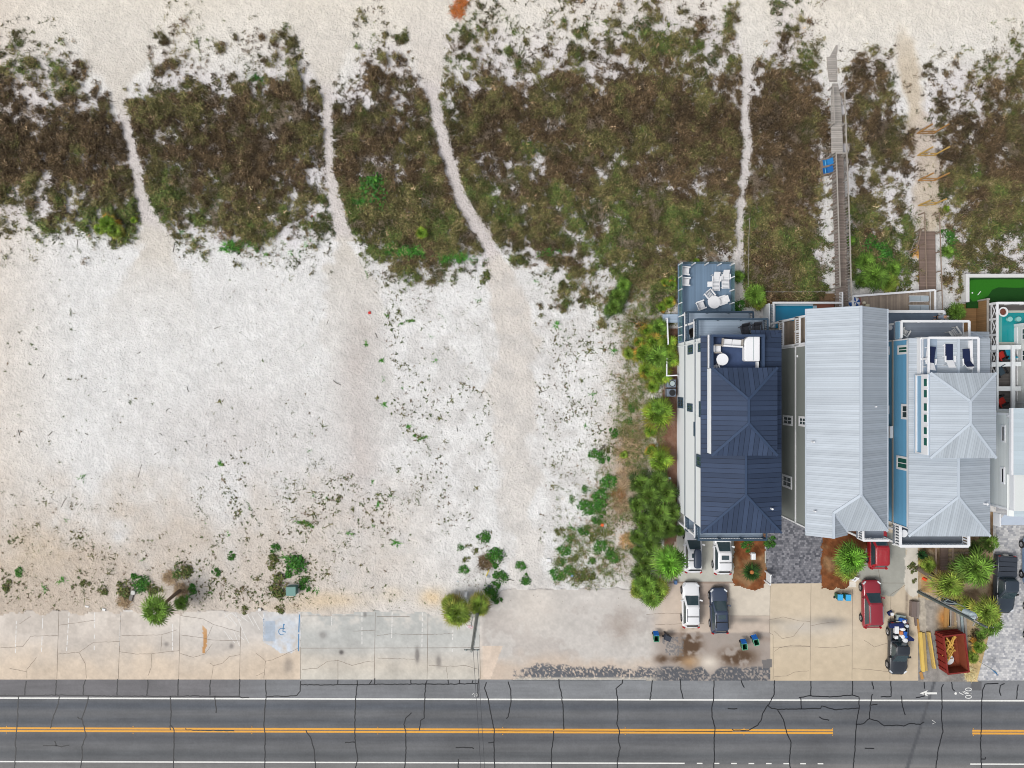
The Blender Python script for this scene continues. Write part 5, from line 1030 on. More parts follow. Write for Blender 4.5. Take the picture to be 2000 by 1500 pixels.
t = thing('vent_stand', 'white pipe stand with round cap behind the bay palms', 'pipe stand', (*P(911, 1158), 0)); x, y = P(911, 1158)
child(t, MB().obox(x, y, 0, 1.5, .3, .35, 0, 0, .8), 'cabinet', m_trim); child(t, MB().lathe([(.17, .0), (.17, 1.5), (.12, 1.62)], x + .02, y - .65, 12), 'pipe', m_trim)
t = thing('transformer_box', 'green grey electrical box set among grass by the bays', 'electrical box', (*P(573, 1150), 0)); x, y = P(573.5, 1150)
child(t, MB().obox(x, y, .12, .95, .95, .85, 0, 0, .98), 'cabinet', mat('box_green', A(98, 140, 132), rough=.5, var=.06)); child(t, MB().obox(x, y, 0, .11, 1.15, 1.05), 'base', m_conb); child(t, MB().obox(x, y, .951, 1.0, 1.0, .9), 'lid', mat('box_green_lid', A(108, 150, 142), rough=.5, var=.06))
t = thing('utility_pole', 'leaning grey utility pole with transformer, by the dumpster', 'utility pole', (*P(1793, 1156), 0))
b0 = np.array(P3(1793, 1156, 0)); t0 = np.array((*P(1927, 1225, 12.5), 12.5))
d = t0 - b0; ax = lambda z, dx=0, dy=0: tuple(b0 + d * (z / 12.5) + np.array((dx, dy, 0)))
child(t, MB().tube(tuple(b0), tuple(t0), .15, 12, 0, .10), 'pole', mat('dark_pole', A(100, 110, 108), rough=.75, var=.15, vs=1.5)); child(t, MB().tube(ax(.1, .2, .1), ax(8.6, .14, .14), .06, 8), 'conduit', m_trim)
tr = child(t, MB().lathe([(.30, 8.3), (.36, 8.4), (.36, 9.5), (.28, 9.65)], ax(8.9, .45, .15)[0], ax(8.9, .45, .15)[1], 16), 'transformer', mat('pale_transformer', A(206, 222, 226), rough=.45))
b = MB()
for k in range(2): a_ = ax(9.6, .35 + .25 * k, .15); b.tube(a_, (a_[0], a_[1], a_[2] + .35), .06, 8)
o = child(tr, b, 'bushing', m_trim)
child(t, MB().beam(ax(11.4, -.5, .3), ax(11.4, .6, -.3), .09, .11), 'cross_arm', m_gwood); child(t, MB().beam(ax(10.5, -.1, -.5), ax(10.5, .3, .3), .08, .1), 'cross_arm', m_gwood)
b = MB()
for k, z_ in ((0, 3.4), (1, 4.8)): b.beam(ax(z_, .1, .1), ax(z_, .7, .5), .06, .08)
b.beam(ax(3.4, .6, .4), ax(7.4, .9, .4), .06, .06); child(t, b, 'service_mast', m_galv)
# ------------------------------------------------------------------ signs, mailbox, small fixtures
t = thing('sign_board', 'white sign frame on two posts at the edge of dark pavers', 'sign', (*P(1496, 1128), 0))
xa, ya = P(1496, 1115); xb, yb = P(1494.5, 1133)
for x, y in ((xa - .1, ya), (xb - .1, yb)): child(t, MB().box(x - .07, x + .07, y - .07, y + .07, 0, 1.75), 'post', m_trim); 
child(t, MB().box(xa - .14, xa - .02, yb + .08, ya - .08, .45, 1.6), 'panel', m_wp)
t = thing('mailbox', 'white mailbox standing in the brown mulch bed', 'mailbox', (*P(1463, 1081), 0)); x, y = P(1464, 1081)
child(t, MB().tube((x, y, 0), (x, y, 1.0), .05, 6), 'post', m_trim); bev(child(t, MB().obox(x, y, 1.0, 1.4, .48, .8, 0, 0, .8), 'box', m_trim), .05)
t = thing('house_number_sign', 'tilted white house number board reading 01 by the palm', 'sign', (*P(1664, 1136), 0))
x, y = P(1662.5, 1133); c = np.array((x, y, 0.)); e1 = np.array((.90, -.32, 0)) ; e1 /= np.linalg.norm(e1); e2 = np.array((.24, .70, .66)); e2 /= np.linalg.norm(e2); nn = np.cross(e1, e2)
def slab(b, o, a0, a1, b0_, b1_, th=.03, m=0):
    v = [o + e1 * i + e2 * j for i, j in ((a0, b0_), (a1, b0_), (a1, b1_), (a0, b1_))]; b.add([tuple(q + nn * th) for q in v] + [tuple(q) for q in v], [[0, 1, 2, 3], [7, 6, 5, 4], [0, 4, 5, 1], [1, 5, 6, 2], [2, 6, 7, 3], [3, 7, 4, 0]], m)
b = MB(); slab(b, c, -.36, .42, .0, .72); child(t, b, 'board', m_wp)
def strk(b, pts, wd, o):
    for (a0, b0_), (a1, b1_) in zip(pts[:-1], pts[1:]): b.beam(o + e1 * a0 + e2 * b0_, o + e1 * a1 + e2 * b1_, wd, .012)
b = MB(); o_ = c + nn * .04; strk(b, [(-.10 + .11 * math.cos(a_), .37 + .17 * math.sin(a_)) for a_ in np.linspace(0, 2 * math.pi, 13)], .075, o_); strk(b, [(.22, .16), (.22, .52)], .085, o_); child(t, b, 'number', mat('black_letters', A(30, 40, 48), rough=.6))
b = MB(); slab(b, c - nn * .05, .43, .5, -.05, .75, .07); b.beam(c + e1 * .46, c + e1 * .46 + np.array((.1, .1, .05)), .06); b.beam(c + e1 * .46 + e2 * .4, c + e1 * .66 + e2 * .42, .08, .06); child(t, b, 'stand', m_trim)
simple(MB().obox(*P(1319.5, 1137, .3), 0, .5, .3, .42, 0), 'blue_crate', mat('slate_blue', A(86, 116, 158), rough=.7), 'small slate blue crate under the tall round palm', 'crate', bevel=.03)
for py, lb in ((749, 'grey air conditioning unit with silver fan, against the white wall'), (767, 'grey air conditioning unit with dark fan, against the white wall')):
    t = thing('air_conditioner', lb, 'air conditioner', (*P(1311, py, 0), 0), 'air conditioners beside the white house'); x, y = P(1311.5, py, 1.2)
    bev(child(t, MB().obox(x, y, .35, 1.25, .95, .82), 'casing', mat('ac_grey', A(112, 122, 136), rough=.5, var=.06)), .06); child(t, MB().obox(x, y, 0, .34, 1.0, .9), 'stand', m_wood)
    b = MB(); b.lathe([(.33, 1.251), (.33, 1.27), (.27, 1.27), (.27, 1.256)], x + .08, y, 20); child(t, b, 'fan_ring', m_blackp)
    b = MB(); b.lathe([(.26, 1.252), (.26, 1.258)], x + .08, y, 18); child(t, b, 'fan', m_galv if py < 755 else m_blackp)
# ------------------------------------------------------------------ dumpster, lumber, building clutter
m_dred = mat('dumpster_red', A(132, 44, 38), rough=.65, var=.35, vs=2.2, fine=.16); m_rust = mat('rusty_floor', A(140, 70, 46), rough=.9, var=.3, vs=1.2, fine=.15)
t = thing('dumpster', 'red steel dumpster holding timber scraps next to the light pavers', 'dumpster', (0, 0, 0))
b = MB(); w2, l2, zt = 1.12, 1.98, 1.6
for sx in (-1, 1): b.box(min(sx * w2, sx * (w2 - .07)), max(sx * w2, sx * (w2 - .07)), -l2, l2, .15, zt)
for sy in (-1, 1): b.box(-w2 + .07, w2 - .07, min(sy * l2, sy * (l2 - .07)), max(sy * l2, sy * (l2 - .07)), .15, zt)
b.build('wall', m_dred, t)
b = MB(); b.box(-w2 + .07, w2 - .07, -l2 + .07, l2 - .07, .15, .24); b.build('floor', m_rust, t)
b = MB()
for sx in (-1, 1): b.box(min(sx * (w2 - .1), sx * (w2 - .075)), max(sx * (w2 - .1), sx * (w2 - .075)), -l2 + .1, l2 - .1, .25, 1.5)
b.box(-w2 + .11, w2 - .11, -l2 + .075, -l2 + .1, .25, 1.5); b.box(-w2 + .11, w2 - .11, l2 - .1, l2 - .075, .25, 1.5); b.build('lining', m_rust, t)
b = MB()
for sx in (-1, 1): b.beam((sx * (w2 - .02), -l2, zt), (sx * (w2 - .02), l2, zt), .14, .12)
for sy in (-1, 1): b.beam((-w2, sy * (l2 - .02), zt + .01), (w2, sy * (l2 - .02), zt + .01), .14, .12)
b.build('rim', m_dred, t)
b = MB()
for sx in (-1, 1):
    for k in range(6): y = -l2 + .35 + k * .66; b.box(min(sx * w2, sx * (w2 + .09)), max(sx * w2, sx * (w2 + .09)), y - .05, y + .05, .15, 1.5)
for k in range(3): b.box(-w2, w2, l2, l2 + .08, .4 + k * .4, .5 + k * .4)
b.build('rib', m_dred, t); b = MB(); b.chain([(-.3, -l2, .6), (-.15, -l2 - .28, .6), (.2, -l2 - .28, .6), (.35, -l2, .6)], .05); b.build('hitch', m_dred, t)
place(t, 1849, 1266, 0, 6.5)
dx, dy = P(1849, 1266)
def dw(x, y): c_, s_ = math.cos(R(6.5)), math.sin(R(6.5)); return (dx + x * c_ - y * s_, dy + x * s_ + y * c_)
m_scr = mat('yellow_scrap_wood', A(214, 170, 84), rough=.85, var=.15, vs=3)
for i in range(26):
    x, y = random.uniform(-.7, .2), random.uniform(-.5, 1.4); a_ = random.choice([80, 100, 70, 95, 10, 0, 120, 60]) + random.uniform(-10, 10); L_ = random.uniform(.7, 1.7) * (1 if abs(math.sin(R(a_))) > .5 else .55); q = dw(x, y); zz = .3 + .035 * i
    o = MB().obox(q[0], q[1], zz, zz + .06, L_, random.uniform(.09, .16), a_).build('scrap_board', m_scr); tag(o, 'short yellow timber offcut in the dumpster pile', 'board', 'timber offcuts in the dumpster')
q = dw(-.25, -.95); simple(MB().lathe([(.50, .55), (.52, .62), (.5, .66), (.05, .68)], q[0], q[1], 22), 'round_board', mat('white_round', A(226, 226, 228)), 'round white board lying on scraps in the dumpster', 'round board')
q = dw(-.25, -.8); simple(MB().obox(q[0], q[1], .69, .75, .75, .09, 6), 'scrap_stick', m_wood, 'brown stick lying across the round white board', 'stick')
for i in range(10):
    x, y = random.uniform(.1, .8), random.uniform(-1.7, 1.6); q = dw(x, y); o = MB().obox(q[0], q[1], .25, .3, random.uniform(.3, .9), .08, random.uniform(0, 180)).build('scrap_board', m_rust); tag(o, 'rust brown offcut on the bare side of the dumpster floor', 'board', 'brown offcuts on the dumpster floor')
def board(name, p, q, w_, z0, z1, m, lab, cat='board', group=None):
    a_, c = P(*p), P(*q); L_ = math.hypot(c[0] - a_[0], c[1] - a_[1]); an = math.degrees(math.atan2(c[1] - a_[1], c[0] - a_[0]))
    return simple(MB().obox((a_[0] + c[0]) / 2, (a_[1] + c[1]) / 2, z0, z1, L_, w_, an), name, m, lab, cat, group)
m_ylum = mat('yellow_lumber', A(226, 194, 104), rough=.8, var=.10, vs=2); m_klum = mat('khaki_lumber', A(186, 160, 98), rough=.85, var=.12, vs=2); m_composite = mat('composite_board', A(128, 114, 108), rough=.8, var=.06, stripe=('X', .14, .12, .55))
board('lumber_plank', (1795, 1233), (1801, 1310), .3, .02, .30, m_ylum, 'bright yellow plank stack, longest one beside the driveway', 'plank', 'long planks by the driveway')
board('lumber_plank', (1802, 1235), (1807, 1309), .30, .02, .20, m_klum, 'khaki plank lying between the two bright yellow ones', 'plank', 'long planks by the driveway')
board('lumber_plank', (1811.5, 1233), (1823, 1304), .34, .02, .24, m_klum, 'tilted yellow brown beam nearest to the red dumpster wall', 'plank', 'long planks by the driveway')
board('lumber_plank', (1813, 1234), (1824, 1304), .12, .245, .29, m_ylum, 'narrow yellow strip lying on top of the tilted beam', 'plank', 'long planks by the driveway')
board('lumber_plank', (1790.5, 1208), (1794, 1236), .18, .02, .16, m_lum2, 'orange plank end beyond the bright yellow plank stack', 'plank', 'long planks by the driveway')
board('lumber_plank', (1797.5, 1312), (1801, 1326), .28, .01, .10, m_lum2, 'short orange plank lying at the road end of the stack', 'plank', 'long planks by the driveway')
board('board_pile', (1780.5, 1172), (1779.5, 1202), .5, .02, .55, m_composite, 'dark brown board pile, the wider one by the white gravel', 'board pile')
board('board_pile', (1787, 1173), (1786.5, 1204), .5, .02, .40, mat('grey_board', A(140, 130, 124), rough=.8, var=.08, stripe=('X', .14, .12, .6)), 'grey brown board pile, the one next to concrete', 'board pile')
board('board_pile', (1786, 1205), (1788, 1221), .2, .02, .2, m_composite, 'two short brown boards beyond the board piles', 'board pile')
for i, (x0, x1, mm) in enumerate(((1845.5, 1844.5, m_lum2), (1850, 1851, m_lum2), (1854.5, 1853.5, m_gwood), (1859, 1858, m_wood))):
    board('deck_board', (x0, 1186), (x1, 1224 - 3 * (i % 2)), .26, .04, .2, mm, ('orange board leaning nearest to rusty sand', 'orange board second from the rusty sand', 'pale grey board between orange and brown boards', 'brown grey board beside the long grey rails')[i], 'board', 'boards above the dumpster')
for i, (x0, x1, yb) in enumerate(((1868, 1872, 1236), (1875, 1879, 1262), (1881, 1887, 1288))):
    board('long_rail', (x0, 1192), (x1, yb), .24, .05 + .02 * i, .28, m_galv if i == 1 else m_gwood, ('shortest grey rail behind the dumpster', 'silver rail between two grey timbers behind the dumpster', 'longest grey rail running past the dumpster side')[i], 'rail', 'grey rails behind the dumpster')
simple(MB().lathe([(.10, 0), (.14, .1), (.10, .2)], *P(1872, 1214, .2), n=10), 'white_ball', m_wp, 'small white ball on the grey rails', 'ball')
t = thing('ladder_rack', 'dark tarp covered rack beside the leaning pole', 'rack', (*P(1862, 1178), 0)); child(t, MB().obox(*P(1862, 1178, .5), .1, .5, 2.1, .45, -6), 'tarp', mat('dark_tarp', A(60, 66, 76), rough=.7, var=.25, vs=3)); child(t, MB().beam((*P(1845, 1177, .7), .7), (*P(1884, 1181, .7), .7), .08, .08), 'bar', m_galv)
o = MB().tube((*P(1789.5, 1107.5), .22), (*P(1822, 1128), .22), .28, 12).build('log', mat('log_bark', A(112, 100, 88), rough=.95, var=.2, vs=4)); tag(o, 'thick grey brown log lying between gravel and palms', 'log')
simple(MB().obox(*P(1805.5, 1131), .02, .2, .6, .35, -25, 0, .6), 'orange_cloth', mat('orange_cloth', A(236, 82, 44), rough=.8, var=.15, vs=4), 'crumpled bright orange cloth on the dirt by the log', 'cloth', bevel=.05)
t = thing('low_steps', 'brown timber walkway and rails under the blue house balcony', 'walkway', (*P(1838, 1085), 0))
child(t, MB().box(P(1834, 0)[0], P(1848, 0)[0], P(0, 1112)[1], P(0, 1060)[1], .1, .3), 'walkway', mat('steps_wood', A(120, 102, 92), rough=.85, var=.12, vs=2, stripe=('Y', .16, .14, .65)))
for x in (1828, 1861): child(t, MB().beam((*P(x, 1060, .9), .9), (*P(x, 1122, .9), .9), .16, .08), 'rail', m_wood)
for k in range(5): child(t, MB().box(P(1850, 0)[0], P(1892, 0)[0], P(0, 1072 + k * 9)[1], P(0, 1069 + k * 9)[1], .05, .14), 'sleeper', m_wood)
t = thing('flag_sign', 'blue and white feather flag sign at the paver edge', 'sign', (*P(1912, 1292), 0)); x, y = P(1912, 1292)
child(t, MB().tube((x, y, 0), (x + .15, y - .1, 2.6), .03, 6), 'pole', m_galv)
b = MB(); b.add([(x + .05, y, .9), (x + .42, y - .25, 1.0), (x + .5, y - .5, 1.9), (x + .3, y - .5, 2.6), (x + .12, y - .1, 2.5)], [[0, 1, 2, 3, 4]], 0); b.add([(x + .42, y - .25, 1.0), (x + .58, y - .45, 1.2), (x + .6, y - .6, 1.9), (x + .5, y - .5, 1.9)], [[0, 1, 2, 3]], 1); child(t, b, 'flag', [mat('flag_blue', A(58, 130, 190), rough=.7, var=.2, vs=4), m_wp])
# ------------------------------------------------------------------ furniture on the decks
def armchair(label, px, py, z, rot, m, sc=1.0, group=None, cushion=None, name='armchair', cat='armchair', slat=False):
    t = thing(name, label, cat, (0, 0, 0), group)
    if slat:
        b = MB(); 
        for k in range(6): y = -.24 + k * .095; b.box(-.26, .26, y, y + .05, .38, .41)
        b.build('seat', m, t); b = MB()
        for k in range(6): x = -.24 + k * .095; b.beam((x, .27, .42), (x, .42, .95), .04, .03)
        b.beam((-.28, .42, .95), (.28, .42, .95), .06, .05); b.build('backrest', m, t)
    else:
        b = MB(); b.box(-.29, .29, -.30, .28, .34, .42); bev(b.build('seat', cushion or m, t), .03)
        b = MB(); b.add([(-.3, .26, .36), (.3, .26, .36), (.3, .46, .92), (-.3, .46, .92), (-.3, .32, .34), (.3, .32, .34), (.3, .52, .92), (-.3, .52, .92)], [[0, 1, 2, 3], [7, 6, 5, 4], [0, 4, 5, 1], [1, 5, 6, 2], [2, 6, 7, 3], [3, 7, 4, 0]]); b.build('backrest', cushion or m, t)
    for sx in (-1, 1):
        child(t, MB().box(sx * .35 - .06, sx * .35 + .06, -.36, .40, .56, .61), 'armrest', m)
        for y in (-.30, .32): child(t, MB().beam((sx * .33, y, 0), (sx * .34, y, .56), .06, .06), 'leg', m)
    t.scale = (sc,) * 3; x, y = P(px, py, z + .5); t.location = (x, y, z); t.rotation_euler = (0, 0, R(rot)); return t
def lounger(label, px, py, z, rot, m, cushion=None, L=1.9, group='lounge chairs on the decks', bare=.0):
    t = thing('lounge_chair', label, 'lounge chair', (0, 0, 0), group); w_ = .33; h = L / 2; yk = -.3
    b = MB()
    for k in range(9): y = yk + k * (h - yk) / 9; b.box(-w_, w_, y, y + .10, .30, .34)
    b.build('seat', m, t)
    bk = [(-w_, yk, .31), (w_, yk, .31), (w_ * .95, -h, .85), (-w_ * .95, -h, .85)]; th = np.array((0, .03, .04))
    b = MB(); b.add([tuple(np.array(p) + th) for p in bk] + bk, [[3, 2, 1, 0], [4, 5, 6, 7], [0, 1, 5, 4], [1, 2, 6, 5], [2, 3, 7, 6], [3, 0, 4, 7]]); b.build('backrest', m, t)
    for sx in (-1, 1):
        child(t, MB().beam((sx * (w_ + .03), h, .28), (sx * (w_ + .03), yk - .1, .28), .05, .09), 'side_rail', m)
        child(t, MB().box(sx * (w_ + .09) - .06, sx * (w_ + .09) + .06, yk - .25, yk + .30, .52, .57), 'armrest', m)
        for y in (h - .15, yk + .25, -h + .25): child(t, MB().beam((sx * (w_ + .10), y, 0), (sx * (w_ + .04), y, .5 if y < .2 else .28), .06, .06), 'leg', m)
    if cushion:
        b = MB(); cw = w_ * .96; y1 = h - .02; b.box(-cw, cw, yk + (bare if bare < 0 else 0), y1, .35, .43)
        if bare == 0: b.add([(-cw, yk, .37), (cw, yk, .37), (cw, -h + .12, .84), (-cw, -h + .12, .84), (-cw, yk + .03, .44), (cw, yk + .03, .44), (cw, -h + .15, .91), (-cw, -h + .15, .91)], [[0, 1, 2, 3], [7, 6, 5, 4], [0, 4, 5, 1], [1, 5, 6, 2], [2, 6, 7, 3], [3, 7, 4, 0]])
        b.build('cushion', cushion, t)
    x, y = P(px, py, z + .4); t.location = (x, y, z); t.rotation_euler = (0, 0, R(rot)); return t
def table(label, px, py, z, r, m, ht=.72, square=False, name='round_table'):
    t = thing(name, label, 'table', (0, 0, 0)); b = MB()
    if square: b.obox(0, 0, ht - .05, ht, 2 * r, 2 * r); bev(b.build('tabletop', m, t), .08, 3)
    else: b.lathe([(r * .96, ht - .05), (r, ht - .03), (r, ht), (r * .3, ht + .004)], 0, 0, 28); b.build('tabletop', m, t)
    for a_ in (45, 135, 225, 315): child(t, MB().beam((math.cos(R(a_)) * r * .75, math.sin(R(a_)) * r * .75, 0), (math.cos(R(a_)) * r * .6, math.sin(R(a_)) * r * .6, ht - .05), .05, .05), 'leg', m)
    x, y = P(px, py, z + ht); t.location = (x, y, z); return t
mf = mat('white_furniture', A(244, 245, 247), rough=.5, var=.03)
g = 'white furniture on the beach deck'
armchair('white armchair in the seaward corner of the blue deck', 1340, 529, 1, 84, mf, 1.1, g); armchair('white armchair by the deck edge, the one nearer to the house', 1340.5, 550, 1, 86, mf, 1.1, g)
lounger('white lounge chair on the blue deck, next to the square table', 1399, 550, 1, 180, mf); lounger('white lounge chair on the blue deck, at the rail', 1417.5, 546, 1, 181, mf)
table('small square white table beside the lounge chairs', 1387, 555, 1, .27, mf, .5, True, 'side_table'); table('round white table among chairs on the blue beach deck', 1395, 590, 1, .66, mf)
armchair('white slatted armchair with its back to the lounge chairs', 1386, 576, 1, 40, mf, 1.15, g, slat=True); armchair('white armchair standing alone at the deck side of the round table', 1369.5, 596, 1, 110, mf, 1.15, g); armchair('white armchair at the rail side of the round table', 1410, 587, 1, -72, mf, 1.15, g)
md = mat('dark_wicker', A(62, 64, 72), rough=.8, var=.2, vs=8)
g = 'dark chairs on the balconies'
armchair('dark wicker chair on the top balcony, next to another', 1456, 645, 7.54, 12, md, 1.25, g, name='wicker_chair', cat='chair'); armchair('dark wicker chair on the top balcony, at its end', 1478, 642.5, 7.54, 4, md, 1.2, g, name='wicker_chair', cat='chair'); armchair('black folding chair on the lower balcony of the white house', 1354, 651, 3.55, 20, mat('black_brown', A(44, 40, 38), rough=.8), 1.05, g, name='folding_chair', cat='chair')
table('white footrest table between the dark wicker chairs', 1468, 646, 7.54, .16, m_galv, .4, True, 'footrest_table')
# rooftop terrace of the white house
zt = 11.02
t = thing('loveseat', 'white two seat sofa on the navy rooftop terrace', 'sofa', (0, 0, 0))
for sx in (-.42, .42): bev(child(t, MB().box(sx - .4, sx + .4, -.3, .3, .32, .44), 'cushion', mf), .04)
child(t, MB().box(-.86, .86, .3, .42, .3, .85), 'backrest', mf)
for sx in (-.88, .88): child(t, MB().box(sx - .05, sx + .05, -.34, .4, .3, .6), 'armrest', m_gwood)
for sx in (-.8, .8):
    for y in (-.28, .32): child(t, MB().box(sx - .03, sx + .03, y - .03, y + .03, 0, .3), 'leg', m_gwood)
x, y = P(1430, 669, zt + .4); t.location = (x, y, zt); t.rotation_euler = (0, 0, R(176))
armchair('white cushioned armchair on the navy rooftop terrace', 1402.5, 681.5, zt, 90, m_gwood, .95, 'rooftop chairs', cushion=mf)
table('large round white table on the navy rooftop terrace', 1411, 702, zt, .53, mf, .75)
armchair('white slatted chair tucked under the tower eave', 1399, 717, zt, 200, mf, .8, 'rooftop chairs', slat=True)
t = thing('covered_sofa', 'long white covered seat along the rooftop parapet', 'sofa', (*P(1470.5, 682, zt), zt)); x, y = P(1470.5, 681, zt + .8)
pts = [(-.72, -1.0), (-.60, -1.12), (.62, -1.12), (.66, -1.05), (.66, 1.1), (.1, 1.15), (-.35, 1.1), (-.62, .9), (-.72, .5)]
b = MB(); b.prism([(x + a_, y + c) for a_, c in pts], zt, zt + .75); bev(child(t, b, 'cover', mf), .1, 3)
child(t, MB().box(x + .05, x + .09, y - 1.05, y + 1.1, zt + .752, zt + .77), 'seam', m_galv); child(t, MB().box(x + .5, x + .64, y - 1.9, y - 1.14, zt, zt + .5), 'bench_end', mf)
# blue house decks
mn = mat('navy_cushion', A(26, 38, 74), rough=.85, var=.15, vs=3)
zt = 10.96
g = 'navy cushioned loungers on the roof deck'
lounger('white lounger with navy cushion by the left rail of the roof deck', 1818, 700, zt, -8, mf, mn, 2.15, g, bare=-.1); lounger('white lounger with navy cushion and bare white back, mid roof deck', 1854, 695, zt, 0, mf, mn, 2.15, g, bare=-.1); lounger('lounger whose navy cushion covers its back, by the roof deck bench', 1888, 700, zt, 4, mf, mn, 1.75, g)
table('small rounded white table between navy cushioned loungers', 1869.5, 705.5, zt, .24, mf, .45, True, 'side_table')
g = 'white slatted chairs on the middle balcony'; mg = mat('white_slats', A(206, 206, 204), rough=.6)
armchair('white slatted chair at the left end of the grey balcony', 1768, 649, 7.4, 150, mg, 1.0, g, slat=True, name='slatted_chair', cat='chair'); armchair('white slatted chair at the right end of the grey balcony', 1863, 650, 7.4, 215, mg, 1.2, g, slat=True, name='slatted_chair', cat='chair')
mgt = mat('pale_grey_sling', A(166, 178, 186), rough=.7, var=.05)
for py, lb in ((583.5, 'grey sling sunbed on the wooden deck, seaward one'), (601.5, 'grey sling sunbed on the wooden deck, next to the house')):
    t = thing('sunbed', lb, 'sunbed', (0, 0, 0), 'grey sunbeds on the wooden deck')
    child(t, MB().box(-.95, .18, -.28, .28, .33, .37), 'sling', mgt); child(t, MB().add([(.2, -.28, .34), (.95, -.28, .55), (.95, .28, .55), (.2, .28, .34), (.2, -.28, .38), (.95, -.28, .59), (.95, .28, .59), (.2, .28, .38)], [[3, 2, 1, 0], [4, 5, 6, 7], [0, 1, 5, 4], [1, 2, 6, 5], [2, 3, 7, 6], [3, 0, 4, 7]]), 'backrest', mgt)
    for sy in (-.31, .31): child(t, MB().beam((-.98, sy, .33), (.98, sy, .33), .05, .06), 'side_rail', m_wp)
    for sx in (-.8, .8):
        for sy in (-.31, .31): child(t, MB().box(sx - .03, sx + .03, sy - .03, sy + .03, 0, .3), 'leg', m_wp)
    x, y = P(1794.5, py, 1.3); t.location = (x, y, .9)
t = thing('beach_ball', 'blue and white striped inflatable at the wooden deck corner', 'inflatable', (*P(1668, 590, 1.2), .9)); x, y = P(1668.5, 591, 1.2)
b = MB(); n = 16
for i in range(n):
    vs = [(x + math.sin(a_) * .6 * math.cos(2 * math.pi * k / n), y + math.sin(a_) * .6 * math.sin(2 * math.pi * k / n), 1.25 + math.cos(a_) * .36) for k in (i, i + 1) for a_ in np.linspace(0, math.pi, 9)]
    b.add(vs, [[j, j + 1, j + 10, j + 9] for j in range(8)], 0 if i % 4 in (0, 1) else 1)
child(t, b, 'ball', [mat('ball_blue', A(38, 92, 170), rough=.4), m_wp], smooth=True)
t = thing('coral_float', 'coral red float beside the striped inflatable', 'float', (*P(1678, 589, 1.1), .9)); child(t, MB().obox(*P(1678.5, 588.5, 1.1), .92, 1.1, .35, .7, 10), 'pad', mat('coral', A(172, 112, 102), rough=.7))
t = thing('deck_lamp', 'round cream lantern on the wooden deck', 'lantern', (*P(1688, 591.5, 1.1), .9)); child(t, MB().lathe([(.14, .9), (.18, 1.05), (.14, 1.2), (.05, 1.25)], *P(1688, 591.5, 1.1), n=14), 'globe', mat('cream', A(226, 218, 196), rough=.5)); child(t, MB().obox(*P(1692.5, 597, 1.0), .9, 1.3, .32, .3), 'pedestal', mat('cream2', A(208, 200, 170), rough=.6))
simple(MB().lathe([(.22, 3.985), (.27, 4.35), (.2, 4.36)], *P(1737.5, 640, 4.3), n=16), 'planter', mat('planter_white', A(204, 206, 210), rough=.6), 'round pale planter on the slate balcony by the grey roof', 'planter')
table('round white table on the front balcony of the blue house', 1765.5, 1042, 7.4, .36, mf, .7)
for (px, py, c_, lb) in ((1955, 693, A(190, 50, 40), 'red cushioned armchair under the white pergola'), (1968.5, 689, A(40, 150, 176), 'teal round chair under the white pergola'), (1954, 726, A(62, 80, 92), 'slate chair under the pergola beside the tower roof'), (1955, 783, A(80, 104, 122), 'blue grey chair under the pergola, farthest from the pool')):
    armchair(lb, px, py, 2.02, random.choice([200, 120, 30]), m_blackp, 1.3, 'chairs under the pergola', cushion=mat('cushion_%d' % px, c_, rough=.8), name='terrace_chair', cat='chair')
for py, lb, c_ in ((316, 'bright blue folding beach chair on the boardwalk side, seaward one', A(36, 118, 180)), (331.5, 'blue folding beach chair on the boardwalk side, landward one', A(26, 96, 160))):
    t = thing('beach_chair', lb, 'beach chair', (0, 0, 0), 'blue beach chairs at the boardwalk'); m = mat('beach_blue_%d' % py, c_, rough=.6, var=.1)
    child(t, MB().add([(-.45, -.32, .42), (.05, -.32, .32), (.05, .32, .32), (-.45, .32, .42), (-.45, -.32, .47), (.05, -.32, .37), (.05, .32, .37), (-.45, .32, .47)], [[3, 2, 1, 0], [4, 5, 6, 7], [0, 1, 5, 4], [1, 2, 6, 5], [2, 3, 7, 6], [3, 0, 4, 7]]), 'seat', m)
    child(t, MB().add([(.08, -.32, .34), (.45, -.32, .9), (.45, .32, .9), (.08, .32, .34), (.04, -.32, .38), (.41, -.32, .94), (.41, .32, .94), (.04, .32, .38)], [[0, 1, 2, 3], [7, 6, 5, 4], [1, 0, 4, 5], [2, 1, 5, 6], [3, 2, 6, 7], [0, 3, 7, 4]]), 'backrest', m)
    child(t, MB().box(-.22, -.17, -.325, .325, .43, .46), 'stripe', mat('sky_strip', A(120, 196, 232)))
    for sy in (-.36, .36): child(t, MB().beam((-.5, sy, .56), (.3, sy, .6), .07, .05), 'armrest', m_wood); child(t, MB().beam((-.45, sy, 0), (.2, sy, .56), .05, .05), 'leg', m_wood); child(t, MB().beam((.2, sy, 0), (-.4, sy, .56), .05, .05), 'leg', m_wood)
    x, y = P(1617.5, py, 1.2); t.location = (x, y, .55); t.rotation_euler = (0, 0, R(10)); child(t, MB().box(-.5, .5, -.4, .4, -.35, -.02), 'platform', m_wood)
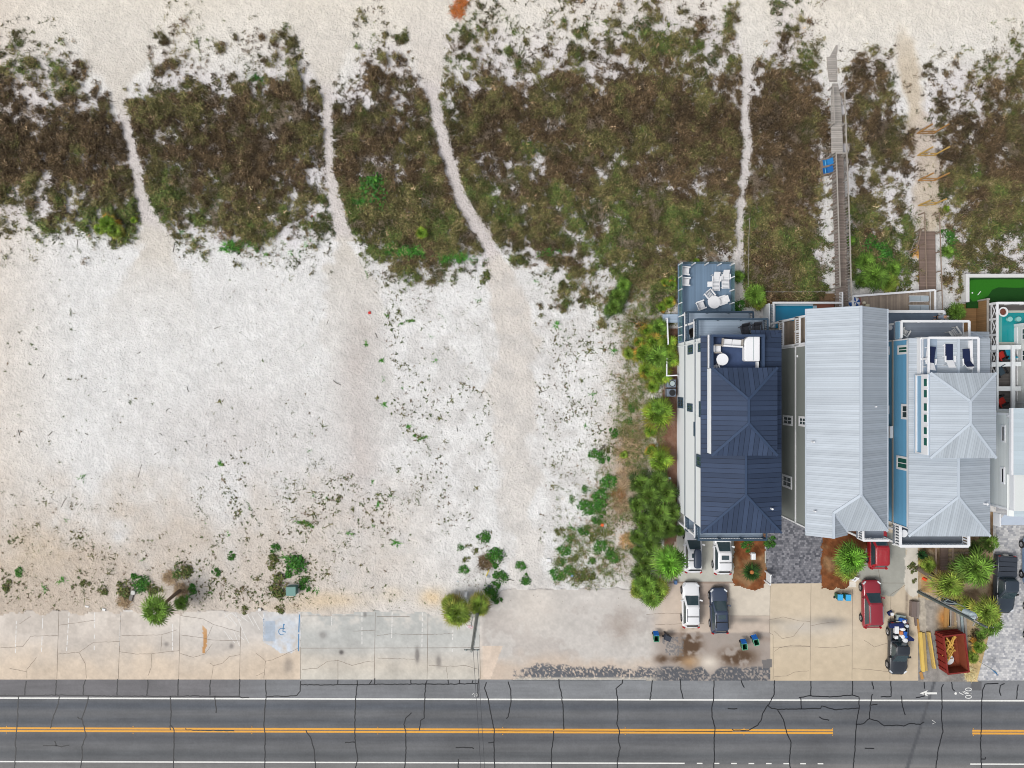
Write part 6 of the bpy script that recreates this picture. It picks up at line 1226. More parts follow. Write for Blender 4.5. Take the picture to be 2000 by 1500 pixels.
# ------------------------------------------------------------------ person leaning on the balcony rail
def skinmesh(name, nodes, edges, m, parent, lv=2):
    me = D.meshes.new(name); me.from_pydata([n[0] for n in nodes], edges, []); me.materials.append(m); o = link(name, me, parent)
    md_ = o.modifiers.new('skin', 'SKIN'); md_.use_smooth_shade = True
    sv = me.skin_vertices[0].data if me.skin_vertices else None
    if sv is None: 
        bpy.context.view_layer.update(); sv = me.skin_vertices[0].data
    for i, n in enumerate(nodes): sv[i].radius = (n[1], n[2] if len(n) > 2 else n[1]); sv[i].use_root = (i == 0)
    s_ = o.modifiers.new('sub', 'SUBSURF'); s_.levels = s_.render_levels = lv; return o
fx, fy = P(822, 0, 0)[0], 0
zb = 3.98; fx, fy = P(1823, 621.5, zb)
pe = thing('person', 'person in grey shirt and dark shorts leaning on the balcony rail', 'person', (fx, fy, zb))
ms = mat('skin', A(196, 150, 124), rough=.6, var=.05)
N_ = [((0, 0, .94), .15, .12), ((.06, 0, 1.12), .14, .11), ((.20, 0, 1.30), .16, .12), ((.30, 0, 1.40), .13, .10), ((.37, 0, 1.47), .055), ((.44, 0, 1.55), .085, .09), ((.50, 0, 1.63), .075, .08),
      ((-.01, .10, .86), .10), ((-.02, .12, .48), .062), ((-.04, .13, .09), .042), ((.14, .14, .035), .04, .03), ((-.01, -.10, .86), .10), ((.06, -.12, .48), .062), ((-.06, -.13, .09), .042), ((.12, -.14, .035), .04, .03),
      ((.30, .20, 1.36), .06), ((.42, .27, 1.12), .045), ((.62, .22, 1.00), .034), ((.70, .18, .99), .03, .02), ((.30, -.20, 1.36), .06), ((.42, -.27, 1.12), .045), ((.62, -.20, 1.00), .034), ((.70, -.16, .99), .03, .02)]
E_ = [(0, 1), (1, 2), (2, 3), (3, 4), (4, 5), (5, 6), (0, 7), (7, 8), (8, 9), (9, 10), (0, 11), (11, 12), (12, 13), (13, 14), (3, 15), (15, 16), (16, 17), (17, 18), (3, 19), (19, 20), (20, 21), (21, 22)]
for hnd, sg in ((18, 1), (22, -1)):
    hx, hy, hz_ = N_[hnd][0]
    for k in range(4):
        i = len(N_); oy = (-.027 + .018 * k); ln = (.062, .075, .07, .055)[k]
        N_ += [((hx + .045, hy + oy, hz_ + .004), .0095), ((hx + .045 + ln * .6, hy + oy * 1.1, hz_ - .012), .0085), ((hx + .045 + ln * .85, hy + oy * 1.1, hz_ - .045), .0075)]; E_ += [(hnd, i), (i, i + 1), (i + 1, i + 2)]
    i = len(N_); N_ += [((hx + .01, hy - sg * .045, hz_), .011), ((hx + .045, hy - sg * .06, hz_ - .02), .009)]; E_ += [(hnd, i), (i, i + 1)]
skinmesh('body', N_, E_, ms, pe)
mgsh = mat('grey_shirt', A(142, 152, 168), rough=.9, var=.1, vs=4); mdsh = mat('dark_shorts', A(34, 36, 44), rough=.9)
skinmesh('shirt', [((-.03, 0, .86), .21, .19), ((.06, 0, 1.10), .21, .19), ((.20, 0, 1.30), .235, .20), ((.30, 0, 1.41), .17, .14), ((.31, .20, 1.36), .085), ((.40, .26, 1.17), .07), ((.31, -.20, 1.36), .085), ((.40, -.26, 1.17), .07)], [(0, 1), (1, 2), (2, 3), (3, 4), (4, 5), (3, 6), (6, 7)], mgsh, pe)
skinmesh('shorts', [((-.02, 0, .95), .19, .16), ((-.01, .10, .84), .13), ((-.015, .12, .56), .105), ((-.01, -.10, .84), .13), ((.045, -.12, .56), .105)], [(0, 1), (1, 2), (0, 3), (3, 4)], mdsh, pe)
b = MB(); b.lathe([(.088, 1.58), (.092, 1.63), (.07, 1.69), (.02, 1.71)], .46, 0, 16); o = b.build('hair', mat('grey_hair', A(196, 190, 182), rough=.9), None, keep=True); o.parent = pe
b = MB()
for sy in (-1, 1): b.lathe([(.012, 1.575), (.014, 1.585), (.01, 1.595)], .535, sy * .032, 8)
b.beam((.53, 0, 1.57), (.56, 0, 1.53), .025, .03); b.beam((.52, -.025, 1.505), (.52, .025, 1.505), .012, .012); o = b.build('face', mat('face_detail', A(120, 84, 70), rough=.7), None, keep=True); o.parent = pe
pe.location = (fx, fy, zb)
# ------------------------------------------------------------------ vegetation
m_leaf = mat('foliage', (1, 1, 1), rough=.75, var=.0, vs=1, fine=.0, spec=.2, attr=True)
LM = 1.55
def LC(*cs): return lin(np.array(cs, float)) / K * LM
PAL_BROWN = LC((92, 76, 54), (80, 64, 46), (104, 86, 62), (68, 56, 42), (96, 84, 58), (124, 106, 84))
PAL_OLIVE = LC((106, 102, 60), (90, 92, 54), (120, 112, 70), (80, 82, 50), (132, 122, 86), (100, 90, 60))
PAL_GREEN = LC((90, 108, 54), (78, 98, 50), (108, 120, 62), (70, 86, 46))
PAL_VIV = LC((70, 130, 46), (56, 112, 42), (92, 150, 56), (80, 134, 62))
PAL_DEAD = LC((168, 146, 116), (148, 124, 96), (186, 164, 132), (130, 108, 86))
def blades(cx, cy, cz, n, length, width, pal, r, up=.7, droop=.25, spread=.08, seg2=False):
    """n leaf blades per centre (arrays); returns vertices, triangles, colours"""
    m = len(cx); N = m * n; rep = lambda a: np.repeat(np.broadcast_to(a, (m,)), n)
    x, y, z, L, W = rep(cx), rep(cy), rep(cz), rep(length) * r.uniform(.55, 1.25, N), rep(width) * r.uniform(.7, 1.3, N)
    a = r.uniform(0, 2 * np.pi, N); el = np.clip(r.normal(up, .35, N), .02, 1.5); sp = rep(spread)
    x = x + r.normal(0, 1, N) * sp; y = y + r.normal(0, 1, N) * sp
    dx, dy, dz = np.cos(a) * np.cos(el), np.sin(a) * np.cos(el), np.sin(el)
    px_, py_ = -np.sin(a), np.cos(a)
    V = np.empty((N, 3, 3)); V[:, 0] = np.stack([x - px_ * W / 2, y - py_ * W / 2, z], -1); V[:, 1] = np.stack([x + px_ * W / 2, y + py_ * W / 2, z], -1)
    V[:, 2] = np.stack([x + dx * L, y + dy * L, z + dz * L - droop * L * np.cos(el)], -1); V[:, 2, 2] = np.maximum(V[:, 2, 2], z * .0 + .01 + z)
    c = pal[rep(np.arange(m)).astype(int), r.integers(0, pal.shape[1], N)] if pal.ndim == 3 else pal[r.integers(0, len(pal), N)]
    c = c * r.uniform(.75, 1.3, N)[:, None]
    return V.reshape(-1, 3), np.arange(N * 3).reshape(-1, 3), np.repeat(c, 3, 0)
def leaves(cx, cy, cz, size, cols, r, tilt=.7):
    """small diamond leaves facing mostly up"""
    N = len(cx); a = r.uniform(0, 2 * np.pi, N); e = r.normal(0, tilt, N); s = size * r.uniform(.6, 1.3, N)
    u = np.stack([np.cos(a) * np.cos(e), np.sin(a) * np.cos(e), np.sin(e)], -1); v = np.stack([-np.sin(a), np.cos(a), r.normal(0, tilt * .6, N)], -1)
    c = np.stack([cx, cy, cz], -1); V = np.stack([c - u * s[:, None], c - v * s[:, None] * .5, c + u * s[:, None], c + v * s[:, None] * .5], 1)
    return V.reshape(-1, 3), np.arange(N * 4).reshape(-1, 4), np.repeat(cols * r.uniform(.45, 1.4, N)[:, None], 4, 0)
def join(parts):
    o = 0; V, F, C = [], [], []
    for v, f, c in parts: V.append(v); F.append(f + o); C.append(c); o += len(v)
    return np.concatenate(V), np.concatenate(F), np.concatenate(C)
# ---- dune scrub: one mass nobody could count
r = np.random.default_rng(11)
st = 2.15
gx, gy = np.meshgrid(np.arange(-30, 2030, st), np.arange(-40, 640, st))
gx = (gx + r.uniform(-st, st, gx.shape)).ravel(); gy = (gy + r.uniform(-st, st, gy.shape)).ravel()
v = veg(gx, gy)
for (a_, b_, c_, d_) in BLD: v = np.where((gx > a_ - 4) & (gx < b_ + 4) & (gy > c_ - 4) & (gy < d_ + 4), 0, v)
v = np.where(np.abs(gx - 1640 + (340 - gy) * .03) < 13, v * .1, v); v = np.where((np.abs(gx - 1812) < 16) & (gy > 445), 0, v)
sparse = np.clip(density(gx, gy), 0, 1) * sstep(-2, 6, trailmask(gx, gy)) * .10 * (gy < 545) * (.3 + 1.4 * sstep(.4, .6, fbm(gx / S, gy / S, 1.5, 91, 3)))
keep = r.random(gx.shape) < np.maximum(v * .85, sparse)
gx, gy, v = gx[keep], gy[keep], v[keep]; n = len(gx)
X, Y = (gx - 1000) / S, (750 - gy) / S
hue = fbm(gx / S, gy / S, 2.2, 41, 4) * 1.0 + (fbm(gx / S, gy / S, .8, 43, 2) - .5) * .35 + r.normal(0, .05, n)
g_bias = sstep(300, 480, gy) * .26 + sstep(190, 60, gy) * .20 - blob(gx, gy, 150, 270, 180, 70) * .16 - blob(gx, gy, 1320, 240, 160, 90) * .10 - blob(gx, gy, 1500, 400, 90, 160) * .16 + blob(gx, gy, 1100, 400, 120, 110) * .08 + blob(gx, gy, 500, 160, 70, 45) * .14 + blob(gx, gy, 280, 370, 120, 60) * .12
k = hue + g_bias
pal = np.where((k < .53)[:, None, None], PAL_BROWN[None], np.where((k < .78)[:, None, None], PAL_OLIVE[None], np.concatenate([PAL_GREEN, PAL_OLIVE[:2]])[None]))
viv = (blob(gx, gy, 905, 508, 55, 12) + blob(gx, gy, 790, 492, 40, 12) + blob(gx, gy, 540, 490, 90, 20) * .5 + blob(gx, gy, 1060, 492, 60, 10) * .6 + blob(gx, gy, 500, 155, 22, 18) * .7 + blob(gx, gy, 450, 482, 30, 14) * .6 + blob(gx, gy, 590, 450, 60, 40) * .3) > r.uniform(.25, .9, n)
pal = np.where(viv[:, None, None], np.concatenate([PAL_VIV, PAL_VIV[:2]])[None], pal)
pal = np.where((r.random(n) < .015)[:, None, None], np.concatenate([PAL_DEAD, PAL_DEAD[:2]])[None] * 1.1, pal)
lump = fbm(gx / S, gy / S, 1.1, 45, 3)
pal = pal * ((.40 + .66 * sstep(.25, .75, lump)) * (1 - .16 * sstep(170, 230, gy) * sstep(360, 300, gy)))[:, None, None] * r.uniform(.5, 1.45, n)[:, None, None]
hgt = .10 + .55 * np.clip(v, 0, 1) * sstep(.3, .75, lump) 
size = .15 + .20 * r.random(n) + .08 * v
V, F, C = blades(X, Y, .04 + hgt * r.uniform(.1, 1, n), 9, size, .05 + .03 * r.random(n), pal, r, up=.55, droop=.15, spread=.13)
sc_ = link('dune_scrub', fastmesh('dune_scrub', V, F, [m_leaf], np.clip(C, 0, .8))); tag(sc_, 'brown and olive dune scrub covering the sand in thick patches', 'dune scrub', kind='stuff')
print('scrub tufts', n)
# ---- tiny seedlings and dry bits over the open sand
WZ = [(640, 930, 130, 130, .85), (560, 1010, 110, 60, .8), (820, 600, 110, 90, .7), (760, 900, 110, 120, .5), (1130, 640, 80, 110, .5), (1140, 880, 70, 190, .85), (1150, 1090, 70, 60, .9), (80, 1060, 110, 80, .75), (220, 1130, 180, 60, .6), (420, 1010, 110, 90, .45), (920, 1080, 50, 60, .6), (560, 1130, 80, 50, .7), (470, 1160, 60, 30, .5), (1090, 540, 90, 50, .5), (480, 460, 130, 40, .5), (120, 450, 130, 60, .5), (330, 470, 60, 30, .4), (880, 740, 140, 120, .2), (1240, 880, 40, 220, .8), (1200, 640, 40, 60, .5), (740, 560, 60, 60, .4)]
def weedness(px, py):
    d = 0.03 * np.ones(np.shape(px))
    for x, y, a_, b_, f in WZ: d = d + f * blob(px, py, x, y, a_, b_)
    d = d * (.2 + 1.7 * sstep(.40, .65, fbm(px / S, py / S, 2.0, 55, 4)))
    d = d * sstep(2, 16, trailmask(px, py)) * (py > 395) * (py < 1192) * (density(px, py) < .5)
    return d * ~((px > 1296)) * ~((px > 1000) & (py > 1146))
N0 = 34000
qx, qy = r.uniform(0, 1296, N0), r.uniform(395, 1192, N0); kp = r.random(N0) < weedness(qx, qy) * .80; qx, qy = qx[kp], qy[kp]; n = len(qx)
pal = np.where((r.random(n) < .22)[:, None, None], np.concatenate([PAL_DEAD])[None] * .55, np.where((r.random(n) < .4)[:, None, None], PAL_OLIVE[None, :4], PAL_GREEN[None]))
V, F, C = blades((qx - 1000) / S, (750 - qy) / S, np.full(n, .05), 7, .08 + .26 * r.random(n) ** 3, .04 + .045 * r.random(n), pal * .62, r, up=.3, droop=.05, spread=.05)
o = link('weed_seedlings', fastmesh('weed_seedlings', V, F, [m_leaf], np.clip(C, 0, .8))); tag(o, 'tiny scattered seedlings and dry leaf bits on the open sand', 'seedlings', kind='stuff')
print('seedlings', n)
# litter specks on open sand too
N0 = 9000; qx, qy = r.uniform(0, 1290, N0), r.uniform(20, 1190, N0); kp = (density(qx, qy) < .35) & (r.random(N0) < .45); qx, qy = qx[kp], qy[kp]; n = len(qx)
V, F, C = blades((qx - 1000) / S, (750 - qy) / S, np.full(n, .07), 1, .05 + .16 * r.random(n) ** 3, .03 + .035 * r.random(n), LC((96, 88, 76), (120, 112, 100), (80, 74, 60)) * .6, r, up=.03, droop=0, spread=.0)
o = link('sand_debris', fastmesh('sand_debris', V, F, [m_leaf], np.clip(C, 0, .8))); tag(o, 'dark twigs and dry specks strewn thinly across the sand', 'debris', kind='stuff')
# ---- ground cover between the palms
N0 = 15000; qx, qy = r.uniform(1080, 1345, N0), r.uniform(500, 1190, N0)
gd = (blob(qx, qy, 1268, 850, 42, 260) * .9 + blob(qx, qy, 1165, 1060, 50, 75) * .9 + blob(qx, qy, 1240, 760, 24, 120) * .5 + blob(qx, qy, 1255, 600, 50, 70) * .5 + blob(qx, qy, 1230, 820, 25, 130) * .6 + blob(qx, qy, 1180, 940, 22, 50) * .4 + blob(qx, qy, 1150, 1112, 70, 26) * 1.0 + blob(qx, qy, 1110, 1085, 40, 40) * .5) * (.3 + 1.4 * sstep(.4, .6, fbm(qx / S, qy / S, 1.3, 66, 3)))
kp = (r.random(N0) < gd) & ~((qx > 1300) & (qy > 640)) & ~((qx > 1318) & (qy > 500)) & (qy < 1150); qx, qy = qx[kp], qy[kp]; n = len(qx)
pal = np.where((r.random(n) < .2)[:, None, None], PAL_DEAD[None] * .7, np.where((r.random(n) < .4)[:, None, None], PAL_OLIVE[None, :4], PAL_GREEN[None]))
V, F, C = blades((qx - 1000) / S, (750 - qy) / S, .05 + .12 * r.random(n), 9, .16 + .22 * r.random(n), .04, pal, r, up=.5, spread=.12)
o = link('undergrowth', fastmesh('undergrowth', V, F, [m_leaf], np.clip(C, 0, .8))); tag(o, 'mixed green and dry undergrowth at the foot of the palms', 'undergrowth', kind='stuff')
# ---- single plants: prototypes, then copies
GV = {}
def proto_weed(key, nb, L, W, pal, up, seed, spread=.05, droop=.2):
    rr = np.random.default_rng(seed); V, F, C = blades(np.zeros(1), np.zeros(1), np.full(1, .02), nb, np.full(1, L), np.full(1, W), pal, rr, up=up, droop=droop, spread=spread)
    GV[key] = fastmesh('weed', V, F, [m_leaf], np.clip(C, 0, .8))
for i in range(4): proto_weed('g%d' % i, 26, .42, .075, PAL_VIV * .85, .45, 100 + i, .10)
for i in range(4): proto_weed('o%d' % i, 18, .40, .065, np.concatenate([PAL_OLIVE, PAL_GREEN]) * .85, .35, 110 + i, .09)
for i in range(4): proto_weed('d%d' % i, 11, .55, .06, np.concatenate([PAL_GREEN * .7, PAL_OLIVE * .7]), .12, 120 + i, .06, .02)
def runner(key, seed, m=26, L=1.3):
    rr = np.random.default_rng(seed); t_ = np.linspace(0, 1, m); a0 = rr.uniform(-.6, .6); x = (t_ - .5) * L; y = np.sin(t_ * 3 + a0) * .16 + rr.normal(0, .03, m)
    V, F, C = blades(x, y, np.full(m, .03), 5, np.full(m, .17), np.full(m, .055), np.concatenate([PAL_GREEN, PAL_VIV]) * .7, rr, up=.2, spread=.03); GV[key] = fastmesh('runner', V, F, [m_leaf], np.clip(C, 0, .8))
for i in range(3): runner('r%d' % i, 130 + i)
def put(me, name, px, py, sc, rot, lab, cat, group, z=.02):
    o = D.objects.new(name, me); COL.objects.link(o); x, y = P(px, py, z + .2); o.location = (x, y, z); o.rotation_euler = (0, 0, rot); o.scale = (sc, sc, sc * random.uniform(.85, 1.1)); return tag(o, lab, cat, group)
r2 = np.random.default_rng(21)
zones = [(0, 460, 'left'), (460, 1000, 'mid'), (1000, 1300, 'right')]
cnt = 0
wl = {0: 'small green weed alone in the sand left of the disabled bay', 1: 'small green weed in the open sand between the two long trails', 2: 'small green weed on the sand strip between trail and palms'}
while cnt < 270:
    x, y = r2.uniform(5, 1290), r2.uniform(430, 1190)
    if r2.random() > weedness(np.array(x), np.array(y)) * 1.1: continue
    zi = 0 if x < 505 else (1 if x < 1005 else 2)
    key = r2.choice(['g', 'o', 'o', 'd', 'd']) + str(r2.integers(0, 4))
    put(GV[key], 'weed', x, y, r2.uniform(.45, 1.4), r2.uniform(0, 6.3), wl[zi], 'weed', 'weeds on the sand, ' + zones[zi][2]); cnt += 1
for x, y, s_, k_, a_ in ((592, 678, 1.0, 'r0', .5), (744, 703, .8, 'g1', 0), (590, 1026, 1.5, 'r1', -.15), (830, 857, 1.1, 'r2', .1), (868, 862, .9, 'd1', 2), (773, 975, 1.1, 'r0', -.5), (740, 965, 1.0, 'o2', 1), (793, 632, 1.2, 'r1', .4), (862, 620, 1.0, 'r2', -1.0), (710, 530, 1.2, 'r0', -1.1), (480, 985, .9, 'r1', -1), (716, 672, .9, 'g0', 0), (748, 740, .7, 'g2', 0), (736, 778, .8, 'o1', 0), (749, 790, .9, 'g3', 0), (756, 615, .8, 'g0', 1), (756, 558, .8, 'o0', 1), (380, 474, 1.3, 'g2', 0), (437, 484, 1.6, 'g1', 0), (55, 490, .8, 'o0', 0), (330, 425, .9, 'o3', 0), (355, 453, .9, 'g3', 2)):
    put(GV[k_], 'weed', x, y, s_ * 1.15, a_, 'larger dark green weed or creeping runner on the pale sand', 'weed', 'larger weeds on the sand')
# sticks
m_stick = mat('driftwood', A(112, 106, 96), rough=.95, var=.2, vs=4)
for i, (x, y, L_, a_) in enumerate(((38, 845, .6, 105), (99, 847, .6, 45), (170, 848, .4, -30), (274, 920, 1.4, 75), (328, 800, .5, 40), (315, 848, .4, -40), (367, 760, .6, -70), (205, 765, .5, 15), (86, 735, .5, 60), (126, 980, 1.2, 60), (425, 640, .7, 20), (272, 689, .4, 25), (735, 655, .6, -65), (658, 748, .9, -30), (1175, 875, .9, 45), (1210, 758, 1.2, 45), (1060, 765, .8, 20), (893, 838, .5, -80), (997, 1132, .8, -15), (640, 630, .5, 70), (905, 750, .6, 10), (482, 1095, .4, 20), (340, 485, .9, 80), (152, 475, .7, 85))):
    if i == 14: b = MB().tube((-.5, 0, .08), (.5, 0, .08), .09, 8)
    else: b = MB().chain([(-L_ / 2, 0, .06), (0, random.uniform(-.06, .06), .07), (L_ / 2, 0, .06)], .03, 5)
    o = b.build('driftwood_stick', m_stick); x_, y_ = P(x, y); o.location = (x_, y_, .05); o.rotation_euler = (0, 0, R(a_)); tag(o, 'short thick brown log near the palms' if i == 14 else 'thin grey stick lying on the open pale sand', 'stick', 'sticks on the sand')
# ---- round leafy shrubs
def shrub_mesh(seed, n, size, cols, flat=.7, name='foliage'):
    rr = np.random.default_rng(seed); u = rr.normal(0, 1, (n, 3)); u /= np.linalg.norm(u, axis=1)[:, None]; u[:, 2] = np.abs(u[:, 2]); rad = rr.uniform(.55, 1.0, n) ** .6
    th = np.arctan2(u[:, 1], u[:, 0]); k = .92 + .10 * np.sin(2 * th + seed) + .08 * np.sin(5 * th + seed * 2) + .07 * np.sin(9 * th + seed * 3) + rr.normal(0, .12, n)
    lo = rr.uniform(0, 6.3, 6); lr = np.array([0, .5, .55, .62, .6, .7]) * rr.uniform(.8, 1.2, 6); lz = np.array([.75, .55, .5, .42, .45, .3]) * rr.uniform(.85, 1.2, 6); li = rr.integers(0, 6, n)
    p = u * (rad * k * lz[li])[:, None]; p[:, 0] += np.cos(lo[li]) * lr[li]; p[:, 1] += np.sin(lo[li]) * lr[li]; V, F, C = leaves(p[:, 0], p[:, 1], p[:, 2] * flat + .04, size, cols[rr.integers(0, len(cols), n)], rr, .5)
    return fastmesh(name, V, F, [m_leaf], np.clip(C, 0, .8))
SG = [shrub_mesh(200 + i, 640, .10, PAL_VIV * (.52 + .06 * i)) for i in range(3)]; SO = [shrub_mesh(210 + i, 460, .11, np.concatenate([PAL_OLIVE, PAL_GREEN, PAL_GREEN]) * .8) for i in range(3)]; SD = [shrub_mesh(220, 420, .12, np.concatenate([PAL_DEAD * .8, PAL_OLIVE * .6]))]
stem = MB()
for i in range(5): a_ = i * 1.26; stem.tube((0, 0, 0), (.5 * math.cos(a_), .5 * math.sin(a_), .45), .035, 5, 0, .015)
stem_me = stem.build('stem', mat('bark', A(110, 92, 74), rough=.95, var=.2, vs=4)); stem_d = stem_me.data; D.objects.remove(stem_me)
def shrub(me, px, py, rpx, lab, group, name='shrub', fl=1.0):
    sc = rpx / S * 1.22; e = thing(name, lab, 'shrub', (*P(px, py, sc * .5), 0), group); e.scale = (sc, sc, sc * fl); e.rotation_euler = (0, 0, random.uniform(0, 6.3))
    link('foliage', me, e); link('stem', stem_d, e); return e
for (x, y, q, k, lab) in ((725, 376, 34, 'g', 'large bright green shrub in the dune scrub between two trails'), (698, 380, 18, 'g', 'bright green shrub touching the large one between trails'), (1037, 287, 12, 'g', 'small vivid green shrub alone amid brown scrub'), (1012, 293, 9, 'g', 'smaller green shrub beside the vivid one in brown scrub'),
    (942, 1051, 12.5, 'g', 'bright round shrub, the farthest one from the utility pole'), (969, 1094, 17.5, 'g', 'largest bright green shrub, right of the yellow guy guard'), (976, 1131, 14, 'g', 'green shrub between the yellow guard and tan trail'), (963, 1152, 15, 'g', 'green shrub closest to the bay palms'), (906, 1116, 9.5, 'g', 'green shrub on white sand left of the yellow guard'), (898, 1072, 8, 'g', 'small green shrub at the left of a weedy cluster'), (915, 1067, 7, 'o', 'olive green shrublet in the weedy cluster'), (926, 1076, 7, 'o', 'olive shrublet near the thin guy cable'), (970, 1171, 9, 'g', 'low green shrub at the edge of sandy pavement'), (912, 1093, 8, 'o', 'low olive shrub on sand above the pipe stand'),
    (1017, 1108, 9.5, 'g', 'upper one of two shrubs standing in the tan trail'), (1026, 1131, 10.5, 'g', 'lower one of two shrubs standing in the tan trail'),
    (265, 1139, 18, 'g', 'dark bright green shrub by the leaning bay palm'), (243, 1150, 17, 'o', 'olive shrub left of the dark green one'), (290, 1150, 14, 'o', 'olive shrub between dark green shrub and palm'), (352, 1112, 17, 'o', 'yellow green shrub beyond the palm trunk'), (341, 1122, 9, 'g', 'green shrub inside the yellow green one'), (376, 1151, 9, 'g', 'compact green shrub right of the palm trunk base'), (37, 1118, 9, 'g', 'round green shrub near the left edge of the sand lot'), (12, 1145, 11, 'o', 'olive tuft shrub at the left edge'), (165, 1142, 10, 'o', 'yellow green low shrub before the left bays'), (200, 1152, 10, 'o', 'flat olive shrub before the left bays'),
    (537, 1072, 9, 'g', 'small dark green shrub above the grassy clump'), (571, 1113, 21, 'g', 'grassy green shrub above the electrical box'), (543, 1146, 21, 'o', 'grassy olive shrub left of the electrical box'), (594, 1143, 12, 'g', 'green shrub right of the electrical box'), (528, 1100, 14, 'o', 'thin olive shrub above the olive clump'), (450, 1087, 8, 'g', 'dark green shrublet in the sand above striped paint'), (421, 1119, 8, 'g', 'creeping green shrub above striped paint'), (548, 1189, 9, 'o', 'low plant at the edge of the disabled bay'), (475, 1193, 8, 'o', 'spiky low plant at the edge of striped paint'),
    (1192, 945, 15, 'g', 'dark green shrub nearest the dark palms'), (1177, 973, 16, 'g', 'dark green shrub below another, left of brown litter'), (1144, 995, 15, 'g', 'round green shrub on white sand left of others'), (1174, 995, 12, 'g', 'green shrub joining two larger shrubs'), (1226, 825, 9, 'g', 'green shrub at the foot of yellow palmettos'), (1199, 846, 9, 'g', 'round green shrub alone on sand by the palmettos'), (1178, 893, 12, 'g', 'elongated green shrub on the white sand'), (1184, 878, 8, 'o', 'olive shrublet above the elongated shrub'), (1157, 885, 9, 'g', 'green shrub left of the elongated one'), (1236, 796, 9, 'g', 'green shrub between palmetto clumps'), (1121, 975, 9, 'g', 'small shrub in a row on the white sand'), (1146, 956, 9, 'g', 'small shrub just above the round green shrub'), (1167, 1015, 10, 'g', 'green shrub by the pale orange litter'), (1141, 1036, 11, 'g', 'green shrub right of the white pipe'), (1094, 1040, 10, 'o', 'olive shrub at the tan trail edge'), (1110, 1052, 10, 'g', 'green shrub right of the tan trail'), (1102, 1073, 12, 'g', 'green shrub above the white plastic scrap'),
    (1166, 1048, 14, 'o', 'wide olive shrub left of tan litter'), (1175, 1070, 13, 'g', 'green shrub inside the weedy patch by the palms'), (1190, 1080, 11, 'g', 'green shrub close beside the tall palm row'), (1090, 1120, 14, 'g', 'round green shrub at the corner of sandy pavement'), (1112, 1117, 11, 'g', 'green shrub beside the small blue crate'), (1130, 1125, 13, 'o', 'olive shrub at the pavement edge'), (1150, 1121, 14, 'o', 'wide olive shrub nearest the pavement'), (1095, 1097, 9, 'g', 'small green shrub above the corner shrub'), (1118, 1092, 11, 'o', 'olive shrub mid weedy patch'), (1155, 1098, 8, 'g', 'tiny green shrub in mid weedy patch'), (1195, 1092, 12, 'g', 'low green shrub under the palm row'),
    (1155, 588, 9, 'o', 'yellow green shrub left of the dark palmettos'), (1140, 582, 10, 'o', 'low yellow green shrub on the sand by dark palmettos'), (945, 542, 12, 'o', 'olive shrub on the left bank of the widening trail'), (1447, 600, 13, 'g', 'dark green shrub between blue deck and palm'), (1505, 1060, 11, 'g', 'green shrub at the corner of the dark pavers'), (1462, 1065, 12, 'g', 'green shrub on the mulch under the balcony'), (1785, 1110, 9, 'o', 'low olive shrub beside the thick log'), (1880, 1300, 10, 'd', 'dry brown shrub at the dumpster'), (1905, 1245, 12, 'd', 'dry brown shrub above the dumpster'), (1788, 1135, 5, 'o', 'tiny plant on the white gravel'), (1770, 568, 17, 'o', 'olive green shrub behind the wooden deck'), (1700, 480, 24, 'g', 'dense dark green shrub by the boardwalk rail'), (1722, 500, 22, 'g', 'dark green shrub right of the boardwalk palms'), (1852, 455, 13, 'g', 'bright green shrub at the brown boardwalk rail'), (1864, 480, 15, 'g', 'green shrub right of the brown boardwalk')):
    shrub({'g': random.choice(SG), 'o': random.choice(SO), 'd': SD[0]}[k], x, y, q, lab, 'leafy shrubs', fl=random.uniform(.7, 1.0))
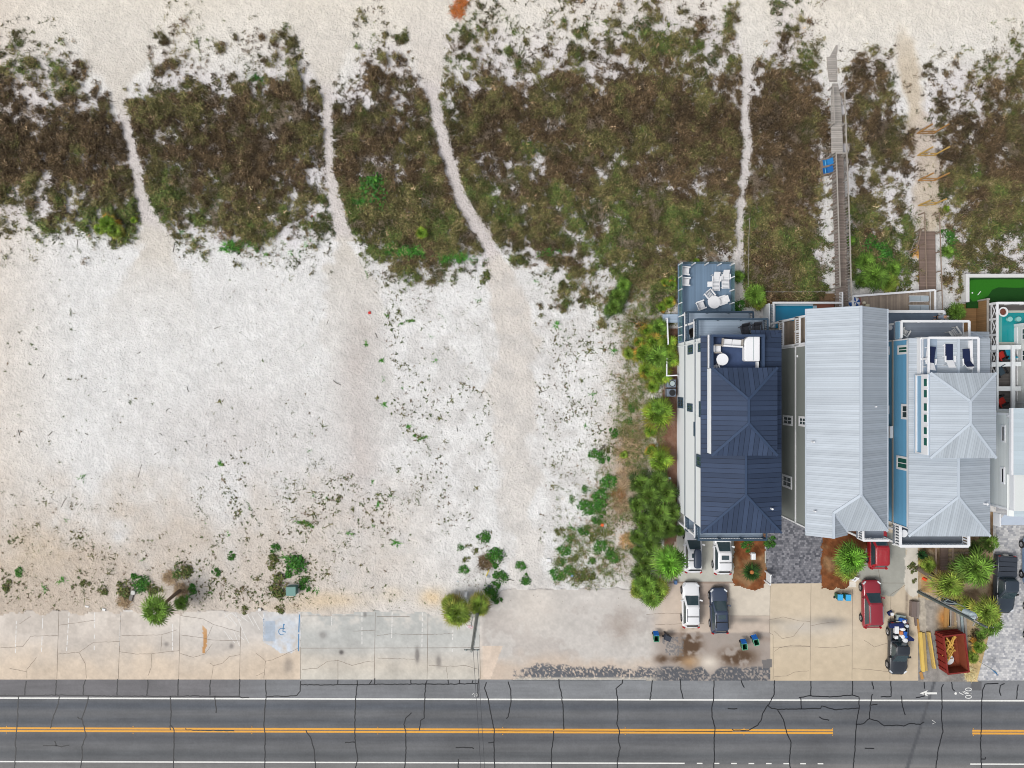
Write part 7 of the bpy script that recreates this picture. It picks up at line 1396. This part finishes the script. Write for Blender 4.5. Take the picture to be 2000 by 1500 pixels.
# ---- fan palms
PB = .62
def fan_palm(seed, nl, R_, cols, young, lay=(.15, .9), seg=15, lw=.052, droop=.35, gold=0.0):
    """crown of fan leaves centred on the origin, radius R_"""
    rr = np.random.default_rng(seed); T, Q, TC, QC = [], [], [], []
    for i in range(nl):
        f = i / nl; a = i * 2.39996 + rr.normal(0, .2); el = lay[1] * (1 - f) + lay[0] * f - .25 * rr.random() - (.25 if f > .8 else 0)
        pl = R_ * (.30 + .25 * f) * rr.uniform(.85, 1.1); d = np.array([math.cos(a) * math.cos(el), math.sin(a) * math.cos(el), math.sin(el)]); s_ = np.array([-math.sin(a), math.cos(a), 0]); h = d * pl
        base = (young * (1 - f) + cols[rr.integers(0, len(cols))] * f) * rr.uniform(.5, 1.35)
        if rr.random() < gold: base = LC((206, 150, 60), (190, 160, 70))[rr.integers(0, 2)] * .85
        base = base * PB; T.append([h * .05 - s_ * .02, h * .05 + s_ * .02, h]); TC.append(base * .8)
        up = np.cross(d, s_); fl = R_ * rr.uniform(.48, .62); nrm = up / np.linalg.norm(up)
        for k in range(seg):
            t_ = (k / (seg - 1) - .5) * R(rr.uniform(225, 260)); dd = d * math.cos(t_) + s_ * math.sin(t_); L_ = fl * (.72 + .28 * math.cos(t_ * .8)) * rr.uniform(.85, 1.1); side = np.cross(dd, nrm)
            m_ = h + dd * L_ * .5 + nrm * .03 * math.cos(k * 3.1); e_ = h + dd * L_ + np.array([0, 0, -droop * L_ * rr.uniform(.5, 1.1)])
            c = base * rr.uniform(.55, 1.5); wv = lw * R_ / 1.5
            T.append([h, m_ - side * wv, m_ + side * wv]); TC.append(c * .85); T.append([m_ - side * wv, e_, m_ + side * wv]); TC.append(c)
    for i in range(60):
        a = rr.uniform(0, 6.3); el = rr.uniform(.35, 1.3); d = np.array([math.cos(a) * math.cos(el), math.sin(a) * math.cos(el), math.sin(el)]); s_ = np.array([-math.sin(a), math.cos(a), 0]) * R_ * .028; L_ = R_ * rr.uniform(.25, .5)
        T.append([d * .03 - s_, d * L_, d * .03 + s_]); TC.append(young * PB * rr.uniform(.35, 1.1))
    for i in range(70):
        a = rr.uniform(0, 6.3); d = np.array([math.cos(a), math.sin(a), -rr.uniform(.2, .9)]); s_ = np.array([-math.sin(a), math.cos(a), 0]) * R_ * .04; L_ = R_ * rr.uniform(.3, .75)
        T.append([d * .03 - s_, d * L_, d * .03 + s_]); TC.append(LC((120, 96, 64), (88, 76, 46), (70, 74, 40))[rr.integers(0, 3)] * .5)
    V = np.array(T).reshape(-1, 3); F = np.arange(len(V)).reshape(-1, 3); C = np.repeat(np.array(TC), 3, 0)
    return fastmesh('crown', V, F, [m_leaf], np.clip(C, 0, .8))
cg = LC((84, 116, 44), (66, 96, 40), (98, 128, 52), (112, 136, 60)); cy_ = LC((128, 130, 44), (108, 120, 42), (150, 140, 54), (90, 108, 42)); cd = LC((66, 92, 40), (46, 70, 34), (84, 108, 48), (58, 80, 40)); co_ = LC((150, 146, 64), (124, 132, 54), (110, 126, 50), (170, 152, 84))
PM = {'g': [fan_palm(300 + i, 20, 1.0, cg, LC((118, 158, 60))[0]) for i in range(3)], 'y': [fan_palm(310 + i, 15, 1.0, cy_, LC((120, 160, 50))[0], gold=.10) for i in range(3)], 'd': [fan_palm(320 + i, 14, 1.0, cd, LC((104, 136, 52))[0]) for i in range(3)], 'o': [fan_palm(330 + i, 30, 1.0, co_, LC((130, 160, 60))[0]) for i in range(2)], 't': [fan_palm(340 + i, 34, 1.0, cg * 1.08, LC((120, 180, 60))[0], lay=(-.1, 1.2)) for i in range(2)]}
m_trunk = mat('palm_trunk', A(128, 110, 92), rough=.95, var=.25, vs=5, fine=.15, fs=20, bump=.03)
def palm(kind, px, py, rpx, lab, z=.5, base=None, cat='palm', name='fan_palm', group='fan palms', scz=.9):
    """crown centre at height z shows at px, py; base: pixel of the trunk foot"""
    cx, cy = P(px, py, z); bx_, by_ = (cx, cy) if base is None else P(*base)
    e = thing(name, lab, cat, (bx_, by_, 0), group); sc = rpx / S * (H - z) / H * (1.12 if kind in 'dyo' else 1.1)
    c = link('crown', random.choice(PM[kind]), e); c.location = (cx - bx_, cy - by_, z); c.scale = (sc, sc, sc * scz); c.rotation_euler = (0, 0, random.uniform(0, 6.3))
    r0 = .10 if z < 1.5 else .17; b = MB(); k = 5; pr = None
    for i in range(k + 1): f = i / k; q = (bx_ + (cx - bx_) * f ** 1.3, by_ + (cy - by_) * f ** 1.3, z * f); 
    pts = [(bx_ + (cx - bx_) * (i / k) ** 1.3, by_ + (cy - by_) * (i / k) ** 1.3, z * .93 * i / k) for i in range(k + 1)]
    for i in range(k): b.tube(pts[i], pts[i + 1], r0 * (1.15 - .06 * i), 9, 0, r0 * (1.12 - .06 * i))
    b.build('trunk', m_trunk, e); return e
gp = 'saw palmettos along the white house'
for (k, x, y, q, lab, z) in (('y', 1313, 557, 12, 'small yellow palmetto at the corner of the beach deck', .5), ('y', 1299, 552, 11, 'yellow palmetto left of the deck corner', .4), ('y', 1308, 590, 15, 'yellow green palmetto by the deck edge', .5), ('y', 1293, 600, 12, 'palmetto left of the deck, seaward of the steps', .4), ('g', 1314, 545, 9, 'tiny green palmetto at the deck post', .4), ('y', 1360, 511, 8, 'tiny yellow palmetto beyond the deck end', .4),
    ('y', 1264, 645, 17, 'palmetto with orange frond at the seaward end of the row', .7), ('g', 1288, 640, 20, 'green palmetto left of the white picket panel', .8), ('y', 1276, 668, 24, 'wide yellow green palmetto below the orange one', .9), ('y', 1304, 672, 22, 'yellow palmetto touching the picket panel', .8), ('y', 1258, 690, 25, 'yellow palmetto leaning over white sand', .8), ('g', 1285, 697, 28, 'broad green palmetto mid upper row', 1.0), ('y', 1308, 700, 22, 'yellow palmetto against the white wall', .9), ('y', 1262, 725, 22, 'olive yellow palmetto above the second picket', .8), ('y', 1292, 732, 24, 'yellow palmetto beside the second white picket', .9), ('y', 1247, 668, 14, 'small palmetto at the sand side of the upper row', .5), ('y', 1275, 755, 15, 'small palmetto left of the air conditioners', .6), ('o', 1228, 690, 14, 'low olive palmetto on the sand side', .5),
    ('y', 1284, 806, 35, 'large yellow palmetto below the air conditioners', 1.3), ('g', 1286, 795, 18, 'green heart palmetto of the large yellow clump', 1.6), ('y', 1270, 842, 15, 'small palmetto below the large yellow one', .6), ('y', 1290, 897, 28, 'yellow palmetto by the bare brown mulch', 1.1), ('y', 1272, 880, 14, 'small yellow palmetto left of the bare mulch', .6), ('o', 1219, 888, 9, 'tiny yellow plant on the tan litter', .3),
    ('d', 1250, 945, 25, 'dark palmetto at the upper left of the dark row', 1.2), ('d', 1285, 938, 25, 'dark palmetto at the top of the dark row', 1.2), ('d', 1268, 968, 28, 'dark green palmetto mid dark row', 1.5), ('d', 1302, 962, 26, 'dark palmetto near the white wall', 1.4), ('d', 1245, 985, 22, 'dark palmetto leaning over tan litter', 1.1), ('d', 1287, 1000, 28, 'dark palmetto before the navy balconies', 1.6), ('d', 1313, 1000, 22, 'dark palmetto hiding the house corner', 1.4), ('d', 1256, 1018, 25, 'dark palmetto at the middle left of the dark row', 1.3), ('d', 1281, 1032, 27, 'dark palmetto with white flecks beside it', 1.5), ('d', 1306, 1032, 22, 'dark palmetto by the balcony corner post', 1.2), ('g', 1327, 1036, 13, 'bright fan at the balcony corner', .9), ('d', 1246, 1048, 20, 'dark palmetto above the tan palm litter', 1.1), ('d', 1270, 1062, 24, 'dark palmetto left of the tall round palm', 1.4), ('d', 1246, 1080, 18, 'dark palmetto below the tan palm litter', 1.0), ('d', 1262, 1098, 24, 'dark palmetto close to the tall round palm', 1.4), ('d', 1250, 1118, 22, 'dark palmetto at the lower left of the row', 1.1), ('g', 1262, 1140, 26, 'green palmetto under the tall round palm', 1.4), ('o', 1285, 1150, 24, 'olive palmetto under the tall round palm', 1.2), ('g', 1272, 1166, 24, 'lowest green palmetto of the row at the pavement', 1.3), ('o', 1247, 1150, 20, 'olive palmetto at the pavement corner', 1.0)):
    palm(k, x, y, q, lab, z, cat='palmetto', name='saw_palmetto', group=gp)
palm('t', 1307, 1099, 36, 'tall round bright green palm over the roof box wagon', 5.2, (1285, 1085))
gp = 'palmettos by the dunes'
for (k, x, y, q, lab, z) in (('d', 1208, 578, 22, 'dark green palmetto on the sand left of the blue deck', 1.0), ('d', 1200, 600, 20, 'dark palmetto below another left of the deck', .9), ('g', 1218, 557, 17, 'green palmetto topmost of three on the sand', .8), ('d', 1190, 607, 15, 'low dark palmetto spreading onto white sand', .6), ('g', 1475, 577, 24, 'green palmetto right of the blue deck', 1.0), ('o', 1482, 590, 16, 'olive palmetto at the pool fence corner', .8), ('g', 1441, 540, 14, 'bright green palmetto touching the blue deck rail', .7),
    ('y', 212, 437, 22, 'yellow palmetto alone on sand by the leftmost trail', .8), ('o', 226, 452, 18, 'olive palmetto next to the lone yellow one', .6), ('y', 196, 448, 14, 'small yellow palmetto left of the lone one', .5), ('y', 262, 430, 8, 'tiny green palmetto at the leftmost trail', .4), ('y', 824, 455, 14, 'small golden palmetto in dark scrub between trails', .6),
    ('g', 1690, 512, 22, 'green palmetto beside the long boardwalk', 1.0), ('g', 1708, 540, 30, 'large green palmetto behind the wooden deck', 1.3), ('o', 1735, 552, 22, 'olive yellow palmetto behind the wooden deck', 1.0), ('d', 1682, 550, 18, 'dark palmetto at the boardwalk rail', .9), ('g', 1745, 525, 18, 'green palmetto at the sand track', .8), ('g', 1850, 492, 15, 'green palmetto right of the brown boardwalk', .7), ('g', 1866, 610, 21, 'dark green palmetto by the brown board fence', 1.0), ('g', 1660, 470, 12, 'small green palmetto at the rail', .6), ('y', 1848, 408, 8, 'tiny bright palmetto near the timber frame', .4)):
    palm(k, x, y, q, lab, z, cat='palmetto', name='saw_palmetto', group=gp)
gp = 'fan palms along the road'
palm('g', 308, 1190, 33, 'leaning palm with bare trunk over the parking bays', 3.6, (352, 1153), group=gp); palm('g', 354, 1178, 16, 'small palm crown right of the leaning trunk', 1.2, (352, 1166), group=gp)
palm('o', 893, 1196, 31, 'bay palm left of the weathered utility pole', 2.2, (893, 1186), group=gp); palm('o', 936, 1180, 24, 'bay palm behind the weathered utility pole', 1.8, (938, 1172), group=gp); palm('o', 880, 1178, 20, 'short bay palm by the white pipe stand', 1.0, group=gp)
palm('t', 1662, 1090, 33, 'round green palm beside the red car', 3.8, (1648, 1078), group=gp); palm('o', 1655, 1112, 24, 'yellow green palm above the house number board', 2.2, (1648, 1104), group=gp)
palm('g', 1905, 1110, 40, 'large green palm left of the charcoal pickup', 5.0, (1880, 1090), group=gp); palm('g', 1882, 1112, 30, 'green palm left of the largest one', 3.6, (1866, 1098), group=gp); palm('o', 1853, 1140, 33, 'yellow green round palm above the leaning pole', 4.0, (1838, 1125), group=gp); palm('o', 1925, 1195, 31, 'yellow green palm below the pole transformer', 4.2, (1895, 1178), group=gp); palm('g', 1932, 1218, 26, 'green palm half over the light pavers', 3.8, (1902, 1200), group=gp); palm('o', 1890, 1185, 20, 'short olive palm under the transformer', 2.0, group=gp)
palm('d', 1930, 1060, 22, 'dark palm fronds at the corner of the blue house', 3.0, (1915, 1050), group=gp); palm('d', 1905, 1072, 18, 'dark palm under the blue house balcony', 2.0, group=gp); palm('y', 1910, 1262, 17, 'yellow palm between dumpster and pavers', 1.4, group=gp); palm('g', 1916, 1240, 11, 'small green palm at the paver edge', 1.0, group=gp); palm('o', 1898, 1283, 14, 'low golden palm at the dumpster side', 1.0, group=gp)
palm('o', 1812, 1103, 17, 'olive palm by the timber walkway', 1.0, group=gp)
# agave-like rosette and the sago palm
def rosette(seed, n, R_, cols, w_, el0=.1, el1=1.0):
    rr = np.random.default_rng(seed); T, TC = [], []
    for i in range(n):
        a = i * 2.39996; f = i / n; el = el1 * (1 - f) + el0 * f; d = np.array([math.cos(a) * math.cos(el), math.sin(a) * math.cos(el), math.sin(el)]); s_ = np.array([-math.sin(a), math.cos(a), 0]); L_ = R_ * rr.uniform(.85, 1.08); m_ = d * L_ * .5 + np.array([0, 0, .06]); e_ = d * L_ + np.array([0, 0, -.2 * L_ * f]); c = cols[rr.integers(0, len(cols))] * rr.uniform(.7, 1.25)
        T += [[d * .03, m_ - s_ * w_, m_ + s_ * w_], [m_ - s_ * w_, e_, m_ + s_ * w_]]; TC += [c, c]
    V = np.array(T).reshape(-1, 3); return fastmesh('crown', V, np.arange(len(V)).reshape(-1, 3), [m_leaf], np.clip(np.repeat(np.array(TC), 3, 0), 0, .8))
t = thing('sago_palm', 'dark green sago palm with rusty heart on the mulch', 'sago palm', (*P(1464, 1114), 0)); c = link('crown', rosette(400, 130, 1.28, LC((46, 76, 34), (36, 62, 28), (58, 88, 36)), .045), t); c.location = (0, 0, .35); child(t, MB().lathe([(.2, 0), (.24, .5), (.2, .8), (.05, .86)], *P(1464, 1114), n=12), 'trunk', mat('sago_heart', A(188, 122, 70), rough=.95, var=.3, vs=8))
t = thing('agave', 'dark green spiky rosette on the white gravel', 'agave', (*P(1793, 1080), 0)); c = link('rosette', rosette(401, 40, .72, LC((28, 62, 26), (22, 50, 22)), .07), t); c.location = (0, 0, .6)
t = thing('ornamental_grass', 'round mound of pale tan grass at the road edge', 'grass mound', (*P(1893, 1316), 0)); rr = np.random.default_rng(402)
V, F, C = blades(np.zeros(60), np.zeros(60), np.full(60, .1), 14, np.full(60, .62), np.full(60, .05), LC((226, 206, 156), (206, 184, 132), (238, 222, 178)) * .8, rr, up=.5, spread=.18); link('foliage', fastmesh('foliage', V, F, [m_leaf], np.clip(C, 0, .8)), t)
# dead fronds and litter heaps
def heap(px, py, rpx, pal, lab, seed, name='palm_litter', n=50, L_=.6, up=.12):
    rr = np.random.default_rng(seed); m = n; a = rr.uniform(0, 6.3, m); q = np.sqrt(rr.random(m)) * rpx / S
    V, F, C = blades(np.cos(a) * q, np.sin(a) * q, np.full(m, .06), 7, np.full(m, L_), np.full(m, .05), pal, rr, up=up, droop=.02, spread=.1); o = link(name, fastmesh(name, V, F, [m_leaf], np.clip(C, 0, .8))); o.location = (*P(px, py), .03); tag(o, lab, 'palm litter', 'heaps of dead fronds')
heap(1226, 1056, 14, LC((204, 166, 116), (184, 142, 96), (220, 186, 138)) * .72, 'orange tan heap of dead fronds left of the dark palms', 500)
heap(1213, 985, 15, PAL_DEAD * .8, 'brown twiggy litter right of the dark green shrubs', 501, n=70); heap(1207, 968, 12, LC((176, 128, 84), (150, 110, 76)) * .6, 'rusty orange litter among brown twigs', 502, n=30)
heap(1225, 935, 24, PAL_DEAD * .85, 'pale brown heap of dead stems above the dark palms', 503, n=110); heap(1225, 880, 26, PAL_DEAD * .9, 'thin dry litter below the yellow plants', 504, n=70); heap(1235, 850, 24, np.concatenate([PAL_DEAD, PAL_OLIVE]) * .8, 'dry grassy litter left of the yellow palmetto', 505, n=90)
heap(356, 1152, 14, PAL_DEAD * .7, 'grey brown dead fronds at the leaning palm foot', 506, n=50); heap(332, 1128, 12, PAL_DEAD * .8, 'tan dry grass between palm trunk and green shrubs', 507, n=40); heap(948, 1098, 13, PAL_BROWN * .9, 'brown stems beside the yellow guy guard', 508, n=60)
heap(893, 22, 12, LC((196, 118, 62), (170, 100, 54)) * .8, 'rust orange dead palm frond on the beach', 509, n=34, L_=.8); heap(902, 6, 8, LC((196, 118, 62), (170, 100, 54)) * .8, 'smaller rust orange frond at the top edge of the beach', 510, n=20, L_=.7)
heap(1790, 490, 12, LC((206, 150, 74), (220, 180, 110)) * .8, 'orange dry fronds left of the brown boardwalk', 511, n=40); heap(1800, 545, 8, LC((206, 150, 74), (180, 130, 74)) * .7, 'rusty litter beside the brown boardwalk', 512, n=30); heap(1255, 640, 8, LC((226, 150, 50), (200, 130, 50)) * .8, 'bright orange frond by the seaward palmettos', 513, n=16)
heap(245, 1172, 13, PAL_DEAD * .8, 'grey brown litter at the bay edge by olive shrubs', 514, n=50); heap(1385, 495, 10, PAL_DEAD * .6, 'dry scrub litter beyond the blue deck', 515, n=20)
heap(1240, 560, 30, np.concatenate([PAL_DEAD, PAL_OLIVE]) * .95, 'pale grey green scrub litter left of the blue deck', 516, n=150, L_=.35, up=.5); heap(1270, 540, 26, np.concatenate([PAL_DEAD, PAL_OLIVE]) * 1.0, 'pale dry scrub near the beach deck corner', 517, n=130, L_=.35, up=.5)
heap(1290, 515, 20, np.concatenate([PAL_DEAD, PAL_GREEN]) * 1.0, 'pale seeding scrub seaward of the deck corner', 518, n=90, L_=.3, up=.5)
# white scraps, small rubbish
for (x, y, sx, sy, c, lab) in ((1119, 1006, .7, .1, A(238, 238, 236), 'white plastic pipe piece among green shrubs'), (1072, 1094, .5, .4, A(240, 240, 240), 'white plastic scrap at the tan trail edge'), (1176, 1025, .32, .32, A(240, 110, 60), 'round orange object on the weedy sand'), (722, 611, .3, .3, A(206, 50, 44), 'tiny red scrap on the grey sand of the middle trail'), (610, 423, .2, .2, A(210, 80, 74), 'tiny red scrap in green weeds by the middle trail'), (171, 1184, .45, .2, A(236, 234, 230), 'white stone lying at the bay edge'), (204, 1190, .4, .25, A(240, 240, 238), 'white stone right of another at the bay edge'), (508, 1190, .35, .35, A(226, 224, 220), 'pale round stone beside the disabled bay'), (1167, 198, .3, .4, A(244, 244, 244), 'white card in the brown dune scrub'), (1271, 485, .35, .25, A(190, 222, 232), 'pale blue scrap in the scrub beyond the deck'), (1117, 1124, .3, .3, A(130, 156, 182), 'small slate crate in the weeds by the pavement'), (1176, 1075, .5, .12, A(228, 226, 222), 'white strip in the weedy patch'), (258, 1165, .4, .9, A(120, 116, 112), 'old grey marker post lying by the bays'), (262, 1156, .5, .5, A(206, 206, 202), 'pale broken block below the dark green shrub'), (890, 1135, 1.8, .08, A(170, 190, 204), 'thin pale blue pipe lying on the sand'), (1308, 934, .25, .25, A(220, 226, 232), 'white ball on the brown mulch strip'), (957, 1145, .5, .35, A(90, 96, 108), 'dark slate box beside the green shrubs'), (954, 1125, .3, .3, A(164, 172, 176), 'grey block at the foot of the guy guard')):
    o = MB().obox(*P(x, y), .04, .04 + min(sx, sy) * .5, sx, sy, random.uniform(-20, 20), 0, .85).build('scrap', mat('scrap_%d_%d' % (x, y), c, rough=.6)); tag(o, lab, 'scrap')
